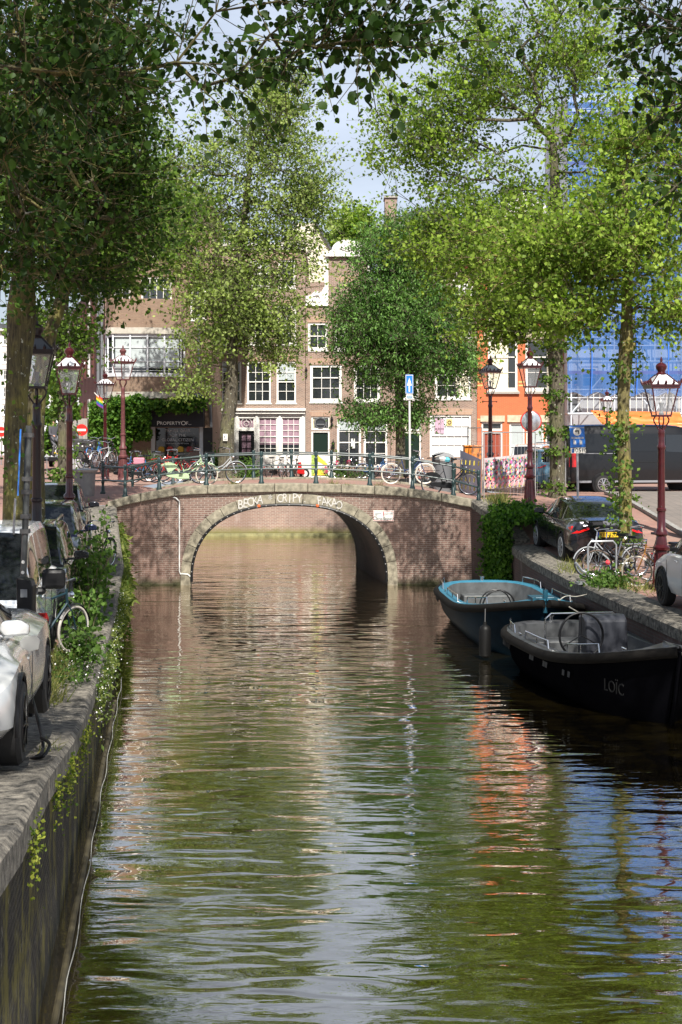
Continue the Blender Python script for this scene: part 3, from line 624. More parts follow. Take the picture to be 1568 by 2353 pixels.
def win_unit(root, x0, x1, z0, z1, Y, cols, rows, frame=WHITE, fw=.09, mw=.028, pane=None, curtain=None, rec=.10, split=None, sill=True, name='window'):
    """a window: frame with glazing bars; pane (and curtain) are its children"""
    mb = MB(); yf = Y+rec-.05; yb = Y+rec+.03
    mb.box(x0,x0+fw,yf,yb,z0,z1); mb.box(x1-fw,x1,yf,yb,z0,z1); mb.box(x0+fw,x1-fw,yf,yb,z1-fw,z1); mb.box(x0+fw,x1-fw,yf,yb,z0,z0+fw*1.35)
    ix0, ix1, iz0, iz1 = x0+fw, x1-fw, z0+fw*1.35, z1-fw
    for i in range(1, cols): x = lerp(ix0, ix1, i/cols); mb.box(x-mw/2,x+mw/2,yf+.02,yb-.002,iz0,iz1)
    for i in range(1, rows):
        z = lerp(iz0, iz1, i/rows); h = mw/2*(1.9 if (split == i) else 1); mb.box(ix0,ix1,yf+(.005 if split == i else .022),yb-.004,z-h,z+h)
    if sill: mb.box(x0-.05,x1+.05,Y-.05,Y+rec-.055,z0-.07,z0-.002)
    f = mb.build(name, frame, root)
    mb = MB(); mb.quad((ix0,yb-.012,iz0),(ix1,yb-.012,iz0),(ix1,yb-.012,iz1),(ix0,yb-.012,iz1)); mb.build('pane', pane or WPANE, f)
    if curtain:
        mb = MB(); m, f0, f1, zt = curtain; n = 24; xa, xb = lerp(ix0,ix1,f0), lerp(ix0,ix1,f1); za = lerp(iz0, iz1, zt[0]); zb_ = lerp(iz0, iz1, zt[1])
        for i in range(n):
            a = lerp(xa,xb,i/n); b = lerp(xa,xb,(i+1)/n); ya = yb-.022-.008*(i % 2); y2 = yb-.022-.008*((i+1) % 2)
            mb.quad((a,ya,za),(b,y2,za),(b,y2,zb_),(a,ya,zb_))
        mb.build('curtain', m, f)
    return f
def facade(mb, x0, x1, z0, z1, Y, holes, rec=.18, m=0, top=None):
    """front wall with openings; top(x) may give a gable outline above z1"""
    xs = sorted({x0, x1}|{h[0] for h in holes}|{h[1] for h in holes}); zs = sorted({z0, z1}|{h[2] for h in holes}|{h[3] for h in holes})
    for a, b in zip(xs[:-1], xs[1:]):
        for c, d in zip(zs[:-1], zs[1:]):
            mx_, mz = (a+b)/2, (c+d)/2
            if any(h[0] < mx_ < h[1] and h[2] < mz < h[3] for h in holes): continue
            mb.quad((a,Y,c),(b,Y,c),(b,Y,d),(a,Y,d), m)
    for a, b, c, d in holes:
        mb.quad((a,Y,c),(a,Y+rec,c),(a,Y+rec,d),(a,Y,d), m); mb.quad((b,Y,c),(b,Y+rec,c),(b,Y+rec,d),(b,Y,d), m)
        mb.quad((a,Y,d),(b,Y,d),(b,Y+rec,d),(a,Y+rec,d), m); mb.quad((a,Y,c),(b,Y,c),(b,Y+rec,c),(a,Y+rec,c), m)
def H(Y):                                   # photo -> metres on a facade at distance Y
    return (lambda x: (x-784)/F*Y), (lambda y: CH-(y-HZ)/F*Y)
def house(label, Y, x0, x1, ytop, wins, m, zbase=2.1, depth=9, arches=True, trim=WHITE, roof=True):
    X, Z = H(Y); root = thing('house', label, 'house', ((X(x0)+X(x1))/2, Y, zbase)); mb = MB()
    holes = [(X(w['b'][0]), X(w['b'][1]), Z(w['b'][3]), Z(w['b'][2])) for w in wins]
    a, b, zt = X(x0), X(x1), Z(ytop)
    facade(mb, a, b, zbase-.5, zt, Y, holes)
    mb.quad((a,Y,zbase-.5),(a,Y+depth,zbase-.5),(a,Y+depth,zt),(a,Y,zt)); mb.quad((b,Y,zbase-.5),(b,Y+depth,zbase-.5),(b,Y+depth,zt),(b,Y,zt))
    mb.quad((a,Y+depth,zbase-.5),(b,Y+depth,zbase-.5),(b,Y+depth,zt),(a,Y+depth,zt))
    mb.build('wall', m, root)
    if roof:
        rb = MB(); rb.quad((a,Y,zt-.01),(b,Y,zt-.01),(b,Y+depth,zt-.01),(a,Y+depth,zt-.01)); rb.build('roof', SLATE, root)
    av = MB(); na = 0
    for w, h in zip(wins, holes):
        if w.get('k', 'w') == 'w':
            if 'cur' not in w and 'pane' not in w and label[:5] in ('brown','brick') and random.random() < .55: w['cur'] = random.choice([(CURT,0,.22,(0,1)),(BLIND,0,1,(.55,1)),(CURT,.8,1,(0,1)),(BLIND,0,1,(.78,1)),(CURT,0,.15,(0,1))])
            win_unit(root, h[0], h[1], h[2], h[3], Y, w['c'], w['r'], w.get('f', trim), w.get('fw', .10), w.get('mw', .032), w.get('pane'), w.get('cur'), split=w.get('s'), sill=w.get('sill', True))
        if w.get('arch', arches):
            av.prism([(h[0]-.02,h[3]+.003),(h[1]+.02,h[3]+.003),(h[1]+.14,h[3]+.33),(lerp(h[0],h[1],.5),h[3]+.37),(h[0]-.14,h[3]+.33)], Y-.006, Y+.02); na += 1
    if na: av.each('brick_arch', B_VERT, root)
    return root, X, Z
def door(root, X, Z, x0, x1, y0, y1, Y, m=DOORG, rec=.14, frame=WHITE):
    a, b, c, d = X(x0), X(x1), Z(y1), Z(y0)
    mb = MB(); mb.box(a,a+.09,Y+.03,Y+rec,c,d); mb.box(b-.09,b,Y+.03,Y+rec,c,d); mb.box(a+.09,b-.09,Y+.03,Y+rec,d-.09,d); f = mb.build('door_frame', frame, root)
    mb = MB(); mb.box(a+.09,b-.09,Y+rec-.04,Y+rec,c,d-.09); w_ = b-a-.18; h = d-c-.09
    for i in (0, 1):
        for j, (p, q) in enumerate(((.08,.42),(.50,.90))): mb.box(a+.09+w_*(.12+.45*i), a+.09+w_*(.43+.45*i), Y+rec-.055, Y+rec-.041, c+h*p, c+h*q)
    dd = mb.build('door', m, root)
    mb = MB(); mb.lathe([(.03,-.03),(.035,0),(.02,.03)], 8, (a+.09+w_*.86, Y+rec-.08, c+h*.47), 0, 'y'); mb.build('handle', CHROME, dd)
Yh = 80.0
W = lambda x0,x1,y0,y1,c,r,**k: dict(b=(x0,x1,y0,y1), c=c, r=r, **k)
# brown brick house with the white shopfront
ws = [W(509,555,830,926,2,4,s=2), W(568,623,830,926,3,4,s=2), W(636,681,830,926,2,4,s=2), W(514,556,702,792,2,4,s=2), W(570,618,702,792,3,4,s=2), W(637,681,702,792,2,4,s=2),
      W(576,620,597,662,2,4,s=2), W(640,679,597,662,2,4,s=2)]
r_, X, Z = house('brown brick house with a white wooden shopfront and lilac curtains', Yh, 489, 702, 566, ws, B_RED)
mb = MB(); mb.box(X(489),X(702),Yh-.25,Yh+.3,Z(566),Z(560)); mb.box(X(492),X(700),Yh-.13,Yh,Z(574),Z(566)-.002); mb.build('cornice', WHITE, r_)
mb = MB(); hs = [(X(a),X(b),Z(d),Z(c)) for a,b,c,d in ((503,540,960,1047),(549,585,961,985),(549,585,990,1085),(595,637,960,1047),(648,690,960,1047))]
facade(mb, X(489), X(702), 2.0, Z(951), Yh-.16, hs, .14); mb.box(X(488),X(703),Yh-.42,Yh-.002,Z(944),Z(938)); mb.box(X(489),X(702),Yh-.32,Yh-.002,Z(951)+.002,Z(944)-.002)
for xx in (491, 500, 543, 588, 641, 694): mb.box(X(xx),X(xx+5),Yh-.21,Yh-.162,2.0,Z(952))
sf = mb.build('shopfront', WHITE, r_)
for (a,b,c,d), nc, nr in zip(hs, (3,1,0,3,3), (6,1,0,6,6)):
    if nc > 1: win_unit(sf,a,b,c,d,Yh-.16,nc,nr,WHITE,.05,.03,None,(LILAC,0,1,(.28,1)),rec=.1,split=3,sill=False)
a,b,c,d = hs[1]; f = win_unit(sf,a,b,c,d,Yh-.16,1,1,WHITE,.05,.03,LILAC,None,rec=.1,sill=False)
mb = MB(); cx, cz = (a+b)/2, (c+d)/2; mb.torus((cx,Yh-.12,cz),.14,.016,16,6,'y'); mb.torus((cx,Yh-.118,cz),.30,.014,20,6,'y'); mb.bar((cx,Yh-.12,c),(cx,Yh-.12,cz-.14),.02); mb.bar((cx,Yh-.12,cz+.14),(cx,Yh-.12,d),.02); mb.build('fanlight_star', WHITE, sf)
a,b,c,d = hs[2]; mb = MB(); mb.box(a,b,Yh-.05,Yh-.02,c,d); dd = mb.build('door', BLACK, sf); win_unit(sf, a+.15,b-.15,c+.9,d-.15,Yh-.16,2,3,BLACK,.03,.03,LILAC,None,rec=.09,sill=False,name='door_light')
# neck gable house
ws = [W(713,786,838,924,3,3,s=2,fw=.15), W(814,874,838,924,3,3,s=2,fw=.15), W(708,753,741,805,2,2,s=1,fw=.13), W(769,816,741,805,2,2,s=1,fw=.13), W(838,880,741,805,2,2,s=1,fw=.13), W(777,826,648,700,2,2,s=1,fw=.11),
      W(716,758,957,988,1,1,fw=.08,sill=False), W(716,758,990,1088,1,1,k='d',arch=False), W(775,830,961,1074,2,4,s=2,fw=.12,sill=False), W(836,891,961,1074,2,4,s=2,fw=.12,sill=False)]
r_, X, Z = house('brick neck gable house with white scrolled shoulders and a dark green door', Yh, 703, 897, 703, ws, B_RED, roof=False)
door(r_, X, Z, 716, 758, 990, 1088, Yh)
def neck(r_, X, Z, xc, hw, wide, y_sh, y_nk, y_tp, win=None):
    mb = MB(); mb.prism([(X(xc-hw),Z(y_sh)),(X(xc+hw),Z(y_sh)),(X(xc+hw),Z(y_nk)),(X(xc-hw),Z(y_nk))], Yh+.001, Yh+.35); mb.build('gable_wall', B_RED, r_)
    for s in (-1, 1):
        mb = MB(); e0, e1 = sorted((X(xc+s*wide), X(xc+s*hw)+s*.002)); mb.box(e0,e1,Yh-.10,Yh+.2,Z(y_sh),Z(y_sh-6))
        P = [(hw,y_sh-6),(hw,y_nk),(hw+7,y_nk),(hw+8,y_nk+45),(hw+9,y_sh-45),(hw+16,y_sh-32),(hw+30,y_sh-34),(hw+40,y_sh-26),(wide,y_sh-22),(wide,y_sh-6)]
        P = [(X(xc+s*(p+.05)), Z(q)+.002) for p, q in P]
        mb.prism(P, Yh-.06, Yh+.25)
        c = (X(xc+s*(hw+27)), Yh-.08, Z(y_sh-16)); mb.torus(c, .22, .05, 14, 6, 'y'); mb.build('scroll_ornament', WHITE, r_)
    mb = MB(); mb.box(X(xc-hw-9),X(xc+hw+9),Yh-.2,Yh+.35,Z(y_nk)+.002,Z(y_nk-5)); mb.box(X(xc-hw-5),X(xc+hw+5),Yh-.12,Yh+.35,Z(y_nk-5)+.002,Z(y_nk-9))
    P = [(-hw-3,y_nk-9),(hw+3,y_nk-9)]+[((hw-8)*math.cos(t), y_nk-16-(y_nk-16-y_tp)*math.sin(t)) for t in np.linspace(0, PI, 15)]
    mb.prism([(X(xc+p), Z(q)+.004) for p, q in P], Yh-.10, Yh+.3)
    for k in np.linspace(.15*PI, .85*PI, 7): mb.tube([(X(xc),Yh-.12,Z(y_nk-12)),(X(xc+22*math.cos(k)),Yh-.13,Z(y_nk-12-17*math.sin(k)))],.035,6)
    mb.build('pediment', WHITE, r_)
neck(r_, X, Z, 800, 45, 97, 703, 590, 551)
mb = MB(); mb.quad((X(706),Yh+.3,Z(700)),(X(800),Yh+.3,Z(600)),(X(800),Yh+9,Z(600)),(X(706),Yh+9,Z(700))); mb.quad((X(894),Yh+.3,Z(700)),(X(800),Yh+.3,Z(600)),(X(800),Yh+9,Z(600)),(X(894),Yh+9,Z(700))); mb.build('roof', TILE, r_)
mb = MB(); c = (X(766),Yh-.22,Z(1030)); mb.box(c[0]-.09,c[0]+.09,c[1]-.09,c[1]+.09,c[2]-.05,c[2]+.28); mb.lathe([(.12,.28),(.02,.4),(.02,.5)],4,c); mb.bar((c[0],Yh,c[2]+.4),(c[0],c[1],c[2]+.4),.03); mb.build('wall_lantern', BLACK, r_)
mb = MB()
for xx, yy in ((763,970),(704,857)):
    mb.lathe([(.02,-.3),(.07,-.15),(.03,0),(.08,.15),(.02,.32)],8,(X(xx),Yh-.06,Z(yy)))
mb.each('wall_anchor', BLACK, r_)
mb = MB(); mb.torus((X(737),Yh+.03,Z(972)),.30,.018,20,5,'y'); mb.tube([(X(722),Yh+.03,Z(984)),(X(724),Yh+.03,Z(975)),(X(722),Yh+.03,Z(964)),(X(737),Yh+.03,Z(960)),(X(752),Yh+.03,Z(964)),(X(750),Yh+.03,Z(975)),(X(752),Yh+.03,Z(984))],.02,5); mb.bar((X(728),Yh+.03,Z(975)),(X(746),Yh+.03,Z(975)),.05); mb.build('fanlight_grille', GREY, r_)
mb = MB(); mb.box(X(807),X(816),Yh+.02,Yh+.035,Z(1030),Z(1008)); mb.build('poster', mat('paper white', (.62,.62,.6), .7), r_)
# right neck gable house
PALEP = mat('whitewashed shop pane', (.62,.66,.66), .15)
ws = [W(912,962,838,918,2,3,s=2,fw=.13), W(1000,1082,832,917,3,3,s=2,fw=.13,cur=(CURT,.6,1,(0,1))), W(912,958,690,775,2,2,s=1,fw=.13), W(1036,1080,690,775,2,2,s=1,fw=.13), W(970,1018,690,775,2,2,s=1,fw=.13),
      W(926,968,955,990,1,1,fw=.08,sill=False), W(926,968,992,1088,1,1,k='d',arch=False), W(988,1083,953,1050,5,4,s=2,fw=.11,pane=PALEP,sill=False), W(972,1016,620,672,2,2,fw=.11)]
r_, X, Z = house('brick house with whitewashed shop window and green door, behind the dense tree', Yh, 898, 1096, 680, ws, B_RED, roof=False)
door(r_, X, Z, 926, 968, 992, 1088, Yh); neck(r_, X, Z, 996, 45, 97, 680, 560, 520)
mb = MB(); mb.quad((X(902),Yh+.3,Z(680)),(X(996),Yh+.3,Z(580)),(X(996),Yh+9,Z(580)),(X(902),Yh+9,Z(680))); mb.quad((X(1092),Yh+.3,Z(680)),(X(996),Yh+.3,Z(580)),(X(996),Yh+9,Z(580)),(X(1092),Yh+9,Z(680))); mb.build('roof', TILE, r_)
mb = MB(); mb.box(X(1000),X(1012),Yh+.055,Yh+.062,Z(995),Z(961)); mb.box(X(1013),X(1021),Yh+.050,Yh+.060,Z(996),Z(962)); mb.each('shop_poster', mat('pink paper', (.5,.33,.42), .7), r_)
text('te koop', .17, 'lettering', BLACK, r_, T(X(1010),Yh+.046,Z(985)), .002)
mb = MB(); mb.box(X(1027),X(1040),Yh+.050,Yh+.062,Z(978),Z(963)); mb.build('shop_poster', mat('ochre paper', (.62,.52,.2), .7), r_)
mb = MB(); mb.torus((X(1033.5),Yh+.045,Z(970.5)),.09,.03,14,5,'y'); mb.build('poster_ring', mat('brown ink', (.15,.1,.06), .7), r_)
# orange-red house
ws = [W(1122,1190,780,898,1,3,s=2,fw=.13,cur=(CURT,0,.72,(0,1))), W(1208,1274,780,898,1,3,s=2,fw=.13,cur=(CURT,.8,1,(0,1))), W(1124,1190,655,735,1,3,s=2,fw=.12), W(1210,1272,655,735,1,3,s=2,fw=.12,cur=(CURT,0,.4,(0,1))),
      W(1107,1155,970,990,1,1,fw=.09,sill=False), W(1107,1155,992,1086,1,1,k='d'), W(1171,1206,972,1080,1,2,s=1,fw=.1,cur=(BLIND,0,1,(0,1)),sill=False), W(1210,1250,972,1080,1,2,s=1,fw=.1,cur=(BLIND,0,1,(0,1)),sill=False), W(1254,1284,972,1080,1,2,s=1,fw=.1,sill=False), W(1135,1180,560,620,2,2), W(1215,1262,560,620,2,2)]
r_, X, Z = house('orange red brick house with yellow brick bands and stone lintels', Yh, 1097, 1303, 528, ws, B_ORG, arches=False)
door(r_, X, Z, 1107, 1155, 992, 1086, Yh, mat('red brown door', (.26,.05,.025), .5))
mb = MB()
for a,b,c,d in ((1112,1282,757,779),(1104,1160,955,969),(1166,1290,954,970),(1116,1280,640,654)): mb.box(X(a),X(b),Yh-.07,Yh+.02,Z(d),Z(c))
mb.each('stone_lintel', STONE, r_)
mb = MB()
for y in (778, 786, 876, 884, 962, 655, 663, 560, 568):
    for a, b in ((1097.5,1110),(1192,1205),(1288,1302.5)):
        if 950 < y and a > 1150 and a < 1280: continue
        mb.box(X(a),X(b),Yh-.008,Yh+.01,Z(y+3.2),Z(y))
mb.each('yellow_brick_band', mat('yellow brick', (.66,.48,.17), .8), r_)
mb = MB()
for a,b in ((1118,1194),(1206,1278)): mb.box(X(a),X(b),Yh-.14,Yh-.052,Z(905),Z(899.5))
mb.each('window_sill', SILL, r_)
mb = MB(); mb.box(X(1097),X(1303),Yh-.35,Yh+.3,Z(530),Z(518)); mb.build('cornice', WHITE, r_)
mb = MB(); mb.prism([(X(1140),Z(520)),(X(1260),Z(520)),(X(1255),Z(470)),(X(1200),Z(440)),(X(1145),Z(470))],Yh+.1,Yh+3); mb.build('dormer', WHITE, r_)
# brown corner building with the bay window
Y1 = 74.0; X, Z = H(Y1)
r_ = thing('corner_building', 'ochre brown corner building with white bay window above the shop awning', 'building', (X(365), Y1, 2.4)); mb = MB()
wins = [(262,300,636,718,2,3),(325,395,636,718,4,3),(438,474,660,735,2,3),(262,300,500,590,2,3),(330,395,500,590,3,3)]
hs = [(X(a),X(b),Z(d),Z(c)) for a,b,c,d,_,_ in wins]+[(X(358),X(458),Z(1085),Z(983))]
facade(mb, X(242), X(489), 2.0, Z(470), Y1, hs)
mb.quad((X(489),Y1,2),(X(489),Y1+6,2),(X(489),Y1+6,Z(470)),(X(489),Y1,Z(470))); mb.quad((X(242),Y1+.02,Z(470)),(X(489),Y1,Z(470)),(X(489),Y1+12,Z(470)),(X(242)-3,Y1+12,Z(470)))
mb.build('wall', B_BRN, r_)
for h, w_ in zip(hs, wins): win_unit(r_, *h, Y1, w_[4], w_[5])
bp = [(X(244),Y1),(X(250)+.1,Y1-.75),(X(268),Y1-1.05),(X(346),Y1-1.05),(X(419),Y1-.45),(X(424),Y1)]     # bay plan
def bayband(z0, z1, grow, m, name, cap=True):
    mb = MB(); P = [(x+(grow if x > X(340) else -grow)*.5, y-grow*.8 if i not in (0, 5) else y) for i, (x, y) in enumerate(bp)]
    n = len(P); mb.add([(x,y,z0) for x,y in P]+[(x,y,z1) for x,y in P], [(i,i+1,n+i+1,n+i) for i in range(n-1)]+[tuple(range(n)),tuple(range(n,2*n))]); return mb.build(name, m, r_)
bayband(Z(770),Z(756),.18,mat('bay stone', (.42,.39,.33), .85, var=.2, vscale=3),'bay_cornice'); bayband(Z(757),Z(690),0,B_BRN,'bay_upper_wall')
bayband(Z(902),Z(867),0,B_BRN,'bay_lower_wall'); bayband(Z(916),Z(901.5),.06,MATS['bay stone'],'bay_base')
mb = MB(); gb = MB(); bl = MB()
for (xa,ya),(xb,yb_) in zip(bp[:-1], bp[1:]):
    Ln_ = math.hypot(xb-xa, yb_-ya); n = max(1, round(Ln_/.82)); z0, z1 = Z(867)+.003, Z(770)-.003
    d = Vector((xb-xa, yb_-ya, 0)).normalized(); nn = Vector((d.y, -d.x, 0))
    def pt(s, o, z): return (xa+d.x*s+nn.x*o, ya+d.y*s+nn.y*o, z)
    gb.quad(pt(0,-.06,z0),pt(Ln_,-.06,z0),pt(Ln_,-.06,z1),pt(0,-.06,z1)); 
    if n > 1: bl.quad(pt(.1,-.052,z0+.5),pt(Ln_-.1,-.052,z0+.5),pt(Ln_-.1,-.052,z1-.1),pt(.1,-.052,z1-.1))
    for zz, h in ((z0+.10,.2),(z1-.08,.16)): mb.bar(pt(0,0,zz),pt(Ln_,0,zz),.08,h)
    for zz in (lerp(z0,z1,.36), lerp(z0,z1,.68)): mb.bar(pt(0,-.03,zz),pt(Ln_,-.03,zz),.035,.035)
    for i in range(n+1): mb.bar(pt(Ln_*i/n,.003,z0),pt(Ln_*i/n,.003,z1),.15,.08)
    mb.bar(pt(0,.08,z0+.45),pt(Ln_,.08,z0+.45),.02); mb.bar(pt(0,.08,z0+.30),pt(Ln_,.08,z0+.30),.02)
f = mb.build('bay_window', mat('cool white paint', (.62,.64,.66), .5), r_); gb.build('pane', WPANE, f); bl.build('blind', BLIND, f)
mb = MB(); mb.prism([(Y1,Z(937)),(Y1-.75,Z(946)),(Y1-.8,Z(981)),(Y1,Z(981))], X(347), X(471), 'x'); aw = mb.build('awning', mat('black awning canvas', (.018,.018,.022), .85), r_)
AWT = mat('awning lettering', (.78,.76,.70), .6)
for s_, sz, xx in (('P',.31,369),('ROPERTY',.235,396),('O',.31,426),('F...',.235,438)): text(s_, sz, 'lettering', AWT, r_, T(X(xx),Y1-.83,Z(973)), .003, sx=1.08)
mb = MB(); mb.box(X(358),X(458),Y1+.12,Y1+.16,2.3,Z(983)); mb.build('shop_window', GLASSD, r_)
SIGNT = mat('shop window lettering', (.55,.56,.57), .5)
for s_, yy, sz in (('TRAVEL GEAR',990,.215),('FOR THE',1000.5,.215),('GLOBAL CITIZEN',1011,.215),('Made from recycled PET bottles',1019,.09)): text(s_, sz, 'lettering', SIGNT, r_, T(X(408),Y1+.115,Z(yy)), .002)
mb = MB(); mb.box(X(348),X(357),Y1-.05,Y1+.15,2.3,Z(981)); mb.box(X(459),X(467),Y1-.05,Y1+.15,2.3,Z(981)); mb.each('pilaster', mat('grey white pilaster', (.5,.52,.53), .6), r_)
for xx, c in ((371,(.45,.26,.02)),(391,(.35,.03,.02)),(415,(.5,.30,.03)),(436,(.25,.03,.03))):
    mb = MB(); mb.prism([(X(xx-7),Z(1038)),(X(xx+7),Z(1038)),(X(xx+7),Z(1029)),(X(xx+4),Z(1026)),(X(xx-4),Z(1026)),(X(xx-7),Z(1029))],Y1-.02,Y1+.10); mb.build('display_bag', mat('bag %d' % xx, c, .7), r_, bevel=.02)
mb = MB(); mb.box(X(467.5),X(489),Y1-.04,Y1-.002,2.3,Z(983)); mb.build('side_panel', BLACK, r_)
mb = MB(); mb.tube([(X(452),Y1-.08,Z(478)),(X(457),Y1-.08,Z(700)),(X(458),Y1-.08,Z(870))],.07,8); mb.tube([(X(484),Y1-.08,Z(925)),(X(486),Y1-.08,Z(982))],.07,8); mb.each('drainpipe', GREY, r_, smooth=True)
mb = MB(); mb.box(X(436),X(468),Y1-.03,Y1-.004,Z(915),Z(904)); mb.build('street_sign', mat('street sign blue', (.02,.03,.16), .4), r_); text('HEREN', .20, 'lettering', WHITE, r_, T(X(446),Y1-.035,Z(909.5)), .002)
mb = MB(); mb.lathe([(.02,-.1),(.07,-.03),(.07,.05),(.02,.1)],8,(X(408+48*-.0),Y1-.9,Z(931)))
mb.build('lamp', mat('lit bulb', (.9,.3,.05), .4, emis=(1,.35,.08,6)), r_)
# its side wing down the street to the left
a = Vector((X(242), Y1, 0)); Xf, Zf = H(105); b = Vector((Xf(163), 105, 0)); zt = 13.2; d = (b-a).normalized(); nn = Vector((-abs(d.y), d.x, 0)).normalized()
if nn.x > 0: nn = -nn
r_ = thing('street_building', 'dark red brick building running down the side street behind the flag', 'building', a); mb = MB()
mb.quad(a+Vector((0,0,2)), b+Vector((0,0,2)), b+Vector((0,0,zt)), a+Vector((0,0,zt))); mb.quad(a+Vector((.1,0,zt)), b+Vector((0,0,zt)), b+Vector((12,0,zt)), a+Vector((8,0,zt)))
mb.build('wall', B_DRK, r_); Lw = (b-a).length
for fl in range(3):
    for i in range(9):
        s0 = 1.0+i*3.4; z0 = 4.9+fl*2.9
        p = a+d*s0; q = a+d*(s0+1.6); mb = MB()
        for (u, v, z_, z2) in ((0,.07,z0,z0+1.6),(.93,1,z0,z0+1.6),(.07,.93,z0+1.5,z0+1.6),(.07,.93,z0,z0+.1),(.47,.53,z0+.1,z0+1.5)):
            c0 = p.lerp(q,u)+nn*.04; c1 = p.lerp(q,v)+nn*.04; mb.add([c0+Vector((0,0,z_)),c1+Vector((0,0,z_)),c1+Vector((0,0,z2)),c0+Vector((0,0,z2)),c0-nn*.03+Vector((0,0,z_)),c1-nn*.03+Vector((0,0,z_)),c1-nn*.03+Vector((0,0,z2)),c0-nn*.03+Vector((0,0,z2))],[(0,1,2,3),(0,1,5,4),(3,2,6,7),(0,3,7,4),(1,2,6,5)])
        f = mb.build('window', B_DRK if i % 3 else WHITE, r_); mb = MB(); c0 = p+nn*.015; c1 = q+nn*.015; mb.quad(c0+Vector((0,0,z0)),c1+Vector((0,0,z0)),c1+Vector((0,0,z0+1.6)),c0+Vector((0,0,z0+1.6))); mb.build('pane', WPANE, f)
mb = MB(); mb.tube([a+nn*.12+d*.6+Vector((0,0,2.4)), a+nn*.12+d*.6+Vector((0,0,zt))],.07,8); mb.tube([a+nn*.12+d*3+Vector((0,0,6)), a+nn*.12+d*3+Vector((0,0,zt))],.10,8); mb.each('drainpipe', GREY, r_)
# distant buildings at the end of the street
def far_house(label, Y, x0, x1, ytop, m, rows, cols, roofc=SLATE, ybot=1050, rh=.10):
    X, Z = H(Y); ws = []; 
    for i in range(rows):
        for j in range(cols):
            cx = lerp(x0,x1,(j+.5)/cols); hw = (x1-x0)/cols*.27; y0 = lerp(ytop+8, ybot, i/rows); ws.append(W(cx-hw,cx+hw,y0,y0+(ybot-ytop)/rows*.62,2,2))
    r_, X, Z = house(label, Y, x0, x1, ytop, ws, m, arches=False)
    mb = MB(); mb.box(X(x0)-.1,X(x1)+.1,Y-.35,Y+.2,Z(ytop),Z(ytop-4)); mb.build('cornice', WHITE, r_)
    mb = MB(); h = (x1-x0)*rh*4; mb.prism([(X(x0),Z(ytop-4)+.01),(X(x1),Z(ytop-4)+.01),(X(lerp(x0,x1,.8)),Z(ytop-4-h*.5)),(X(lerp(x0,x1,.2)),Z(ytop-4-h*.5))],Y,Y+8); mb.build('mansard', roofc, r_)
PW = mat('pale render', (.62,.60,.56), .8, var=.12, vscale=2); PK = mat('pinkish brick render', (.42,.22,.17), .8, var=.2, vscale=2)
far_house('pale rendered house far down the street, just left of the big mossy trunk', 125, -40, 22, 760, PW, 7, 3)
far_house('white house with red brick piers far down the street between the tree trunks', 118, 84, 128, 720, PW, 7, 3)
far_house('pale house beside the dark red brick building at the far end of the street', 112, 129, 170, 812, mat('cool render', (.50,.52,.55), .8, var=.1, vscale=2), 5, 3)
# houses and roofs rising behind the front row
def slab(label, name, cat, parts, loc):
    r_ = thing(name, label, cat, loc)
    for nm, poly, y0, y1, m in parts:
        mb = MB(); mb.prism(poly, y0, y1); mb.build(nm, m, r_)
    return r_
X, Z = H(90)
slab('cream plastered side gable rising behind the white neck gable', 'gable_house', 'house', [('wall', [(X(640),Z(800)),(X(765),Z(800)),(X(765),Z(582)),(X(724),Z(512)),(X(688),Z(512)),(X(640),Z(560))], 90, 96, mat('cream plaster', (.72,.66,.52), .9, var=.06, vscale=1)),
  ('verge', [(X(724),Z(512)),(X(727),Z(508)),(X(769),Z(582)),(X(765),Z(584))], 89.8, 96.1, SLATE)], (X(700), 90, 2.4))
X, Z = H(97)
slab('dark slate roofed building with a tall brick chimney behind the tree', 'rear_building', 'building', [('wall', [(X(892),Z(900)),(X(1075),Z(900)),(X(1075),Z(523)),(X(892),Z(523))], 97, 106, PW), ('cornice', [(X(888),Z(523)),(X(1080),Z(523)),(X(1080),Z(513)),(X(888),Z(513))], 96.6, 106, WHITE),
  ('roof', [(X(890),Z(513)),(X(1078),Z(513)),(X(1040),Z(478)),(X(960),Z(478))], 96.8, 105, SLATE), ('chimney', [(X(884),Z(600)),(X(911),Z(600)),(X(911),Z(460)),(X(884),Z(460))], 96, 97.6, B_RED), ('chimney_cap', [(X(882),Z(460)),(X(913),Z(460)),(X(913),Z(456)),(X(882),Z(456))], 95.9, 97.7, SILL)], (X(960), 97, 2.4))
# ---------------------------------------------------------------- building under scaffolding
Y6 = 78.5; X, Z = H(Y6)
ws = [W(1335+i*74,1375+i*74,y,y+52,1,2,s=1,fw=.14,cur=(CURT,0,1,(.0,1)) if (i+j) % 3 == 1 else None) for j, y in enumerate((842,720,600,480,360,250)) for i in range(5)]
house('white house wrapped in blue scaffold netting', Y6, 1306, 1720, 215, ws, mat('white render wall', (.66,.68,.72), .8, var=.08, vscale=1.5), arches=False)
Y7 = 76.9; X, Z = H(Y7)
sca = thing('scaffolding', 'steel scaffolding with blue netting, rust bands and orange tarpaulin on the white house', 'scaffolding', (X(1440), Y7, 2.3))
BLUEN = bpy.data.materials.new('blue netting'); BLUEN.use_nodes = True; b = bs(BLUEN); b.inputs['Base Color'].default_value = (.035,.15,.43,1); b.inputs['Roughness'].default_value = .7; b.inputs['Alpha'].default_value = .60
SCP = mat('scaffold tube', (.70,.76,.84), .4)
mb = MB(); cols = (1313,1412,1505,1566,1640,1710)
for x in cols:
    mb.tube([(X(x),Y7,2.0),(X(x),Y7,Z(190))],.04,6); mb.tube([(X(x),Y7+1.1,2.0),(X(x),Y7+1.1,Z(190))],.04,6)
levels = [950, 830, 711, 590, 470, 350, 235]
for y in levels:
    for dy in (0, 36, 55):
        mb.tube([(X(1305),Y7,Z(y-dy)),(X(1715),Y7,Z(y-dy))],.032,6)
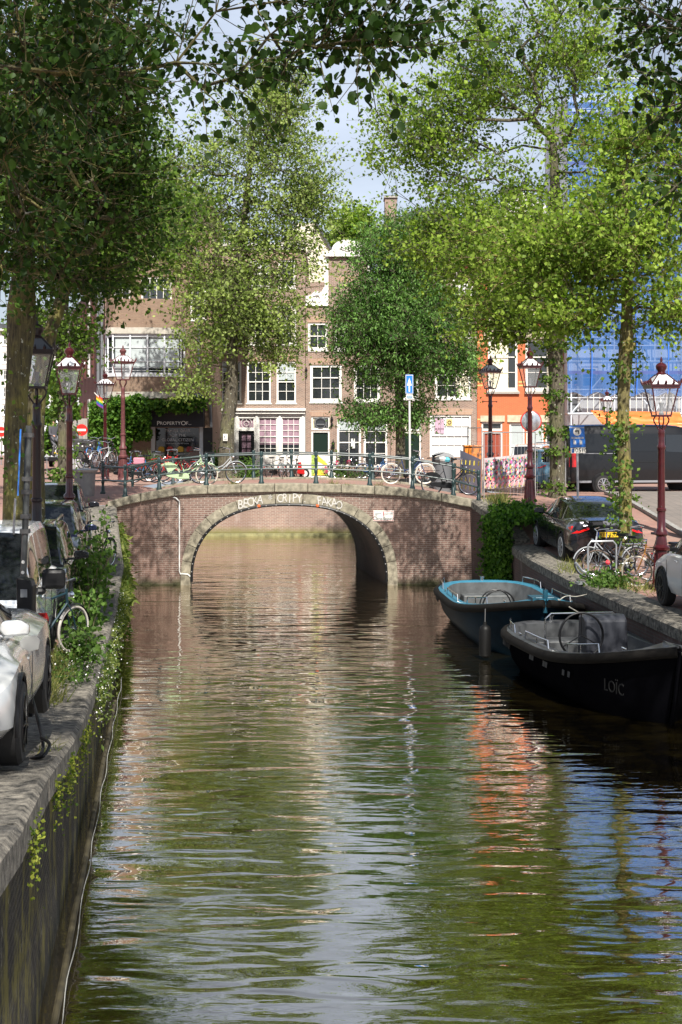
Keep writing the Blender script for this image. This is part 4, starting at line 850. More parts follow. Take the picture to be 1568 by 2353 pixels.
for i, y in enumerate(levels[:-1]):
    for k in range(4):
        x0, x1 = cols[k], cols[k+1]; 
        if (k+i) % 2: x0, x1 = x1, x0
        mb.tube([(X(x0),Y7+.05,Z(y)),(X(x1),Y7+.05,Z(y-119))],.028,6)
    for k in range(10): x0 = 1313+k*38; mb.tube([(X(x0),Y7,Z(y-36 if k % 2 else y-55)),(X(x0+38),Y7,Z(y-55 if k % 2 else y-36))],.018,5)
mb.build('tubes', SCP, sca)
mb = MB()
for y in levels: mb.box(X(1306),X(1715),Y7-.05,Y7+1.1,Z(y+3),Z(y))
mb.each('platform', STEEL, sca)
mb = MB()
for k in range(27): x = 1350+k*14; mb.tube([(X(x),Y7-.06,Z(949)),(X(x),Y7-.06,Z(905))],.022,5)
mb.each('baluster', WHITE, sca)
mb = MB()
for y in levels[1:]: mb.box(X(1306),X(1715),Y7-.08,Y7-.052,Z(y+30),Z(y+22))
mb.each('toe_board', mat('plum toe board', (.26,.06,.12), .6), sca)
mb = MB(); nx = 60; nzv = 40
vs = [(lerp(X(1303),X(1718),i/nx), Y7-.22+.10*math.sin(i*.9+j*.15)+.05*noise.noise(Vector((i*.3,j*.3,0))), lerp(Z(906)+.12*math.sin(i*.8),Z(190),j/nzv)) for j in range(nzv+1) for i in range(nx+1)]
mb.add(vs, [(j*(nx+1)+i, j*(nx+1)+i+1, (j+1)*(nx+1)+i+1, (j+1)*(nx+1)+i) for j in range(nzv) for i in range(nx)])
net = mb.build('netting', BLUEN, sca, smooth=True)
mb = MB()
for x in (1356, 1460, 1531): mb.tube([(X(x)+.06*math.sin(k),Y7-.34,Z(905-k*45)) for k in range(16)],.035,5)
mb.each('netting_seam', mat('blue rope', (.03,.16,.6), .6), sca)
OT = mat('orange tarpaulin', (.80,.22,.05), .5, var=.15, vscale=2)
for P in ([(1355,943),(1420,945),(1420,978),(1385,978)],[(1442,945),(1560,947),(1575,985),(1440,975)]):
    mb = MB(); n = 12; vs = []
    for j in range(n+1):
        for i in range(n+1):
            u, v = i/n, j/n; x = lerp(lerp(P[0][0],P[1][0],u),lerp(P[3][0],P[2][0],u),v); y = lerp(lerp(P[0][1],P[1][1],u),lerp(P[3][1],P[2][1],u),v); vs.append((X(x),Y7-.25+.08*noise.noise(Vector((u*5,v*5,x))),Z(y)))
    mb.add(vs, [(j*(n+1)+i,j*(n+1)+i+1,(j+1)*(n+1)+i+1,(j+1)*(n+1)+i) for j in range(n) for i in range(n)]); mb.build('tarpaulin', OT, sca, smooth=True)
mb = MB(); mb.box(X(1308),X(1330),Y7+.3,Y7+.35,Z(950),Z(905)); mb.build('side_sheet', GREY, sca)
# ---------------------------------------------------------------- street lamps
def lamp(label, loc, paint, rz=0, h=4.5, ladder=False, group='crown-topped street lamps', leanx=0):
    root = thing('street_lamp', label, 'street lamp', loc, rz, group); root.rotation_euler = (0, leanx, rz)
    s = h/4.5
    mb = MB(); mb.lathe([(.20,0),(.20,.06),(.17,.10),(.165,.16),(.13,.55),(.12,.80),(.165,.83),(.175,.88),(.12,.93),(.11,1.05),(.10,1.10),(.135,1.14),(.135,1.20),(.085,1.26),(.082,1.6),(.10,1.62),(.10,1.66),(.078,1.68),(.068,2.85),(.085,2.90),(.09,2.94),(.07,2.98),(.066,3.2),(.075,3.24),(.05,3.30)], 14)
    for k in range(8): a = k*PI/4; mb.tube([(.165*math.cos(a),.165*math.sin(a),.12),(.125*math.cos(a),.125*math.sin(a),.75)],.022,5)
    if ladder: mb.tube([(-.25,0,3.08),(.25,0,3.08)],.014,6); [mb.lathe([(.0,-.03),(.035,0),(.0,.03)],8,(x,0,3.08),0,'x') for x in (-.26,.26)]
    post = mb.build('post', paint, root, smooth=True, world=False)
    mb = MB()
    for k in range(4):
        a = k*PI/2; c, s_ = math.cos(a), math.sin(a)
        mb.tube([(c*r, s_*r, z) for r, z in ((.04,3.26),(.08,3.33),(.15,3.43),(.16,3.49),(.12,3.56))], .016, 6)
    mb.build('bracket', paint, root, smooth=True, world=False)
    zb_, zt = 3.56, 4.12; rb, rt = .150, .265
    mb = MB(); mb.box(-rb-.015,rb+.015,-rb-.015,rb+.015,zb_-.02,zb_+.02); mb.box(-rt-.03,rt+.03,-rt-.03,rt+.03,zt,zt+.05); mb.box(-rt-.05,rt+.05,-rt-.05,rt+.05,zt+.05,zt+.08)
    for sx in (-1,1):
        for sy in (-1,1): mb.bar((sx*rb,sy*rb,zb_),(sx*rt,sy*rt,zt),.024)
    lan = mb.build('lantern_frame', paint, root, world=False)
    mb = MB(); g = .004
    for sx, sy in ((1,0),(-1,0),(0,1),(0,-1)):
        def c(r, t): return (sx*r if sx else t*r, sy*r if sy else t*r)
        a = c(rb,-1); b = c(rb,1); d = c(rt,1); e = c(rt,-1); mb.quad((*a,zb_),(*b,zb_),(*d,zt),(*e,zt))
    mb.build('glass', LGLASS, lan, world=False)
    mb = MB(); mb.lathe([(.05,zb_+.02),(.06,zb_+.06),(.025,zb_+.09),(.03,zb_+.18),(.055,zb_+.26),(.05,zb_+.27)], 10); mb.build('burner', GREY, lan, smooth=True, world=False)
    mb = MB(); r2, z2, z3 = .09, zt+.28, zt+.08; vs = [(sx*(rt+.02),sy*(rt+.02),z3) for sx,sy in ((-1,-1),(1,-1),(1,1),(-1,1))]+[(sx*r2,sy*r2,z2) for sx,sy in ((-1,-1),(1,-1),(1,1),(-1,1))]
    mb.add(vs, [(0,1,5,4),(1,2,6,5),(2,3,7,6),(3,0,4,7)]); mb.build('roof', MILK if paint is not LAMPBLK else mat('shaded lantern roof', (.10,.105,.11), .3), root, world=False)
    mb = MB()
    for i in range(4):
        mb.bar(Vector(vs[i])+Vector((0,0,.005)), Vector(vs[i+4])+Vector((0,0,.01)), .02)
        a, b = Vector(vs[i]), Vector(vs[(i+1) % 4])
        for t in (.0,.25,.5,.75):
            p = a.lerp(b,t); o_ = Vector((p.x,p.y,0)).normalized()*.02; hh = .13 if t in (0,) else .085
            mb.tube([p+o_*1, p+o_*2.2+Vector((0,0,hh*.45)), p+o_*(3.4 if t == 0 else 1.2)+Vector((0,0,hh))],[.022,.030,.006],5)
    mb.build('crest', paint, root, smooth=True, world=False)
    mb = MB(); mb.lathe([(.10,z2-.01),(.11,z2+.02),(.075,z2+.05),(.08,z2+.08),(.115,z2+.13),(.12,z2+.18),(.09,z2+.22),(.03,z2+.25),(.022,z2+.27),(.032,z2+.30),(.008,z2+.37)], 10)
    mb.build('crown', paint, root, smooth=True, world=False)
    root.scale = (s, s, s); return root
def lp(x, Y): return (x-784)/F*Y
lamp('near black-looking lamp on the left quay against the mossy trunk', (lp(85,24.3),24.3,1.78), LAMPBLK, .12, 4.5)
lamp('second dark red lamp on the left quay, before the slim ivy-clad tree', (lp(160,33.2),33.2,1.90), LAMPRED, .1)
lamp('pinkish red lamp with a ladder bar behind the left end of the bridge', (lp(283,49.8),49.8,2.83), LAMPPINK, R(45), 4.5, True)
lamp('small distant red lamp rising behind the parked bicycles with the rainbow flag beside it', (lp(242,63),63,2.44), LAMPRED, R(45), 4.55)
lamp('dark red lamp with a ladder bar in front of the orange red house', (lp(1127,51),51,2.6), LAMPRED, .35, 4.45, True)
lamp('dark lamp standing at the bridge corner in front of the round traffic mirror', (lp(1218,42.8),42.8,2.36), LAMPRED, .1, 4.5)
lamp('largest dark red lamp, on the right quay between the bicycles and the white car', (lp(1520,29.4),29.4,1.31), LAMPRED, .08, 4.55)
lamp('farthest lamp, a small one seen above the roof of the dark van', (lp(1395,74),74,2.1), LAMPRED, .1, 4.4)

# ---------------------------------------------------------------- bicycles
def bike(label, frame_m, tyre_m=RUBBER, case_m=None, guard_m=None, group='parked bicycles', saddle_m=BLACK, step=False, rack=True, crate=False, drop=False, thin=False, rim_m=None, skirt=None):
    root = thing('bicycle', label, 'bicycle', (0,0,0), 0, group); r = .335; wb = .56; guard_m = guard_m or frame_m; fr = .016 if not thin else .013
    for s in (-1, 1):
        c = (s*wb,0,r); mb = MB(); mb.torus(c, r-.035, .012, 28, 6, 'y'); mb.lathe([(.02,-.05),(.035,0),(.02,.05)],8,c,0,'y')
        wl = mb.build('wheel', rim_m or CHROME, root, smooth=True, world=False)
        mb = MB()
        for k in range(18): a = k*PI/9; b = a+.35*(1 if k % 2 else -1); mb.bar((c[0]+.03*math.cos(b),.02*(1 if k % 2 else -1),r+.03*math.sin(b)),(c[0]+(r-.04)*math.cos(a),0,r+(r-.04)*math.sin(a)),.0035)
        mb.build('spokes', CHROME, wl, world=False)
        mb = MB(); mb.torus(c, r-.018, .020 if not thin else .014, 28, 7, 'y'); mb.build('tyre', tyre_m, wl, smooth=True, world=False)
        if not thin:
            mb = MB(); a0, a1 = (R(20),R(165)) if s < 0 else (R(15),R(150)); n = 14; vs = []
            for i in range(n+1):
                a = lerp(a0,a1,i/n)
                for y, rr in ((-.028,r+.012),(0,r+.03),(.028,r+.012)): vs.append((c[0]+rr*math.cos(a),y,r+rr*math.sin(a)))
            mb.add(vs, [(i*3+j,i*3+j+1,i*3+j+4,i*3+j+3) for i in range(n) for j in range(2)]); mb.build('mudguard', guard_m, root, world=False)
    bb = (-.08,0,.29); st = (-.22,0,.80); hd = (.36,0,.92); hb = (.40,0,.72); mb = MB()
    mb.tube([bb,st],fr,7); mb.tube([hd,hb],fr*1.25,7)
    if step: mb.tube([hb,(.22,0,.52),(.03,0,.36),bb],fr*1.1,7); mb.tube([(hb[0]-.02,0,.80),(.18,0,.58),(-.02,0,.47),(-.13,0,.46)],fr*.9,7)
    else: mb.tube([hb,bb],fr*1.1,7); mb.tube([(.38,0,.86),(-.20,0,.78 if not drop else .80)],fr,7)
    for y in (-.05,.05): mb.tube([bb,(-wb,y,r)],.009,6); mb.tube([(st[0]+.02,0,.74),(-wb,y,r)],.008,6)
    mb.build('frame', frame_m, root, smooth=True, world=False)
    mb = MB()
    for y in (-.05,.05): mb.tube([hb,(.45,y,.60),(wb-.02,y,r+.04),(wb,y,r)],.010,6)
    mb.build('fork', frame_m, root, smooth=True, world=False)
    mb = MB(); mb.tube([hd,(.345,0,1.02)],.012,7)
    if drop:
        for s in (-1,1): mb.tube([(.36,0,.99),(.38,s*.19,.99),(.47,s*.20,.98),(.50,s*.20,.92),(.46,s*.20,.86),(.38,s*.20,.85)],.012,6)
    else: mb.tube([(.10,-.29,1.08),(.20,-.28,1.10),(.36,-.14,1.08),(.345,0,1.03),(.36,.14,1.08),(.20,.28,1.10),(.10,.29,1.08)],.011,7)
    hb_ = mb.build('handlebar', CHROME, root, smooth=True, world=False)
    mb = MB()
    for s in (-1,1):
        if drop: mb.tube([(.50,s*.20,.92),(.46,s*.20,.86),(.38,s*.20,.85)],.016,6)
        else: mb.tube([(.19,s*.282,1.10),(.07,s*.29,1.075)],.017,7)
    mb.each('grip', BLACK, hb_, smooth=True, world=False)
    mb = MB(); mb.tube([st,(-.24,0,.90)],.011,6); vs = [(-.40,-.09,.93),(-.40,.09,.93),(-.25,.07,.915),(-.10,.02,.93),(-.10,-.02,.93),(-.25,-.07,.915)]
    vs += [(x,y*.8,z+.05) for x,y,z in vs]; mb.add(vs,[(0,1,2,3,4,5),(11,10,9,8,7,6)]+[(i,(i+1)%6,(i+1)%6+6,i+6) for i in range(6)]); mb.build('saddle', saddle_m, root, world=False, smooth=True)
    mb = MB(); mb.lathe([(.02,-.03),(.085,-.005),(.085,.005),(.02,.03)],14,bb,0,'y'); mb.bar((bb[0],.07,bb[2]),(bb[0]+.12,.07,bb[2]-.11),.018); mb.bar((bb[0],-.07,bb[2]),(bb[0]-.12,-.07,bb[2]+.11),.018)
    mb.box(bb[0]+.06,bb[0]+.17,.07,.16,bb[2]-.125,bb[2]-.10); mb.box(bb[0]-.17,bb[0]-.06,-.16,-.07,bb[2]+.10,bb[2]+.125); mb.build('crank', BLACK if not drop else CHROME, root, world=False)
    if case_m:
        mb = MB(); mb.prism([(.04,.20),(.05,.30),(0,.375),(-.2,.40),(-wb-.04,.385),(-wb-.08,.33),(-wb-.02,.28),(-.2,.205)],-.085,-.045); mb.build('chain_case', case_m, root, world=False, bevel=.008)
    if skirt:
        mb = MB()
        for y in (-.035,.035): mb.add([(-wb,y,.40)]+[(-wb+(r+.01)*math.cos(a),y,r+(r+.01)*math.sin(a)) for a in np.linspace(R(40),R(120),8)]+[],[tuple(range(9))])
        mb.build('skirt_guard', skirt, root, world=False)
    if rack:
        mb = MB()
        for y in (-.06,0,.06): mb.tube([(-.33,y,.74),(-.80,y,.74)],.006,5)
        mb.tube([(-.80,-.06,.74),(-.80,.06,.74)],.006,5); mb.tube([(-.45,-.06,.74),(-.45,.06,.74)],.006,5)
        for y in (-.06,.06): mb.tube([(-.70,y,.74),(-wb,y,r)],.006,5)
        mb.build('rack', CHROME if not case_m or case_m is not BLACK else BLACK, root, world=False)
    mb = MB(); mb.lathe([(.03,-.04),(.045,0),(.045,.02)],8,(.47,0,.83),0,'x'); mb.build('headlight', CHROME, root, world=False, smooth=True)
    mb = MB(); mb.box(-wb-r-.045,-wb-r-.03,-.02,.02,.50,.56); mb.build('rear_light', REDP, root, world=False)
    return root
REDP = mat('red plastic', (.45,.01,.01), .3)
MINT = mat('mint green bicycle paint', (.42,.55,.33), .35); CRM = mat('cream bicycle paint', (.62,.58,.42), .35); BLU = mat('blue bicycle paint', (.05,.16,.38), .3); NAVY = mat('navy bicycle paint', (.03,.05,.14), .3)
SILV = mat('silver bicycle paint', (.50,.51,.52), .35, .4); GOLD = mat('brown gold bicycle paint', (.42,.20,.05), .28, .5); REDB = mat('red bicycle paint', (.40,.02,.02), .35); WHB = mat('white bicycle paint', (.70,.70,.68), .35)
zd = lambda x: zb(x)-.005
def put(o, loc, rz, lean=0, s=1):           # rz heading, lean sideways
    o.location = loc; o.scale = (s, s, s); o.rotation_euler = (Matrix.Rotation(rz,3,'Z') @ Matrix.Rotation(lean,3,'X')).to_euler(); return o
b_mint = put(bike('mint green step-through bicycle leaning on the near bridge railing', MINT, TYREW, MINT, skirt=MINT, step=True, crate=True), (lp(432,42.9),42.92,zd(lp(432,42.9))), R(3), .10, 1.02)
b_silver = put(bike('silver white bicycle on the bridge, right of the mint green one', SILV, RUBBER, None, step=True, saddle_m=BLACK), (lp(500,43.6),43.75,zd(lp(500,43.6))), R(14), .06)
b_black = put(bike('black step-through bicycle leaning on the right end of the near bridge railing', BLACKG, RUBBER, BLACK, step=True, skirt=BLACK), (lp(1036,42.95),43.05,zd(lp(1036,43))-.02), R(-6), -.07, 1.0)
b_navy = put(bike('navy and white bicycle with pale tyres by the one-way sign on the bridge', NAVY, TYREW, None, WHB, step=True, rim_m=WHB), (lp(938,46.6),46.6,zd(lp(938,46.6))), R(5), .06)
# right quay: rack with two bicycles, one brown racing bicycle at the lamp
put(bike('black bicycle hooked on the quayside rack with a red bag at its front wheel', BLACKG, mat('brown tyre', (.09,.06,.045), .8), None, step=True, group=None), (lp(1452,30.6)-.12,30.9,1.34), R(172), .10, 1.0)
copy_thing(b_silver, (lp(1412,31.5),31.75,1.33), R(190), 'silver bicycle behind the black one in the quayside rack, half hidden', None)
put(bike('brown gold racing bicycle with dropped handlebars leaning against the largest lamp', GOLD, TYREW, None, thin=True, rack=False, drop=True, group=None), (lp(1512,29.9)+.1,29.75,1.31), R(158), -.08, 1.0)
copy_thing(b_black, (lp(1490,32),32.2,1.33), R(165), 'black bicycle standing behind the racing bicycle on the right quay', None)
rk = thing('bicycle_rack', 'galvanised hoop rack holding the black bicycle on the right quay', 'bicycle rack', (lp(1365,31),31,1.32))
mb = MB(); x = lp(1352,30.6); mb.tube([(x,30.6,1.32),(x,30.6,2.14),(x+.06,30.6,2.22),(x+.55,30.7,2.22),(x+.62,30.7,2.14),(x+.62,30.7,1.32)],.022,8)
mb.build('hoop', STEEL, rk, smooth=True); mb = MB(); mb.tube([(x-.30,30.45,1.78),(x-.15,30.5,1.60),(x+.1,30.5,1.48),(x+.5,30.6,1.42)],.03,6); mb.box(x-.25,x+.7,30.4,30.8,1.31,1.35); mb.build('wheel_channel', STEEL, rk)
bag = MB(); bag.lathe([(.01,-.05),(.04,-.04),(.055,0),(.03,.05),(.01,.06)],7,(lp(1398,30.4),30.45,1.78)); bg_ = bag.build('bag', mat('red plastic bag', (.62,.05,.07), .45), None, smooth=True); tag(bg_, 'small red bag tied in the front wheel of the black bicycle', 'bag')
# clutter of bicycles by the street corner at the left and behind the railings
NB = bike('dark bicycle', BLACK, RUBBER, BLACK, step=False, group='bicycles crowded at the left street corner')
spots = [(205,54,R(70),'leftmost dark bicycle of the crowd at the left street corner'),(222,55.2,R(75),'blue framed bicycle second from the left in the corner crowd'),(238,53.6,R(66),'silver bicycle in the middle of the corner crowd, nearest the no-entry sign side'),(255,55,R(80),'black bicycle in the corner crowd directly left of the pinkish red lamp')]
src = [NB, None, None, None]
bl = bike('x', BLU, RUBBER, None, group='bicycles crowded at the left street corner', step=True); sv = bike('x', SILV, RUBBER, None, group='bicycles crowded at the left street corner'); rd = bike('x', REDB, RUBBER, BLACK, group='bicycles behind the railing')
for (x,Y,rz,lab), o in zip(spots, (NB, bl, sv, copy_thing(NB,(0,0,0)))):
    put(o, (lp(x,Y),Y,2.72+.9*math.exp(-((Y-57)/5)**2)*.7), rz, random.uniform(-.1,.1)); o['label'] = lab
for o_, x, Y, rz, z, lab in ((NB,300,50.5,R(20),2.78,'dark bicycle just right of the pinkish red lamp behind the railing'),(bl,322,50.0,R(160),2.78,'blue bicycle behind the left railing, between the lamp and the red one'),(rd,345,50.0,R(8),2.78,'red bicycle behind the railing left of the mint green one'),
      (rd,410,48.9,R(172),2.86,'red bicycle standing behind the mint green bicycle'),(NB,634,64.3,R(60),2.44,'dark bicycle left of the pair under the shopfront windows'),(sv,655,64.6,R(75),2.44,'silver bicycle with basket under the lilac shop windows'),(NB,676,64.4,R(68),2.44,'dark bicycle right beside the red scooter'),
      (NB,795,64.5,R(10),2.44,'dark bicycle behind the pink hollyhocks'),(NB,828,64.8,R(165),2.44,'dark bicycle right of the pink hollyhocks near the tall window'),(bl,862,64.3,R(12),2.44,'blue bicycle behind the railing left of the white-tyred one'),(sv,985,50,R(20),2.55,'silver bicycle half hidden behind the litter bin')):
    c = copy_thing(o_, (0,0,0), 0, lab, 'bicycles parked behind the railings'); put(c, (lp(x,Y),Y,z), rz, random.uniform(-.08,.08))
rd.location = (lp(384,49.3),49.3,2.84); rd['label'] = 'red bicycle partly hidden behind the third railing post'; rd['group'] = 'bicycles parked behind the railings'
pk = MB(); pk.box(lp(307,50)-.0,lp(333,50),49.9,50.2,3.42,3.66); o = pk.build('pannier_bag', mat('pink checked cloth', (.55,.22,.28), .8, var=.5, vscale=40), None, bevel=.04); tag(o, 'pink checked pannier bag on a bicycle behind the left railing', 'bag')
mb = MB(); cx = lp(398,43); M_ = Matrix.Translation((cx-.02,42.95,3.62))
for z in np.linspace(0,.2,5): mb.tube([(cx-.2,42.8,3.63+z),(cx+.2,42.8,3.63+z),(cx+.2,43.1,3.63+z),(cx-.2,43.1,3.63+z),(cx-.2,42.8,3.63+z)],.012,4)
mb.box(cx-.2,cx+.2,42.8,43.1,3.62,3.64)
for k in range(9): x = cx-.2+.05*k; mb.box(x-.006,x+.006,42.795,42.805,3.63,3.83); mb.box(x-.006,x+.006,43.095,43.105,3.63,3.83)
o = mb.build('crate', BLACK, None); o.location.x += lp(410,43)-cx-.12+.3; o.location.z -= .0; tag(o, 'black plastic crate above the mint green bicycle on the bridge', 'crate')
# near left quay: white-tyred bicycle sticking out of the bush, dark one behind the bush
put(bike('blue bicycle with worn white tyre standing in the leafy bush on the left quay', mat('teal bicycle paint', (.008,.030,.042), .4), mat('dirty white tyre', (.50,.46,.40), .8), None, BLACK, group=None), (-4.24,20.45,1.33), R(62), .06, 1.05)
copy_thing(NB, (lp(232,32.5)-.1,33.0,1.40), R(75), 'black bicycle on the left quay hidden behind the leafy bush', None)
mb = MB(); mb.tube([(lp(128,18.4),18.4,2.33),(lp(140,18.4),18.4,2.36),(lp(152,18.4),18.4,2.40)],.012,6)
# cargo bike tub at the corner
ct = thing('cargo_bicycle', 'cargo bicycle with a dark spotted cover at the left street corner', 'cargo bicycle', (lp(182,56),56,3.3))
mb = MB(); x = lp(199,56); mb.prism([(x-.45,3.5),(x+.25,3.45),(x+.42,4.25),(x-.50,4.30)],55.7,56.3); mb.build('cover', mat('spotted black cover', (.03,.03,.03), .7), ct, bevel=.06)
mb = MB(); 
for dx, dz in ((-.3,.25),(-.1,.5),(.1,.2),(.2,.55),(-.25,.6)): mb.lathe([(.03,-.01),(.03,.01)],8,(x+dx,55.69,3.5+dz),0,'y')
mb.build('spot', WHITE, ct); mb = MB(); mb.torus((x,56,3.42),.25,.03,18,6,'y'); mb.build('wheel', RUBBER, ct)
# ---------------------------------------------------------------- cars
PLATE = mat('yellow number plate', (.75,.48,.02), .5)
def loft(stn, ring, n=8):
    """stn rows -> smoothed stations, ring(row) -> half outline (x>=0) from bottom to top centre"""
    rows = [Vector(s[:3]) for s in stn]; arr = np.array(stn, float); k = len(arr); outr = []
    for i in range(k-1):
        p0, p1, p2, p3 = arr[max(i-1,0)], arr[i], arr[i+1], arr[min(i+2,k-1)]
        for j in range(n):
            t = j/n; v = .5*((2*p1)+(p2-p0)*t+(2*p0-5*p1+4*p2-p3)*t*t+(3*p1-p0-3*p2+p3)*t**3); v[0] = p1[0]+(p2[0]-p1[0])*t; outr.append(v)
    outr.append(arr[-1]); vs = []; 
    for v in outr:
        h = ring(v); full = [(x, v[0], z) for x, z in h]+[(-x, v[0], z) for x, z in h[::-1] if x > 1e-6]; vs.append(full)
    return vs
def skin(mb, rings, mfun=None, cap=True):
    m = len(rings[0]); b = len(mb.v); mb.v += [p for r in rings for p in r]
    for i in range(len(rings)-1):
        for j in range(m):
            mb.f.append((b+i*m+j, b+i*m+(j+1)%m, b+(i+1)*m+(j+1)%m, b+(i+1)*m+j)); mb.m.append(mfun(i,j,rings) if mfun else 0)
    if cap:
        mb.f.append(tuple(b+j for j in range(m))); mb.m.append(0); mb.f.append(tuple(b+(len(rings)-1)*m+j for j in range(m))[::-1]); mb.m.append(0)
SPECS = {   # y, z bottom, z shoulder, z top, half width bottom, mid, top
 'sedan': dict(L=4.7, body=[(-2.33,.42,.78,.90,.62,.74,.60),(-2.25,.26,.84,1.03,.78,.86,.68),(-1.8,.22,.88,1.06,.84,.91,.74),(-1.0,.20,.86,1.00,.86,.92,.78),(0,.20,.84,.97,.86,.92,.80),(1.0,.20,.82,.96,.86,.92,.80),(1.6,.22,.78,.90,.84,.91,.72),(2.05,.26,.70,.78,.76,.86,.60),(2.33,.34,.56,.60,.50,.62,.42)],
    gh=[(-1.95,1.045,.66,.60,1.05),(-1.45,1.0,.74,.60,1.19),(-.8,.97,.79,.58,1.37),(-.2,.955,.80,.57,1.44),(.35,.955,.80,.57,1.42),(.95,.955,.79,.60,1.22),(1.5,.93,.74,.66,.965)], wx=.79, wy=(-1.42,1.45), wr=.345),
 'suv': dict(L=4.35, body=[(-2.15,.45,.88,1.0,.62,.76,.66),(-2.05,.28,.95,1.08,.80,.88,.76),(-1.4,.24,.98,1.08,.86,.91,.80),(0,.24,.94,1.04,.86,.91,.82),(.9,.24,.92,1.03,.86,.91,.82),(1.45,.26,.88,1.0,.84,.90,.76),(1.95,.30,.78,.90,.78,.86,.66),(2.17,.36,.62,.70,.56,.70,.50)],
    gh=[(-2.12,1.04,.74,.62,1.10),(-1.95,1.04,.77,.62,1.52),(-1.3,1.04,.80,.62,1.62),(-.3,1.03,.82,.62,1.64),(.35,1.02,.82,.62,1.60),(.85,1.02,.81,.66,1.33),(1.30,1.0,.78,.74,1.04)], wx=.80, wy=(-1.28,1.32), wr=.345),
 'coupe': dict(L=4.35, body=[(-2.15,.42,.78,.88,.62,.76,.60),(-2.05,.28,.86,.98,.80,.90,.70),(-1.3,.22,.90,1.0,.88,.95,.72),(0,.20,.80,.93,.86,.90,.74),(.8,.20,.80,.93,.86,.90,.74),(1.3,.22,.80,.90,.88,.93,.70),(1.8,.26,.70,.78,.80,.88,.60),(2.17,.34,.55,.60,.50,.64,.42)],
    gh=[(-1.9,.98,.56,.40,1.0),(-1.4,.95,.62,.42,1.12),(-.8,.93,.66,.42,1.23),(-.2,.92,.68,.43,1.28),(.2,.92,.68,.43,1.26),(.7,.92,.68,.50,1.12),(1.15,.90,.66,.60,.93)], wx=.82, wy=(-1.25,1.30), wr=.35),
 'mpv': dict(L=4.9, body=[(-2.4,.45,.98,1.1,.66,.84,.80),(-2.3,.28,1.05,1.18,.86,.94,.88),(-1.4,.26,1.06,1.18,.90,.96,.90),(0,.26,1.03,1.14,.90,.96,.90),(1.0,.26,1.0,1.12,.90,.96,.88),(1.6,.28,.95,1.08,.88,.95,.82),(2.2,.32,.82,.96,.82,.90,.72),(2.42,.36,.66,.76,.62,.74,.56)],
    gh=[(-2.38,1.13,.84,.74,1.2),(-2.25,1.13,.86,.74,1.78),(-1.4,1.13,.88,.74,1.90),(0,1.12,.89,.75,1.92),(.6,1.11,.89,.75,1.86),(1.15,1.10,.88,.78,1.52),(1.70,1.06,.84,.82,1.10)], wx=.83, wy=(-1.5,1.5), wr=.36),
}
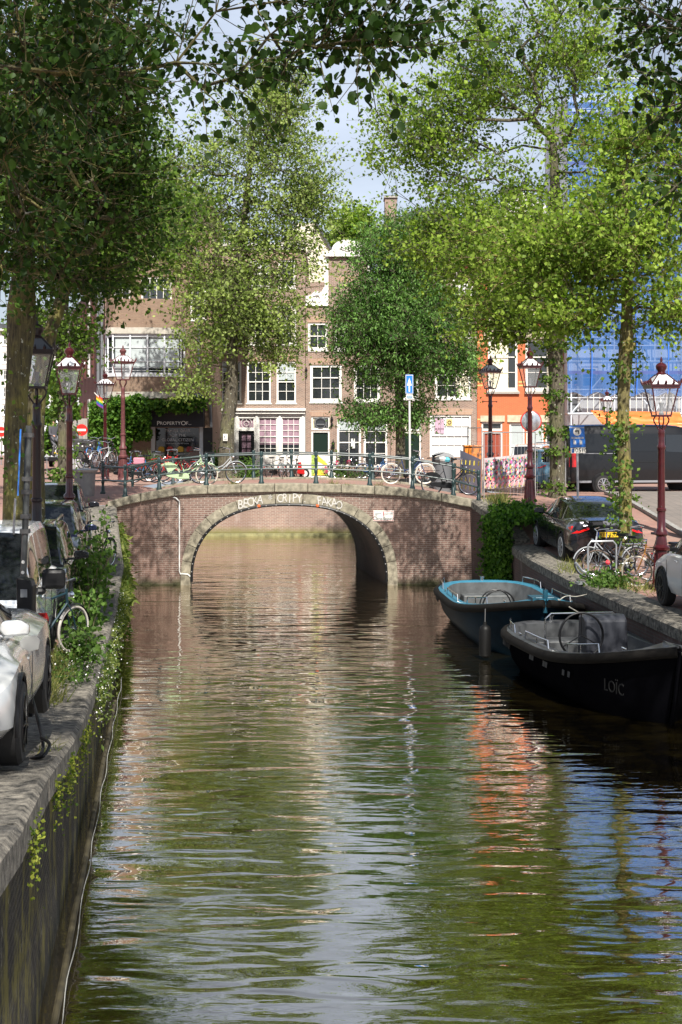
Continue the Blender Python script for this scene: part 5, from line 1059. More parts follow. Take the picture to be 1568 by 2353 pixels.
def car(label, kind, paint, loc, rz, plate=None, group=None, glass=GLASSD, wheelm=SILV, chrome_side=False, roofrail=False, detail=True, rim=True, arches=True, cat='car', pitch=0, tlights=True, name='parked_car', mir=.22, mirs=1.0, mirm=None):
    S = SPECS[kind]; root = thing(name, label, cat, loc, rz, group); L2 = S['L']/2; wr = S['wr']
    def ring(v):
        y, zb_, zs, zt, wb, wm, wt = v; h = zs-zb_
        return [(0,zb_),(wb*.85,zb_),(wb*.98,zb_+.05),(wm*.995,zb_+.28*h),(wm,zb_+.55*h),(wm*.985,zb_+.85*h),(wm*.96,zs),(wt+.05,zt-.045),(wt-.04,zt-.008),(wt*.5,zt+.010),(0,zt+.016)]
    mb = MB(); rings = loft(S['body'], ring, 7); skin(mb, rings)
    body = mb.build('body', paint, root, smooth=50, world=False)
    if arches:
        cut = MB()
        for y in S['wy']:
            for s in (-1,1): cut.lathe([(wr+.055,-.22),(wr+.055,.30)],28,(s*(S['wx']+.05),y,wr),0,'x')
        co_ = cut.build('cut', BLACK, None); m = body.modifiers.new('b','BOOLEAN'); m.object = co_; m.operation = 'DIFFERENCE'; m.solver = 'EXACT'
        body.parent = None; bpy.context.view_layer.update(); dg = bpy.context.evaluated_depsgraph_get(); me = bpy.data.meshes.new_from_object(body.evaluated_get(dg)); body.modifiers.clear(); body.data = me; bpy.data.objects.remove(co_); body.parent = root
        for p in me.polygons: p.use_smooth = True
        try: me.set_sharp_from_angle(angle=R(35))
        except Exception: pass
        me.materials.clear(); me.materials.append(paint)
        mb = MB()
        for y in S['wy']: mb.box(-S['wx']+.2,S['wx']-.2,y-wr-.04,y+wr+.04,.24,wr*2-.02)
        for y in S['wy']:
            for s in (-1,1): mb.torus((s*(S['wx']+.105),y,wr),wr+.048,.018,24,6,'x',a0=R(-8),a1=R(188))
        mb.each('wheel_arch', BLACK, root, world=False)
    gs = S['gh']; k = len(gs)
    def gring(v):
        y, zbt, wb, wt, zr_ = v; hh = zr_-zbt
        return [(0,zbt-.05),(wb-.01,zbt-.05),(wb,zbt+.02*hh),(lerp(wb,wt,.45)+.02*hh,zbt+.45*hh),(lerp(wb,wt,.86)+.02*hh,zbt+.86*hh),(wt-.02,zr_-.012*hh),(wt*.6,zr_+.018*hh),(0,zr_+.03*hh)]
    n = 6; gr = loft(gs, gring, n); mtot = len(gr[0])
    ytop0 = gs[2][0] if kind == 'sedan' else gs[1][0]+.02; ytop1 = gs[-3][0]
    def mf(i, j, rings):
        y = (rings[i][0][1]+rings[i+1][0][1])/2; side = j in (2,3) or j in (mtot-4,mtot-3)
        edge = j in (4, mtot-5); top = j in (5,6,7,8) and not edge; 
        if j in (0,1,mtot-1,mtot-2): return 0
        pill = min(abs(y-p) for p in S.get('pil', (gs[1][0]+(.15 if kind != 'sedan' else .1), .05, gs[-2][0]-.02))) < .045
        if side: return 0 if (pill or y < gs[0][0]+.25 or y > gs[-1][0]-.22) else 1
        if edge: return 0
        if y > ytop1: return 1
        if y < ytop0: return 1
        return 2 if kind == 'sedan' and glass is GLASSD and S.get('gr') else 0
    mb = MB(); skin(mb, gr, mf)
    g0 = MB(); g1 = MB(); g0.v = mb.v; g1.v = list(mb.v); g0.f = [f for f, q in zip(mb.f, mb.m) if q == 0]; g0.m = [0]*len(g0.f); g1.f = [f for f, q in zip(mb.f, mb.m) if q == 1]; g1.m = [0]*len(g1.f)
    g0.build('cabin', paint, root, smooth=50, world=False); g1.build('windows', glass, root, smooth=50, world=False)
    for y in S['wy']:
        for s in (-1,1):
            x = s*(S['wx']+.02); mb = MB(); mb.lathe([(wr*.6,-.105),(wr-.03,-.105),(wr,-.07),(wr,.07),(wr-.03,.105),(wr*.6,.105)],28,(x,y,wr),0,'x'); w_ = mb.build('wheel', RUBBER, root, smooth=True, world=False)
            mb = MB(); mb.torus((x+s*.100,y,wr),wr*.66,.02,26,6,'x'); mb.lathe([(.05,-.02),(.05,.02)],12,(x+s*.105,y,wr),0,'x')
            for q in range(9): a = q*2*PI/9; mb.bar((x+s*.110,y+.04*math.cos(a),wr+.04*math.sin(a)),(x+s*.106,y+wr*.66*math.cos(a),wr+wr*.66*math.sin(a)),.03,.02)
            mb.build('rim', wheelm, w_, smooth=True, world=False)
    f = S['body']; yf, yr = f[-1][0], f[0][0]
    LENS = mat('headlamp lens', (.35,.37,.40), .06, .2, coat=.8); TL = mat('tail lamp', (.55,.008,.008), .12, coat=.6)
    for s in (-1,1):
        b = f[-2]; x = s*b[5]*.72; z = b[2]-.02
        mb = MB(); mb.lathe([(.02,-.10),(.11,-.02),(.13,.05)],12,(x,b[0]+.02,z),0,'y'); o = mb.build('headlight', LENS, root, smooth=True, world=False)
        r0 = f[1]; zz = r0[2]-.03; mb = MB()
        mb.add([(s*(r0[5]*.52),yr+.005,zz+.07),(s*(r0[5]*.97),r0[0]+.10,zz+.10),(s*(r0[5]*1.012),r0[0]+.30,zz+.05),(s*(r0[5]*.98),r0[0]+.02,zz-.07),(s*(r0[5]*.80),yr-.005,zz-.05),(s*(r0[5]*.52),yr-.01,zz+.035)],[(0,1,5),(1,2,3),(1,3,4),(1,4,5)])
        mb.v = [(x_,y_-.03,z_) for x_,y_,z_ in mb.v]
        if tlights: mb.build('tail_light', TL, root, world=False)
        gz = gs[-2]; mb = MB(); xm = s*(gz[2]+mir); mb.prism([(xm-.10,gz[1]+.05),(xm+.08,gz[1]+.04),(xm+.11,gz[1]+.10),(xm+.09,gz[1]+.17),(xm-.03,gz[1]+.185),(xm-.10,gz[1]+.14)],gz[0]-.37,gz[0]-.25); mb.bar((s*(gz[2]-.03),gz[0]-.3,gz[1]+.03),(xm,gz[0]-.28,gz[1]+.05),.04)
        cm = (xm, gz[0]-.3, gz[1]+.1); mb.v = [(cm[0]+(x_-cm[0])*1.25*mirs,cm[1]+(y_-cm[1])*mirs,cm[2]+(z_-cm[2])*mirs) for x_,y_,z_ in mb.v]; mb.build('mirror', mirm or paint, root, smooth=True, world=False, bevel=.035)
        mb = MB()
        for yy in (gs[2][0]+.35 if kind != 'sedan' else -.55, .35): mb.bar((s*(f[3][5]+.008),yy,f[3][2]-.02),(s*(f[3][5]+.008),yy+.18,f[3][2]-.02),.02)
        mb.build('door_handle', CHROME if chrome_side else paint, root, world=False)
    mb = MB(); w_ = .30; mb.box(-w_,w_,yf-.06,yf+.004,.36,.50); mb.build('grille', BLACK, root, world=False)
    if roofrail:
        for s in (-1,1): mb = MB(); x = s*(gs[3][3]-.04); mb.tube([(x,-1.6,gs[3][4]-.03),(x,-1.5,gs[3][4]+.05),(x,.1,gs[3][4]+.05),(x,.3,gs[3][4]-.02)],.022,6); mb.build('roof_rail', CHROME, root, world=False, smooth=True)
    for yy, fl in ((yf+.008, 0), (yr-.022, 1)):
        z0 = .44 if not fl else .66
        mb = MB(); mb.box(-.26,.26,yy-.008,yy+.008,z0,z0+.115); pl = mb.build('number_plate', PLATE, root, world=False)
        mb = MB(); mb.box(-.26,-.215,yy-.010,yy+.010,z0,z0+.115); mb.build('plate_band', mat('plate blue', (.01,.08,.45), .5), pl, world=False)
        if fl and plate:
            o = text(plate, .115, 'plate_text', BLACK, None, Matrix.Identity(4), .002); o.parent = pl; o.data.transform(Matrix.Translation((.02,yy-.012,z0+.055)))
    # panel gaps
    mb = MB()
    for s in (-1,1):
        for yy in (-.95,.05,1.0): 
            st_ = f[4]; mb.bar((s*(st_[5]+.001),yy,.30),(s*(st_[5]+.0005),yy,st_[2]-.02),.012,.006)
    mb.build('door_gap', BLACK, root, world=False)
    return root
P_DG = mat('dark grey car paint', (.018,.019,.026), .2, .5, coat=1); P_SV = mat('silver car paint', (.66,.67,.66), .22, .25, coat=1); P_WS = mat('pale silver blue paint', (.76,.80,.85), .22, .1, coat=1)
P_DB = mat('dark blue car paint', (.018,.025,.060), .2, .5, coat=1); P_BK = mat('black car paint', (.012,.013,.016), .18, .3, coat=1); P_LB = mat('light blue car paint', (.12,.27,.40), .3, .2, coat=.7); P_WH = mat('white car paint', (.62,.64,.65), .3, 0, coat=1)
rzR = math.atan(.075)
c_ = car('dark grey saloon with a yellow number plate parked on the right quay', 'sedan', P_DG, (lp(1345,37.4)-.05,37.3,1.36), R(4), plate='RYF-52-X'); c_.rotation_euler = (R(1.3),0,R(4)); c_.scale = (1.05,1.05,1.05)
car('white car at the right edge of the photo, only its corner and black wheel showing', 'suv', P_WH, (7.05,25.6,1.3), R(4), wheelm=BLACK, mirs=.6, mirm=BLACK, mir=.1)
rzL = math.atan(.15)
lc = lambda y, off: el(y)-off
a_ = car('near silver grey car on the left quay, only its front corner showing', 'coupe', P_SV, (lc(12.9,1.12)-.02,12.95,1.80), PI+R(7.2), wheelm=BLACK, mir=.10)
a_.rotation_euler = (R(1.6),0,PI+R(7.2))
car('tall pale silver people carrier with big black mirrors, second car on the left quay', 'mpv', P_WS, (lc(19.4,1.62),19.4,1.38), PI+R(6.8), wheelm=BLACK)
car('black sports utility car with roof rails, third car on the left quay', 'suv', P_BK, (lc(24.6,1.5),24.7,1.36), PI+R(7.5), roofrail=True)
car('dark blue car, fourth in the row on the left quay', 'suv', P_DB, (lc(30.2,1.6),30.3,1.44), PI+R(8))
car('dark estate car farthest along the left quay, beside the grey utility box', 'suv', P_DG, (lc(36.2,1.7),36.2,1.62), PI+R(9))
# big black mirror of the people carrier, charging flap of the near car
mpv = [o for o in COL.objects if o.get('label','').startswith('tall pale silver')][0]
mb = MB(); M0 = WM(mpv)
for s in (-1,1): mb.box(s*1.0-.0 if s > 0 else -1.30, 1.30 if s > 0 else -1.0, .92,1.06,1.16,1.42); mb.box(s*.9 if s > 0 else -1.05,1.05 if s > 0 else -.9,.90,1.02,1.08,1.18)
mb.each('wing_mirror', BLACK, mpv, merge=2, world=False, bevel=.05)
chg = thing('charging_post', 'black charging post with a pole of stickers between the near car and the people carrier', 'charging post', (lp(62,16.0),16.0,1.5))
x = lp(62,16.0); mb = MB(); mb.prism([(x-.085,1.4),(x+.085,1.4),(x+.085,2.86),(x+.06,2.93),(x-.095,2.96)],15.9,16.1); mb.build('cabinet', BLACK, chg, bevel=.012)
mb = MB(); mb.box(x-.045,x+.03,15.88,15.89,2.74,2.83); mb.build('display', GREY, chg)
sp = thing('traffic_sign', 'leaning grey sign pole seen from behind with clamps, left of the black-looking lamp', 'traffic sign', (lp(44,16.3),16.3,1.4)); 
x0, x1 = lp(43,16.3), lp(67,16.3); mb = MB(); mb.tube([(x0,16.3,1.4),(x1,16.3,4.66)],.036,10); mb.build('pole', mat('dark pole paint', (.05,.055,.055), .4), sp, smooth=True)
mb = MB()
for z in (4.55,4.05,3.9,3.62,3.45): t = (z-1.5)/3.12; xx = lerp(x0,x1,t); mb.box(xx-.05,xx+.05,16.25,16.36,z-.025,z+.025)
mb.each('clamp', mat('dark steel', (.09,.09,.09), .5, .5), sp)
mb = MB(); mb.add([(x1-.10,16.22,3.86),(x1-.20,16.65,3.86),(x1-.16,16.65,4.62),(x1-.07,16.22,4.62),(x1-.115,16.215,3.86),(x1-.215,16.645,3.86),(x1-.175,16.645,4.62),(x1-.085,16.215,4.62)],[(0,1,2,3),(4,5,6,7),(0,1,5,4),(1,2,6,5),(2,3,7,6),(3,0,4,7)]); mb.build('sign_plate', mat('sign blue', (.02,.16,.55), .4), sp)
mb = MB(); mb.add([(x1-.14,16.2,3.42),(x1-.22,16.5,3.42),(x1-.20,16.5,3.82),(x1-.12,16.2,3.82),(x1-.155,16.195,3.42),(x1-.235,16.495,3.42),(x1-.215,16.495,3.82),(x1-.135,16.195,3.82)],[(0,1,2,3),(4,5,6,7),(0,1,5,4),(1,2,6,5),(2,3,7,6),(3,0,4,7)]); mb.build('sign_back', GREY, sp)
mb = MB()
for z, c in ((2.98,.03),(3.1,.025),(2.75,.03)): t = (z-1.5)/3.12; mb.lathe([(.02,-.001),(.02,.001)],10,(lerp(x0,x1,t),16.262,z),0,'y')
mb.each('sticker', WHITE, sp)
# open charging flap and hanging cable at the near car
M0 = WM(a_); mb = MB(); p = M0.inverted() @ Vector((lp(69,11.8),11.8,CH-(1480-990)/F*11.8))
mb.prism([(p.x-.0,p.z-.06),(p.x-.07,p.z-.045),(p.x-.085,p.z+.03),(p.x-.05,p.z+.075),(p.x+.04,p.z+.065),(p.x+.085,p.z+.02),(p.x+.075,p.z-.03)],p.y-.006,p.y+.006); mb.build('charging_flap', mat('pale flap', (.36,.36,.34), .4), a_, world=False, bevel=.01)
mb = MB(); X_ = lp(100,13.0); mb.tube(smooth_curve([(X_-.35,13.8,2.25),(X_-.10,13.2,1.95),(X_+.02,12.9,1.72),(X_-.04,12.8,1.66),(X_-.02,12.6,1.70),(X_+.10,12.5,1.74),(X_+.12,12.7,1.80),(X_+.0,12.9,1.82)],4),.016,7)
tag(mb.build('charging_cable', BLACK, None, smooth=True), 'black charging cable looped on the quay behind the near silver car', 'cable')
# dark van beyond the right quay (long side to the camera)
def van(label, loc, rz, paint):
    r_ = thing('van', label, 'van', loc, rz); L_ = 6.3
    def ring(v):
        y, zb_, zs, zt, wb, wt, _ = v; return [(0,zb_),(wb*.9,zb_),(wb,zb_+.08),(wb+.015,zb_+.5*(zs-zb_)),(wb,zs),(lerp(wb,wt,.5),lerp(zs,zt,.55)),(wt,zt-.09),(wt-.09,zt-.02),(wt*.4,zt+.02),(0,zt+.025)]
    st = [(-3.1,.45,1.3,2.50,.93,.80,0),(-3.05,.40,1.35,2.58,.98,.84,0),(-2,.36,1.35,2.62,1.0,.86,0),(0,.36,1.35,2.63,1.0,.86,0),(1.4,.36,1.33,2.58,1.0,.85,0),(1.9,.36,1.3,2.35,.99,.84,0),(2.45,.38,1.2,1.72,.97,.86,0),(2.75,.40,1.1,1.32,.94,.84,0),(3.15,.42,.9,1.02,.84,.70,0)]
    mb = MB(); skin(mb, loft(st, ring, 6)); body = mb.build('body', paint, r_, smooth=45, world=False)
    for y in (-1.80,2.05):
        for s in (-1,1): mb = MB(); mb.lathe([(.44,-.2),(.44,.0),(.40,.006)] if s > 0 else [(.40,-.006),(.44,.0),(.44,.2)],28,(s*1.024,y,.38),0,'x'); mb.build('wheel_arch', BLACK, r_, world=False)
    for y in (-1.80,2.05):
        for s in (-1,1):
            mb = MB(); mb.lathe([(.2,-.11),(.33,-.11),(.355,-.07),(.355,.07),(.33,.11),(.2,.11)],28,(s*.94,y,.36),0,'x'); w_ = mb.build('wheel', RUBBER, r_, smooth=True, world=False)
            mb = MB(); mb.torus((s*1.05,y,.36),.225,.02,26,6,'x'); mb.lathe([(.06,-.03),(.05,.03)],12,(s*1.05,y,.36),0,'x')
            for q in range(10): a = q*PI/5; mb.bar((s*1.055,y+.04*math.cos(a),.36+.04*math.sin(a)),(s*1.05,y+.22*math.cos(a),.36+.22*math.sin(a)),.035,.02)
            mb.build('rim', CHROME, w_, smooth=True, world=False)
    for s in (-1,1):
        mb = MB(); mb.box(s*1.003-.012,s*1.003+.012,-2.75,-2.27,.42,.50); mb.box(s*1.003-.012,s*1.003+.012,-1.33,1.58,.42,.50); mb.box(s*1.012-.012,s*1.012+.012,-2.6,-.9,1.52,1.545); mb.build('side_trim', mat('satin grey trim', (.30,.31,.33), .4, .4), r_, world=False)
        mb = MB(); mb.add([(s*1.008,-3.02,1.02),(s*1.008,-2.80,1.02),(s*.985,-2.80,1.62),(s*.985,-3.02,1.62),(s*.9,-3.12,1.02),(s*.88,-3.12,1.62)],[(0,1,2,3),(0,3,5,4)]); mb.build('tail_light', mat('tail lamp', (.55,.008,.008), .12, coat=.6), r_, world=False)
        mb = MB()
        for y0,y1 in ((-2.65,-1.0),(-.85,.55)): mb.add([(s*.985,y0,1.62),(s*.985,y1,1.62),(s*.906,y1,2.28),(s*.906,y0,2.28)],[(0,1,2,3)])
        mb.build('side_panel', mat('van side panel', (.006,.0065,.007), .2, coat=.3), r_, world=False)
        mb = MB(); [mb.bar((s*1.018,y_,.5),(s*1.004,y_,1.34),.022,.008) for y_ in (-.93,.64,1.75)]; [mb.bar((s*1.004,y_,1.34),(s*.872,y_,2.45),.022,.008) for y_ in (-.93,.64)]; mb.bar((s*1.018,-.93,1.2),(s*1.018,.64,1.2),.02,.01); mb.each('door_gap', RUBBER, r_, world=False)
        mb = MB(); mb.add([(s*.985,.75,1.60),(s*.985,1.75,1.55),(s*.91,1.5,2.25),(s*.915,.75,2.25)],[(0,1,2,3)]); mb.build('cab_window', GLASSD, r_, world=False)
    mb = MB(); mb.box(-.26,.26,-3.14,-3.12,.75,.86); mb.build('number_plate', PLATE, r_, world=False)
    mb = MB(); mb.box(-.95,.95,-3.2,-3.05,.38,.62); mb.build('bumper', BLACK, r_, world=False, bevel=.03)
    return r_
van('long dark grey van parked behind the parking sign on the right', (lp(1312,55)+2.72,55.6,2.2), R(-80), mat('van grey paint', (.010,.0105,.012), .25, .3, coat=.3))
car('light blue car partly hidden by the bridge-corner tree and the banner fence', 'suv', P_LB, (lp(1262,57),58.5,2.26), R(6), plate='GX-11-B')
wv = van('distant white van on the left street behind the tree trunks', (lp(118,76),79,2.6), R(2), P_WH)
car('white car behind the light blue car', 'suv', P_WH, (lp(1243,66),67.5,2.35), R(-20))
# ---------------------------------------------------------------- boats
def boat(label, stern, bow, beam, hull_m, rim_m, inner_m, name_txt=None, console=False, bitts=False):
    s, b = Vector((*stern,0)), Vector((*bow,0)); Lb = (b-s).length; d = (b-s).normalized(); ang = math.atan2(d.y, d.x)-PI/2
    r_ = thing('boat', label, 'boat', s.lerp(b,.5), ang); h = Lb/2; K = 34
    def hb(t):                               # half beam along the boat
        if t < .22: return beam/2*(.985*(1-(1-t/.22)**2.6)**.42 if t > 0 else 0)
        if t < .5: return beam/2
        return beam/2*max(.0, 1-((t-.5)/.5)**2.6)**.8
    def zg(t): return .75+.10*max(0,.25-t)*2+.50*max(0,(t-.4)/.6)**2
    ts = [0,.004,.015,.035,.07,.11]+list(np.linspace(.16,.96,24))+[.975,.99,.997,1.0]
    rings = []
    for t in ts:
        y = -h+Lb*t; w_ = max(hb(t), .012); z = zg(t); yo = lambda f: y+(.32*f*(t-.5)*2 if t > .6 else 0)*(1 if t > .5 else 1)
        R1 = []
        for fx_, fz in ((0,-.30),(.45,-.22),(.78,.02),(.92,.35*z),(.99,.75*z),(1.0,z)):
            bf = fx_ if t > .15 else fx_*.98
            yy = y-(1-fz/z)*.45*max(0,(t-.75)/.25) + (1-fz/z)*.35*max(0,(.2-t)/.2)
            R1.append((w_*bf if fx_ else 0.0, yy, fz))
        rings.append(R1)
    m = len(rings[0])
    def surf(rg_, name, mt, sm=60):
        mb = MB(); k = len(rg_[0])
        for sg in (1,-1):
            bi = len(mb.v); mb.v += [(sg*x,y,z) for q in rg_ for x,y,z in q]
            for i in range(len(rg_)-1):
                for j in range(k-1): mb.f.append((bi+i*k+j,bi+i*k+j+1,bi+(i+1)*k+j+1,bi+(i+1)*k+j)); mb.m.append(0)
        o = mb.build(name, mt, r_, smooth=sm, world=False)
        bm = bmesh.new(); bm.from_mesh(o.data); bmesh.ops.remove_doubles(bm, verts=bm.verts, dist=.0008); bmesh.ops.recalc_face_normals(bm, faces=bm.faces); bm.to_mesh(o.data); bm.free(); return o
    surf(rings, 'hull', hull_m)
    rim = []; inn = []
    for t, q in zip(ts, rings):
        x, y, z = q[-1]; w_ = max(0, x-.24); ins = .24*(1 if t > .12 else (1-(t/.12))*.4+1)
        yy = min(max(y, -h+.30), h-.7); rim.append([(x,y,z+.002),(x*.98,y,z+.03),(max(0,x-.20),min(max(y,-h+.26),h-.66),z+.03),(w_,yy,z+.0)]); inn.append([(w_,yy,z),(w_*.96,yy,z-.15),(w_*.86,yy,.28),(0,yy,.26)])
    surf(rim, 'gunwale', rim_m); surf(inn, 'interior', inner_m)
    mb = MB(); side = [(x+.03,y,z-.06) for (x,y,z) in [q[-1] for q in rings]]; pts = [(-x,y,z) for x,y,z in side[::-1]]+side
    mb.tube(pts, .085, 10); mb.build('fender_rail', mat('rub rail rubber', (.010,.009,.008), .8, spec=.1, var=.2, vscale=9), r_, smooth=True, world=False)
    mb = MB(); zz = -.02                     # scalloped rope under the stern rail
    for sg in (1,):
        for i in range(1,13):
            t0 = .01+i*.017; a = -h+Lb*t0; pts2 = [(sg*(max(hb(t0+.017*u),.05)+.03), -h+Lb*(t0+.017*u), .64-.13*math.sin(PI*u)) for u in np.linspace(0,1,5)]; mb.tube(pts2,.018,5)
    mb.build('scalloped_rope', BLACK, r_, smooth=True, world=False)
    mb = MB()
    def rail(t0, t1, sg, inset=.10, hh=.17):
        P = [(sg*(hb(t)-inset), -h+Lb*t, zg(t)+hh) for t in np.linspace(t0,t1,7)]; a = (P[0][0],P[0][1]-.05,zg(t0)+.02); e = (P[-1][0],P[-1][1]+.05,zg(t1)+.02); mb.tube([a]+P+[e],.014,7)
        q = P[3]; mb.tube([q,(q[0],q[1],zg((t0+t1)/2)+.02)],.011,6)
    rail(.09,.20,1); rail(.07,.20,-1); rail(.32,.52,1); rail(.36,.60,-1); rail(.66,.80,1)
    mb.lathe([(.05,.03),(.05,.10),(.075,.11),(.075,.14)],12,(0,-h+.12,zg(0)+.0))
    for t, sg in ((.27,-1),(.27,1),(.88,1),(.85,-1)): 
        x = sg*(hb(t)-.1); y = -h+Lb*t; z = zg(t)+.03; mb.tube([(x,y-.08,z+.05),(x,y+.08,z+.05)],.012,6); mb.tube([(x,y-.03,z),(x,y-.03,z+.05)],.01,5); mb.tube([(x,y+.03,z),(x,y+.03,z+.05)],.01,5)
    mb.each('handrail', CHROME, r_, smooth=True, world=False)
    mb = MB()
    for z0, z1, yA, yB, w_ in ((.30,.55,-h+.45,-h+1.0,.60),(.28,.50,h-2.0,h-1.3,.50)): mb.box(-w_,w_,yA,yB,z0,z1)
    mb.each('bench', inner_m, r_, world=False, bevel=.03)
    if console:
        mb = MB(); mb.prism([(-.28,.30),(.34,.30),(.24,1.22),(.10,1.30),(-.20,1.27)],-.42,.36,'x'); 
        M = Matrix.Translation((-.1,-.55,0)) @ Matrix.Rotation(R(0),4,'Z'); mb.xf(M); cn = mb.build('console', mat('black console cover', (.035,.037,.045), .35), r_, bevel=.05, world=False)
        mb = MB(); mb.box(-.30,.06,-.775,-.77,1.13,1.20); mb.build('red_label', mat('red label', (.75,.06,.06), .5), cn, world=False)
        mb = MB(); mb.torus((.42,-.10,.98),.40,.022,26,7,'y'); [mb.tube([(.42,-.10,.98),(.42+.40*math.cos(a),-.10,.98+.40*math.sin(a))],.012,5) for a in (PI/2,PI*7/6,-PI/6)]; mb.build('steering_wheel', BLACK, r_, smooth=True, world=False)
        mb = MB(); mb.tube([(-.75,-1.5,.4),(-.75,-1.45,1.1),(-.65,-1.43,1.2),(.55,-1.43,1.2),(.65,-1.45,1.1),(.65,-1.5,.4)],.018,8); mb.build('hoop', CHROME, r_, smooth=True, world=False)
    else:
        mb = MB(); mb.torus((.35,.6,.72),.36,.02,26,7,'y'); mb.torus((.5,1.0,.80),.34,.016,26,7,'y'); mb.tube([(.35,.6,.72),(.35,.9,.3)],.03,7); mb.build('steering_wheel', BLACK, r_, smooth=True, world=False)
    if bitts:
        z = zg(1); mb = MB(); mb.lathe([(.05,-.25),(.05,.20)],12,(0,h-.10,z+.0)); mb.lathe([(.04,-.18),(.04,.18)],12,(0,h-.16,z+.02),0,'x'); mb.box(-.25,.25,h-.65,h-.10,z-.02,z+.04); mb.build('bow_bitts', mat('deep blue fitting', (.010,.065,.10), .4), r_, world=False, smooth=30)
    else:
        mb = MB(); mb.tube([(0,h+.03,zg(1)-.05),(0,h-.20,.3),(0,h-.45,-.2)],.045,8); mb.build('stem', hull_m, r_, smooth=True, world=False)
    if name_txt:
        o = text(name_txt, .27, 'boat_name', mat('grey lettering', (.022,.022,.022), .8, spec=.0), None, Matrix.Identity(4), .003); o.parent = r_
        t = .87; M = Matrix.Translation((hb(t)+.03, -h+Lb*t+.05, .52)) @ Matrix.Rotation(R(90)+.20,4,'Z'); o.data.transform(M)
        mb = MB()
        for t in (.40,.42,.52,.54,.66,.69):
            x = hb(t)*.995+.006; y = -h+Lb*t; mb.add([(x,y-.0,.50),(x,y+.12,.50),(x,y+.15,.60),(x,y+.03,.60)],[(0,1,2,3)])
        mb.each('reflective_mark', mat('grey reflector', (.06,.062,.065), .8, spec=.1), r_, world=False)
    return r_
HBK = mat('black hull paint', (.003,.003,.004), .6, spec=.0, var=.2, vscale=3); HBL = mat('dark blue hull paint', (.003,.011,.019), .45, spec=.04, var=.3, vscale=2)
RBL = mat('bright blue deck paint', (.030,.155,.235), .45, var=.1, vscale=4); RGY = mat('dark grey deck paint', (.05,.052,.056), .4, var=.25, vscale=6); IGY = mat('grey boat interior', (.085,.09,.092), .55, var=.3, vscale=4); IDK = mat('pale grey boat interior', (.06,.063,.066), .5, var=.3, vscale=4)
b1 = boat('blue decked open boat with dark blue hull, moored behind the black one', (3.55,36.0), (4.05,28.05), 2.62, HBL, RBL, IGY, bitts=True)
b2 = boat('black open boat with a steering console, nearest boat at the right', (4.15,28.4), (5.22,21.9), 2.42, HBK, RGY, IDK, name_txt='LOÏC', console=True)
fd = thing('fender', 'black cylindrical fender hanging from the side of the blue boat', 'fender', (lp(1115,28.4),28.4,.1)); x = lp(1115,28.6); mb = MB(); mb.lathe([(.03,.05),(.11,.10),(.12,.2),(.12,.62),(.10,.68),(.04,.72),(.03,.78)],14,(x,28.6,-.02)); mb.build('body', mat('black fender rubber', (.006,.006,.006), .5, spec=.2), fd, smooth=True)
mb = MB(); mb.tube([(x,28.6,.75),(x+.02,28.75,1.0)],.012,6); mb.build('rope', BLACK, fd)
mb = MB(); mb.tube(smooth_curve([(4.35,28.8,1.1),(4.6,29.2,1.2),(4.9,29.6,1.15),(5.3,30.2,1.15)],5),.012,5); mb.tube(smooth_curve([(4.3,28.7,1.25),(4.7,28.4,1.0),(5.1,28.2,.85),(5.38,28.0,.95)],5),.014,5); tag(mb.build('mooring_rope', mat('pale rope', (.35,.33,.28), .9), None, smooth=True), 'slack mooring ropes from the blue boat to the quay wall', 'rope')
mb = MB(); mb.tube(smooth_curve([(5.25,21.85,1.2),(5.3,21.6,.7),(5.5,21.3,.35),(5.85,21.2,.5)],5),.016,5); tag(mb.build('mooring_rope', mat('pale rope', (.35,.33,.28), .9), None, smooth=True), 'rope hanging from the bow of the black boat', 'rope')
# floating timber and line along the left wall
tp = thing('floating_beam', 'long thin timber beam floating along the left quay wall', 'beam', (el(14)+.2,14,.03)); mb = MB(); pts = [(-.123*y-.86,y,.05+.015*math.sin(y*2)) for y in np.linspace(9,24,40)]; mb.tube(pts,.03,7); mb.build('timber', mat('weathered timber', (.055,.045,.022), .8, var=.5, vscale=4), tp, smooth=True)
mb = MB(); pts = [(-.123*y-.80+.012*math.sin(y*3.1),y,.10+.01*math.sin(y*5)) for y in np.linspace(8,26,70)]; mb.tube(pts,.0045,5); tag(mb.build('mooring_line', mat('white line', (.30,.30,.28), .8), None, smooth=True), 'thin white line lying along the floating timber beam', 'line')
# ---------------------------------------------------------------- signs and street furniture
BLUS = mat('traffic sign blue', (.02,.17,.60), .35)
s1 = thing('traffic_sign', 'blue one-way arrow sign on a pale pole at the bridge', 'traffic sign', (lp(943,45.0),45.0,3.0)); k = 45/F; X, Z = H(45.0)
mb = MB(); mb.tube([(X(943),45.05,2.9),(X(941),45.05,Z(862))],.035,10); mb.build('pole', mat('pale pole', (.55,.55,.53), .5), s1, smooth=True)
mb = MB(); mb.box(X(932),X(950),44.985,45.0,Z(905),Z(861)); sg_ = mb.build('panel', BLUS, s1, bevel=.01)
mb = MB(); mb.add([(X(941),44.98,Z(868)),(X(946.5),44.98,Z(886)),(X(942.6),44.98,Z(886)),(X(942.6),44.98,Z(900)),(X(939.4),44.98,Z(900)),(X(939.4),44.98,Z(886)),(X(935.5),44.98,Z(886))],[(0,1,2,3,4,5,6)])
for a,b,c,d in ((932.6,949.4,862,862.9),(932.6,949.4,903.3,904.2),(932.6,933.5,862.9,903.3),(948.5,949.4,862.9,903.3)): mb.box(X(a),X(b),44.976,44.984,Z(d),Z(c))
mb.build('arrow', WHITE, s1)
mb = MB(); mb.box(X(933.5),X(949),44.985,45.0,Z(918),Z(906.5)); mb.build('lower_panel', WHITE, s1); mb = MB(); 
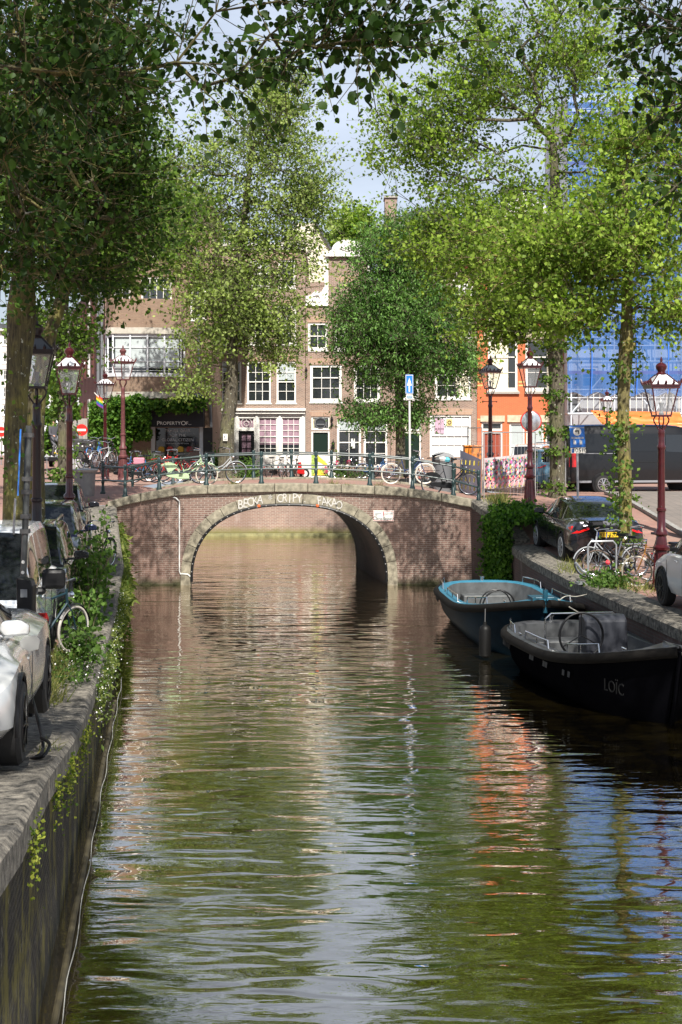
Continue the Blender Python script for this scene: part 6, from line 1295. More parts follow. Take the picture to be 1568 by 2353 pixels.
for i in range(7): mb.box(X(935+i*1.9),X(936.2+i*1.9),44.976,44.984,Z(916.5-(i%2)),Z(908+(i%3)))
mb.build('graffiti_tag', mat('tag ink', (.05,.20,.33), .6), s1)
Yp = 40.5; X, Z = H(Yp)
s2 = thing('parking_sign', 'blue Parkeerautomaat sign with arrow and hands above the number 10510', 'sign', (X(1328),Yp,1.9))
mb = MB(); mb.tube([(X(1330),Yp+.05,1.6),(X(1327),Yp+.05,Z(985))],.034,10); mb.build('pole', STEEL, s2, smooth=True)
mb = MB(); mb.add([(X(1309),Yp-.01,Z(979)),(X(1342),Yp-.01,Z(977)),(X(1346),Yp-.01,Z(1027)),(X(1311.5),Yp-.01,Z(1028.5)),(X(1309),Yp+.01,Z(979)),(X(1342),Yp+.01,Z(977)),(X(1346),Yp+.01,Z(1027)),(X(1311.5),Yp+.01,Z(1028.5))],[(0,1,2,3),(7,6,5,4),(0,4,5,1),(1,5,6,2),(2,6,7,3),(3,7,4,0)]); mb.build('panel', BLUS, s2)
mb = MB(); mb.add([(X(1311.5),Yp-.01,Z(1029.5)),(X(1346.3),Yp-.01,Z(1028)),(X(1346.8),Yp-.01,Z(1040.5)),(X(1312),Yp-.01,Z(1042))],[(0,1,2,3)]); mb.lathe([(.0,-.001),(.115,-.001),(.115,.002)],24,(X(1326.5),Yp-.016,Z(992)),0,'y')
mb.box(X(1313.5),X(1341),Yp-.02,Yp-.012,Z(1008),Z(1004))
for cx in (1321,1335):
    mb.box(X(cx-3),X(cx+3),Yp-.02,Yp-.012,Z(1021),Z(1014.5))
    for i in range(3): mb.box(X(cx-3+i*2.2),X(cx-1.8+i*2.2),Yp-.02,Yp-.012,Z(1014.4),Z(1010+i))
mb.build('white_field', WHITE, s2)
mb = MB(); mb.box(X(1323),X(1331),Yp-.026,Yp-.019,Z(991.5),Z(989)); mb.box(X(1329),X(1331),Yp-.026,Yp-.019,Z(997),Z(991.6)); mb.add([(X(1320.5),Yp-.024,Z(990.3)),(X(1324.5),Yp-.024,Z(986.3)),(X(1324.5),Yp-.024,Z(994.3))],[(0,1,2)]); mb.build('arrow', BLACK, s2)
text('10510', .17, 'lettering', BLACK, s2, T(X(1332.5),Yp-.02,Z(1035)), .002); text('Parkeerautomaat', .062, 'lettering', WHITE, s2, T(X(1325.5),Yp-.02,Z(982.2)), .002); text('EEN-TE-KEN', .055, 'lettering', BLUS, s2, T(X(1327),Yp-.026,Z(1006)), .002)
mb = MB(); mb.box(X(1314.5),X(1319),Yp-.02,Yp-.012,Z(1040),Z(1031)); mb.build('phone_symbol', BLUS, s2)
X, Z = H(43.2)
s3 = thing('traffic_mirror', 'round traffic mirror with a red rim mounted behind the corner lamp', 'traffic mirror', (X(1218),43.2,3))
mb = MB(); mb.lathe([(.0,-.075),(.12,-.07),(.22,-.05),(.29,-.02)],30,(X(1218.5),43.0,Z(968)),0,'y'); mb.build('mirror_face', mat('mirror', (.62,.63,.65), .22, .75), s3, smooth=True)
mb = MB(); mb.torus((X(1218.5),43.0,Z(968)),.305,.022,32,8,'y'); mb.lathe([(.29,0),(.31,.03),(.05,.09)],28,(X(1218.5),43.01,Z(968)),0,'y'); mb.build('rim', mat('mirror red', (.6,.03,.02), .4), s3, smooth=True)
mb = MB(); mb.box(X(1218)-.05,X(1218)+.05,42.80,43.05,Z(966),Z(970)); mb.build('bracket', STEEL, s3)
X, Z = H(66)
s4 = thing('traffic_sign', 'round red no-entry sign on a grey pole at the left street', 'traffic sign', (X(188),66,2.6)); RZ = Z(988)
mb = MB(); mb.tube([(X(188),66.04,2.3),(X(188),66.04,RZ)],.035,8); mb.build('pole', STEEL, s4, smooth=True); mb = MB(); mb.lathe([(.27,-.01),(.27,.02)],28,(X(188),66,RZ),0,'y'); mb.build('panel', mat('no entry red', (.68,.02,.015), .4), s4)
mb = MB(); mb.box(X(188)-.20,X(188)+.20,65.975,65.988,RZ-.05,RZ+.05); mb.build('bar', WHITE, s4)
X, Z = H(90)
s5 = thing('traffic_sign', 'second no-entry sign far off at the left edge of the photo', 'traffic sign', (X(4),90,2.4)); mb = MB(); mb.lathe([(.32,-.01),(.32,.02)],24,(X(3),90,Z(992)),0,'y'); mb.build('panel', MATS['no entry red'], s5); mb = MB(); mb.box(X(3)-.22,X(3)+.22,89.97,89.988,Z(994),Z(990)); mb.build('bar', WHITE, s5); mb = MB(); mb.tube([(X(3),90.05,2.3),(X(3),90.05,Z(992))],.035,8); mb.build('pole', STEEL, s5)
X, Z = H(68)
s6 = thing('banner', 'white beach-flag banner beside the ivy-clad trunk at the left street', 'banner', (X(112),68,2.6)); mb = MB(); mb.prism([(X(108),Z(908)),(X(118),Z(920)),(X(130),Z(944)),(X(132),Z(960)),(X(110),Z(963))],68,68.02); mb.build('cloth', mat('banner white', (.66,.67,.68), .8), s6); text('san', .22, 'lettering', BLACK, s6, T(X(121),67.98,Z(947)), .002); text('fran', .22, 'lettering', BLACK, s6, T(X(121),67.98,Z(955)), .002); mb = MB(); mb.tube([(X(108),68.03,2.4),(X(108),68.03,Z(906))],.02,6); mb.build('pole', GREY, s6)
s7 = thing('hanging_sign', 'tall pale grey panel sign behind the second red lamp', 'sign', (X(167),68.5,4)); mb = MB(); mb.box(X(157),X(177),68.5,68.6,Z(965),Z(905)); mb.build('panel', mat('pale panel', (.52,.55,.57), .5), s7); mb = MB(); mb.tube([(X(172),68.65,2.4),(X(172),68.65,Z(905))],.04,6); mb.build('pole', GREY, s7)
cb = thing('utility_cabinet', 'grey utility cabinet and panel behind the no-entry sign', 'cabinet', (X(183),70,2.6)); X, Z = H(70); mb = MB(); mb.box(X(164),X(201),70,70.6,2.5,Z(962)); [mb.box(X(166+i*6),X(167+i*6),69.97,70,2.6,Z(966)) for i in range(6)]; mb.build('body', mat('cabinet grey', (.30,.28,.25), .6, var=.15, vscale=3), cb, bevel=.02)
mb = MB(); mb.box(X(196),X(207),69.5,69.9,2.6,Z(1010)); mb.build('side_box', GREY, cb)
fl = thing('flag', 'rainbow flag hanging from a pole beside the small distant lamp', 'flag', (lp(232,62.6),62.6,5)); X, Z = H(62.6); cols = [(.55,.03,.02),(.65,.22,.02),(.70,.55,.04),(.05,.30,.06),(.03,.08,.40),(.20,.04,.28)]
for i, c in enumerate(cols):
    mb = MB(); n = 6; vs = []
    for j in range(n+1):
        t = j/n
        for q in (0,1): u = (i+q)/6; vs.append((X(221+15*t*1.0+u*-2+3*u), 62.6+.06*math.sin(t*6+u*2), Z(lerp(906,930,u)+t*9)))
    mb.add(vs, [(2*j,2*j+1,2*j+3,2*j+2) for j in range(n)]); mb.build('stripe', mat('flag %s' % 'roygbv'[i], c, .7), fl)
mb = MB(); mb.tube([(X(217),62.6,Z(902)),(X(238),62.7,Z(925))],.02,6); mb.build('pole', WHITE, fl)
# litter bins
def bin_(label, x, Y, z0, ztop, wpx, lid=True):
    X, Z = H(Y); r_ = thing('litter_bin', label, 'litter bin', (X(x),Y,z0)); w_ = wpx/F*Y/2; h = Z(ztop)-z0; mb = MB(); mb.lathe([(w_*.86,0),(w_*.9,.05),(w_,h*.78),(w_*1.02,h*.80)],20,(X(x),Y,z0)); mb.build('body', GREY, r_, smooth=True)
    mb = MB()
    if lid: mb.prism([(X(x)-w_*1.05,z0+h*.96)]+[(X(x)+w_*1.05*math.cos(a),z0+h*.90+h*.13*math.sin(a)) for a in np.linspace(PI,0,12)],Y-w_,Y+w_)
    else: mb.lathe([(w_*1.05,h*.80),(w_*1.25,h*.86),(w_*1.3,h*.90),(w_*.8,h*.93)],20,(X(x),Y,z0))
    mb.build('lid', mat('bin lid grey', (.34,.35,.36), .5, .3), r_, smooth=True)
    if lid:
        for sx in (-1,1): mb = MB(); mb.bar((X(x)+sx*w_*.95,Y,z0+h*.78),(X(x)+sx*w_*.95,Y,z0+h*.92),.03,.1); mb.build('lid_support', GREY, r_)
    return r_
bin_('grey litter bin overflowing with bags at the right end of the bridge', 1018, 47.4, 2.52, 1042, 46)
for i, (x, c) in enumerate(((1007,(.08,.08,.08)),(1018,(.62,.62,.62)),(1027,(.10,.42,.50)),(1014,(.5,.5,.48)))):
    X, Z = H(47.2); mb = MB(); mb.lathe([(.02,-.10),(.10,-.07),(.13,0),(.09,.08),(.02,.11)],8,(X(x),47.15,Z(1056)+.02*(i%2))); o = mb.build('rubbish_bag', mat('bag col %d' % i, c, .5), None, smooth=True); tag(o, ['black rubbish bag at the left of the overflowing bin','white rubbish bag in the middle of the overflowing bin','turquoise rubbish bag at the right of the overflowing bin','pale crumpled bag behind the white one in the overflowing bin'][i], 'bag', 'rubbish in the bin')
bin_('grey funnel-shaped underground bin at the left quay near the bridge corner', 195, 43.5, 2.6, 1072, 50, False)
# fence with banner, orange box, grey patterned panel
X, Z = H(44.6)
fe = thing('construction_fence', 'temporary wire fence hung with a colourful patterned banner', 'fence', (X(1160),44.6,2.4))
def P3(x, y, Y): return at(x, y, Y)
A = P3(1113,1053,44.9); B = P3(1212,1043,47.0); C_ = P3(1212,1118,47.0); D_ = P3(1113,1124,44.9)
def gridpt(u, v): return A.lerp(B,u).lerp(D_.lerp(C_,u), v)
nrmF = (B-A).cross(D_-A).normalized(); nrmF = -nrmF if nrmF.y > 0 else nrmF
mb = MB(); n = 24; vs = [gridpt(i/n,j/10)+nrmF*(.03*noise.noise(Vector((i*.4,j*.4,1)))) for j in range(11) for i in range(n+1)]
mb.add(vs, [(j*(n+1)+i,j*(n+1)+i+1,(j+1)*(n+1)+i+1,(j+1)*(n+1)+i) for j in range(10) for i in range(n)]); ban = mb.build('banner', mat('banner cloth', (.60,.52,.52), .8), fe, smooth=True)
rg = random.Random(3); PAL = [(.62,.06,.14),(.75,.60,.08),(.10,.42,.48),(.04,.04,.05),(.60,.12,.40),(.78,.76,.74),(.10,.20,.42),(.70,.30,.32),(.16,.34,.20)]
mbs = [MB() for _ in PAL]
for i in range(9):
    for j in range(5):
        for q in range(7):
            ci = (j*3+q*2+(i % 2)) % len(PAL) if j < 3 else (q % 2)*5+(0 if q % 3 else 1) if q < 5 else 7
            u = (i+.15+.7*((q*37 % 10)/10))/9; v = .06+(j+.15+.7*((q*53+j*17) % 10)/10)/5*.92; rr = .035+.035*((q*29+j) % 5)/4; k = rg.choice((3,5,7,9)); a0 = rg.uniform(0,6)
            c = gridpt(min(u,.97), min(v,.96))+nrmF*(.040+.0015*q); ex = (B-A).normalized(); ey = (D_-A).normalized(); mbs[ci].add([c+ex*rr*math.cos(a0+2*PI*t/k)*rg.uniform(.7,1.2)+ey*rr*math.sin(a0+2*PI*t/k)*rg.uniform(.7,1.2) for t in range(k)], [tuple(range(k))])
for c, m_ in zip(PAL, mbs):
    if m_.v: m_.build('printed_pattern', mat('print %d' % PAL.index(c), c, .8), ban)
mb = MB(); G = mat('fence wire', (.50,.50,.49), .4, .6)
def fpanel(a, b, z0, z1, r=.02, mesh=True):
    mb.tube([(a[0],a[1],z0),(a[0],a[1],z1),(b[0],b[1],z1),(b[0],b[1],z0)], r, 6)
    if mesh:
        for i in range(1,14): t = i/14; x, y = lerp(a[0],b[0],t), lerp(a[1],b[1],t); mb.bar((x,y,z0),(x,y,z1),.006)
        for i in range(1,5): z = lerp(z0,z1,i/5); mb.bar((a[0],a[1],z),(b[0],b[1],z),.006)
fpanel((A.x,A.y+.05),(B.x+.3,B.y+.25),2.4,4.55); fpanel((lp(1075,50),50),(lp(1108,46.5),46.5),2.5,4.7); fpanel((B.x+.3,B.y+.3),(lp(1300,54),54),2.35,4.2)
mb.build('wire_frame', G, fe)
mb = MB(); a, b = P3(1058,1034,48.3), P3(1106,1056,45.3); mb.add([a, b, Vector((b.x,b.y,2.5)), Vector((a.x,a.y,2.5)), a+Vector((0,.04,0)), b+Vector((0,.04,0)), Vector((b.x,b.y+.04,2.5)), Vector((a.x,a.y+.04,2.5))],[(0,1,2,3),(7,6,5,4),(0,4,5,1),(1,5,6,2),(2,6,7,3),(3,7,4,0)]); pn = mb.build('side_banner', mat('lilac grey banner', (.38,.38,.46), .8), fe)
mb = MB()
for i in range(5):
    for j in range(4): c = a.lerp(b,(i+.5)/5); z = lerp(2.6,3.7,(j+.5)/4); mb.add([(c.x-.04,c.y-.03,z-.09),(c.x+.04,c.y-.03,z-.07),(c.x+.03,c.y-.03,z+.08),(c.x-.03,c.y-.03,z+.06)],[(0,1,2,3)])
mb.build('printed_pattern', mat('print yellow', (.62,.50,.06), .8), pn)
X, Z = H(49); ob = thing('orange_box', 'orange construction box behind the patterned banner', 'box', (X(1090),49,2.5)); mb = MB(); mb.box(X(1069),X(1108),49,49.8,2.4,Z(1027)); mb.box(X(1067),X(1110),48.95,49.85,Z(1027)+.003,Z(1023)); mb.build('body', mat('orange plastic', (.75,.22,.02), .45), ob, bevel=.02)
# white and patterned board by the shopfront
X, Z = H(65.5); bd = thing('board', 'white framed board with a yellow and green abstract pattern leaning at the house front', 'board', (X(736),65.5,2.42))
mb = MB(); mb.box(X(699),X(714),65.5,65.6,2.4,Z(1042)); mb.box(X(755),X(772),65.5,65.6,2.4,Z(1042)); mb.box(X(714.2),X(754.8),65.52,65.6,2.4,Z(1044)); mb.build('panel', WHITE, bd)
mb = MB(); mb.box(X(716),X(731),65.50,65.515,Z(1093),Z(1046)); mb.box(X(738),X(753),65.50,65.515,Z(1093),Z(1075)); mb.build('green_pattern', mat('lime print', (.30,.42,.08), .8, var=.7, vscale=14), bd)
mb = MB(); mb.add([(X(731),65.505,Z(1046)),(X(753),65.505,Z(1066)),(X(753),65.505,Z(1072)),(X(731),65.505,Z(1060))],[(0,1,2,3)]); mb.add([(X(720),65.49,Z(1092)),(X(734),65.49,Z(1076)),(X(748),65.49,Z(1092))],[(0,1,2)]); mb.build('yellow_pattern', mat('yellow print', (.80,.55,.05), .8), bd)
sc_ = thing('scooter', 'red motor scooter parked under the shopfront windows', 'scooter', (lp(690,65),65,2.42)); X, Z = H(65); mb = MB(); mb.prism([(X(683),2.65),(X(686),3.15),(X(692),3.2),(X(694),2.9),(X(700),2.85),(X(701),2.6)],64.8,65.1); mb.build('body', REDP, sc_, bevel=.04); mb = MB(); [mb.torus((X(q),65,2.65),.19,.05,18,7,'y') for q in (684,700)]; mb.build('tyre', RUBBER, sc_, smooth=True); mb = MB(); mb.tube([(X(686),64.95,3.1),(X(684),64.95,3.45),(X(688),64.8,3.5)],.02,6); mb.build('handlebar', CHROME, sc_)
# ---------------------------------------------------------------- people
def person(label, loc, rz, top_m, leg_m, hair_m, joints, hscale=1.0, shoes=BLACK, radii=None, shades=False, name='person'):
    """joints: dict of skeleton positions; one skinned surface, clothing by material, head shaped on top"""
    r_ = thing(name, label, 'person', loc, rz); J = joints; skinm = mat('skin', (.48,.27,.19), .6)
    ch = [('pel',.135),('chest',.15),('neck',.06),('head',.085)]; V = []; E = []; Rr = []; idx = {}
    def add(nm, p, r): idx[nm] = len(V); V.append(p); Rr.append(r); return idx[nm]
    for nm, r in (('pel',.125),('waist',.12),('chest',.145),('neck',.055),('chin',.075),('head',.095)): add(nm, J[nm], r)
    for a, b in (('pel','waist'),('waist','chest'),('chest','neck'),('neck','chin'),('chin','head')): E.append((idx[a], idx[b]))
    for s in 'LR':
        for nm, r, pr in (('sh',.062,'chest'),('el',.045,'sh'),('wr',.032,'el'),('hd',.036,'wr'),('fg',.016,'hd'),('hip',.09,'pel'),('kn',.062,'hip'),('an',.045,'kn'),('toe',.038,'an')):
            add(nm+s, J[nm+s], r); E.append((idx[pr+s] if pr+s in idx else idx[pr], idx[nm+s]))
    me = bpy.data.meshes.new('body'); me.from_pydata([tuple(p) for p in V], E, []); o = bpy.data.objects.new('body', me); COL.objects.link(o)
    sk = o.modifiers.new('s','SKIN'); 
    for i, sv_ in enumerate(me.skin_vertices[0].data): sv_.radius = (Rr[i]*(1.25 if i in (0,1,2) else 1), Rr[i]*(.85 if i in (0,1,2) else 1)); sv_.use_root = (i == 0)
    o.modifiers.new('u','SUBSURF').levels = 2; bpy.context.view_layer.update(); m2 = bpy.data.meshes.new_from_object(o.evaluated_get(bpy.context.evaluated_depsgraph_get())); bpy.data.objects.remove(o)
    o = bpy.data.objects.new('body', m2); COL.objects.link(o); o.parent = r_; m2.materials.clear()
    for m_ in (skinm, top_m, leg_m, shoes): m2.materials.append(m_)
    P = {k_: Vector(v) for k_, v in J.items()}
    segs = [('neck','head',0),('chest','neck',1),('pel','chest',1),('pel','hipL',2),('pel','hipR',2)]+[x for s in 'LR' for x in (('chest','sh'+s,1),('sh'+s,'el'+s,1),('el'+s,'wr'+s,1),('wr'+s,'fg'+s,0),('hip'+s,'kn'+s,2),('kn'+s,'an'+s,2),('an'+s,'toe'+s,3))]
    for p in m2.polygons:
        p.use_smooth = True; c = p.center; best = None
        for a, b, mi in segs:
            A_, B_ = P[a], P[b]; ab = B_-A_; t = max(0, min(1, (c-A_).dot(ab)/max(ab.length_squared,1e-9))); d = (c-(A_+ab*t)).length
            if best is None or d < best[0]: best = (d, mi)
        p.material_index = best[1]
    hc = P['head']; mb = MB(); mb.lathe([(.02,-.02),(.098,.0),(.108,.05),(.085,.10),(.02,.125)],12,(hc.x,hc.y+.012,hc.z+.01)); mb.build('hair', hair_m, r_, smooth=True, world=False)
    mb = MB(); f = hc-Vector((0,.10,0)); mb.prism([(f.y+.03,f.z-.01),(f.y-.015,f.z-.045),(f.y+.02,f.z-.055)],f.x-.014,f.x+.014,'x'); mb.build('nose', skinm, r_, world=False)
    mb = MB()
    for s in (-1,1): mb.box(f.x+s*.035-.022,f.x+s*.035+.022,f.y-.002,f.y+.01,f.z-.012,f.z+.012)
    if shades: mb.bar((f.x-.09,f.y+.03,f.z+.008),(f.x+.09,f.y+.03,f.z+.008),.006)
    mb.build('sunglasses' if shades else 'eyes', BLACK, r_, world=False)
    return r_
walk = dict(pel=(0,0,.95),waist=(0,0,1.10),chest=(0,.01,1.36),neck=(0,0,1.50),chin=(0,-.02,1.57),head=(0,-.01,1.66),shL=(.19,.01,1.42),elL=(.25,.05,1.14),wrL=(.24,-.04,.90),hdL=(.24,-.07,.83),fgL=(.235,-.09,.76),
  shR=(-.19,.01,1.42),elR=(-.25,.03,1.14),wrR=(-.25,.0,.90),hdR=(-.25,-.02,.83),fgR=(-.245,-.04,.76),hipL=(.10,0,.88),knL=(.11,-.10,.48),anL=(.11,-.12,.08),toeL=(.12,-.28,.04),hipR=(-.10,0,.88),knR=(-.11,.02,.48),anR=(-.11,.16,.10),toeR=(-.12,.04,.04))
person('man in a pale blue shirt and sunglasses walking towards the camera beside the red lamp', (lp(173,58),58,2.62), R(-8), mat('pale blue shirt', (.56,.60,.72), .8), mat('pale trousers', (.45,.45,.47), .8), mat('dark hair', (.03,.02,.015), .8), walk, shades=True)
X, Z = H(77.3)
lean = {k_: (x, y+(-.22*(max(0,z-.95)/.7)), z-.10*(max(0,z-.95)/.7)**2) for k_, (x,y,z) in walk.items()}; lean['wrL'] = (.24,-.45,1.05); lean['hdL'] = (.24,-.52,1.05); lean['fgL'] = (.24,-.60,1.04); lean['elL'] = (.26,-.20,1.06)
person('worker in a grey shirt and white trousers leaning forward on the lowest scaffold platform', (X(1332),77.35,Z(948)), R(-80), mat('grey work shirt', (.38,.40,.44), .8), mat('white work trousers', (.68,.68,.66), .8), mat('dark hair', (.03,.02,.015), .8), lean)
sit = dict(walk); sit.update(knL=(.12,-.35,.75),anL=(.12,-.15,.35),toeL=(.12,-.32,.30),knR=(-.12,-.30,.66),anR=(-.12,-.12,.22),toeR=(-.12,-.30,.18),wrL=(.22,-.38,1.05),hdL=(.22,-.45,1.03),fgL=(.22,-.50,1.0),elL=(.25,-.12,1.12),wrR=(-.22,-.38,1.05),hdR=(-.22,-.45,1.03),fgR=(-.22,-.50,1.0),elR=(-.25,-.12,1.12))
Yc = 60.5; person('cyclist in dark grey clothes riding past behind the ivy-clad trunk', (lp(124,Yc),Yc,3.35), R(40), mat('charcoal jacket', (.06,.06,.07), .8), mat('charcoal trousers', (.09,.09,.10), .8), mat('dark hair', (.03,.02,.015), .8), sit)
put(copy_thing(b_black, (0,0,0), 0, 'black bicycle ridden by the cyclist behind the ivy-clad trunk', 'bicycle being ridden'), (lp(124,Yc),Yc-.05,3.35), R(40-90))
# ---------------------------------------------------------------- plants
LFB = leafmat('bush leaf', (.035,.075,.016), (.13,.22,.045)); LIVY = leafmat('ivy leaf', (.022,.065,.010), (.13,.25,.035)); LGR = leafmat('grass blade', (.07,.10,.02), (.28,.26,.09), .2); LYW = leafmat('dry plant', (.22,.20,.06), (.42,.34,.14), .2)
DAISY = mat('daisy white', (.75,.74,.70), .8); PINK = mat('hollyhock pink', (.75,.10,.22), .7); BARKD = None
BLADE = (np.array([[-.03,0,0],[.03,0,0],[.012,.6,.10],[0,1,.30],[-.012,.6,.10]]), [(0,1,2),(0,2,4),(4,2,3)])
def plant(label, cat, name, pts, size, m, tpl=LEAF2, droop=.3, up=.4, stems=None, extra=None, loc=None, seed=3, group=None):
    pts = np.asarray(pts); loc = loc or tuple(pts.mean(0)[:2])+(float(pts[:,2].min()),); r_ = thing(name, label, cat, loc, group=group)
    leaves_mesh('foliage', pts, size, m, r_, tpl, droop, up, None, seed)
    if stems:
        mb = MB(); [mb.tube(s_, [.014,.009,.005][:len(s_)] if len(s_) <= 3 else .008, 5, cap=False) for s_ in stems]; mb.build('foliage_stem', mat('plant stem', (.10,.09,.045), .8), r_)
    if extra: leaves_mesh('blossom', extra[0], extra[1], extra[2], r_, LEAF2, 0, .9, None, seed+5)
    return r_
rg = np.random.default_rng(11)
# leafy bush on the left quay: arching stems with heart-shaped leaves
def arching(base, n, hgt, spread, rg, per=32, sig=.07, lean=(0,0)):
    P, S = [], []
    for _ in range(n):
        a = rg.uniform(0, 2*PI); b = Vector(base)+Vector((rg.normal(0,spread*.18), rg.normal(0,spread*.35), 0)); hh = hgt*rg.uniform(.5,1.08); d = Vector((math.cos(a)*spread*rg.uniform(.2,1)+lean[0], math.sin(a)*spread*rg.uniform(.3,1.3)+lean[1], 0))
        m = b+d*.45+Vector((0,0,hh*.72)); e = b+d+Vector((0,0,hh)); S.append([b, m, e])
        for t in rg.uniform(.12,1,per):
            p = (b*(1-t)**2+m*2*t*(1-t)*1.0+e*t*t); P.append(p+Vector(rg.normal(0,sig*1.5,3)))
    return P, S
Q = [(lp(208,25.0),25.0,1.25,15,1.2,.42),(lp(190,22.8),22.8,1.25,12,.85,.4),(lp(212,28),28,1.3,9,1.4,.38),(lp(204,21),21,1.2,8,.45,.35),(lp(232,30),30,1.3,7,1.7,.24)]
P, S = [], []
for x,y,z,n,h,sp in Q: p, s_ = arching((x,y,z), n, h, sp, rg); P += p; S += s_
plant('leafy bush with heart-shaped leaves growing at the edge of the left quay', 'bush', 'bush', P, .085, LFB, LEAF6, .8, .35, S, loc=(lp(200,24),24,1.25))
# plants hanging down the left wall
def wallplants(y0, y1, n, rg, ztop=0, drop=.45, out=.075):
    P = []
    for _ in range(n):
        y = rg.uniform(y0, y1); q = noise.noise(Vector((y*.9,3,0))); 
        if q < -.15: continue
        x = el(y)+.05+abs(rg.normal(0,out)); z = interp(ZL,y)-.05+ztop-abs(rg.normal(0,drop*(.6+q)))
        if z > .05: P.append((x,y,z))
    return P
p1 = wallplants(19,41,3000,rg); fl_ = wallplants(18,30,420,rg,.06,.45,.10)
plant('trailing plants and small white daisies hanging down the left quay wall', 'plant', 'wall_plant', p1, .085, leafmat('wall plant leaf', (.05,.085,.018), (.17,.20,.05)), NARROW, .3, .3, extra=(np.array(fl_), .024, DAISY), loc=(el(28)+.1,28,1.0))
p2 = [(el(y)+.06+abs(rg.normal(0,.08)),y,interp(ZL,y)-.15-abs(rg.normal(0,.3))) for y in rg.uniform(28,41,1500)]
plant('ferns sprouting from the left quay wall close to the bridge', 'fern', 'fern', p2, .20, leafmat('fern leaf', (.05,.085,.012), (.19,.21,.05)), NARROW, .5, .3, loc=(el(34)+.1,34,1.0))
p3 = [(el(y)+.03+abs(rg.normal(0,.04)),y,interp(ZL,y)-.12-abs(rg.normal(0,.22))) for y in list(rg.normal(14.0,.22,260))+list(rg.normal(12.4,.2,160))+list(rg.normal(10.2,.2,180))+list(rg.normal(16.5,.6,300))]
plant('small green weeds rooted in the mossy left wall below the coping', 'weed', 'weed', p3, .035, leafmat('weed leaf', (.05,.09,.012), (.28,.30,.05)), LEAF2, .3, .3, loc=(el(14)+.05,14,1.0))
# grass tufts
def tufts(label, cs, n, size, m, rg, group=None, spread=.12):
    P = np.array([(c[0]+rg.normal(0,spread), c[1]+rg.normal(0,spread*2.2), c[2]) for c in cs for _ in range(n)])
    return plant(label, 'grass', 'grass_tuft', P, size, m, BLADE, -1.6, .1, group=group, loc=(cs[0][0],cs[0][1],cs[0][2]))
def qp(y, off): return (el(y)-off, y, interp(ZL,y))
tufts('dry grass and weeds around the white-tyred bicycle on the left quay', [qp(y, o) for y, o in ((17.6,.5),(18,.8),(18.4,.6),(18.9,.9),(19.5,.5),(20.2,.7),(21,.5),(17.9,1.1))], 190, .28, LGR, rg)
tufts('thin grass tufts growing in the joints of the near left coping', [qp(y, o) for y, o in ((14.6,.75),(15.2,.7),(13.2,.12),(13.9,.62),(11.0,.85),(10.9,.95),(8.4,.25))], 40, .14, LGR, rg, spread=.05)
p4 = [(el(y)-.35+rg.normal(0,.22),y,interp(ZL,y)+abs(rg.normal(0,.12))) for y in rg.uniform(18.6,22,1100)]; d4 = [(el(y)-.35+rg.normal(0,.25),y,interp(ZL,y)+.12+abs(rg.normal(0,.12))) for y in rg.uniform(18.4,22,110)]
plant('white daisies and low green growth on the coping beside the white-tyred bicycle', 'flowers', 'daisies', p4, .05, LFB, LEAF2, .3, .4, extra=(np.array(d4), .025, DAISY), loc=(el(20)-.35,20,1.2))
tufts('clump of long grass at the foot of the banner fence', [(lp(1146,42.5),42.3,2.38),(lp(1150,42.5),42.8,2.38),(lp(1140,42),42.2,2.38)], 170, .42, LGR, rg, spread=.14)
tufts('dry grass at the foot of the largest lamp and the racing bicycle', [(lp(1500,29.6),29.6,1.3),(lp(1470,29.4),29.5,1.3),(lp(1400,30.5),30.0,1.3),(lp(1310,34),33.7,1.33),(lp(1325,33),33,1.33)], 110, .26, LGR, rg, spread=.2)
p5 = [(lp(1400+rg.normal(0,26),30.2), 30.2+rg.normal(0,.3), 1.32+abs(rg.normal(0,.14))) for _ in range(900)]
plant('low green weeds under the quayside bicycle rack', 'weed', 'weed', p5, .08, LFB, LEAF2, .2, .4, loc=(lp(1400,30.2),30.2,1.3))
for i, (x, Y, lab) in enumerate(((765,42.6,'small tuft of grass in the coping joint under the fourth right railing post'),(535,42.5,'small tuft of grass in a coping joint right of the silver bicycle'),(800,42.28,'green weed sprouting from the bridge coping near its crown'),(866,43,'dry weeds at the foot of the bridge railing by the white-tyred bicycle'))):
    Xw = lp(x,Y); P = [(Xw+rg.normal(0,.10),Y+rg.normal(0,.05),zb(Xw)-.02) for _ in range(60)]; plant(lab, 'grass', 'grass_tuft', P, .20 if i != 2 else .10, LGR, BLADE, -1.4, .1)
# ivy mound over the right-hand quay corner
P = []
for _ in range(11000):
    t = rg.uniform(0,1)
    if t < .62:                              # curtain down the wing wall
        u = rg.uniform(0,1); y = lerp(40.35,38.7,u); x = interp(ER,y)-.06-abs(rg.normal(0,.16)); top = lerp(2.25,2.05,u); z = top-abs(rg.uniform(0,1)**1.1)*(1.95+.2*noise.noise(Vector((y*2,0,0))))
    else:                                    # mound on top
        u = rg.uniform(0,1); y = lerp(41.4,39.4,u)+rg.normal(0,.5); x = lerp(4.25,6.1,rg.uniform(0,1)**1.2); z = 1.75+.55*max(0,1-((x-5.1)/1.3)**2)*rg.uniform(.6,1)+rg.normal(0,.07)+lerp(.25,0,u)
    P.append((x,y,z))
plant('dense dark green ivy tumbling over the quay corner in front of the dark grey saloon', 'ivy', 'ivy', P, .115, LIVY, LEAF2, .9, .35, loc=(4.6,39.8,1.4))
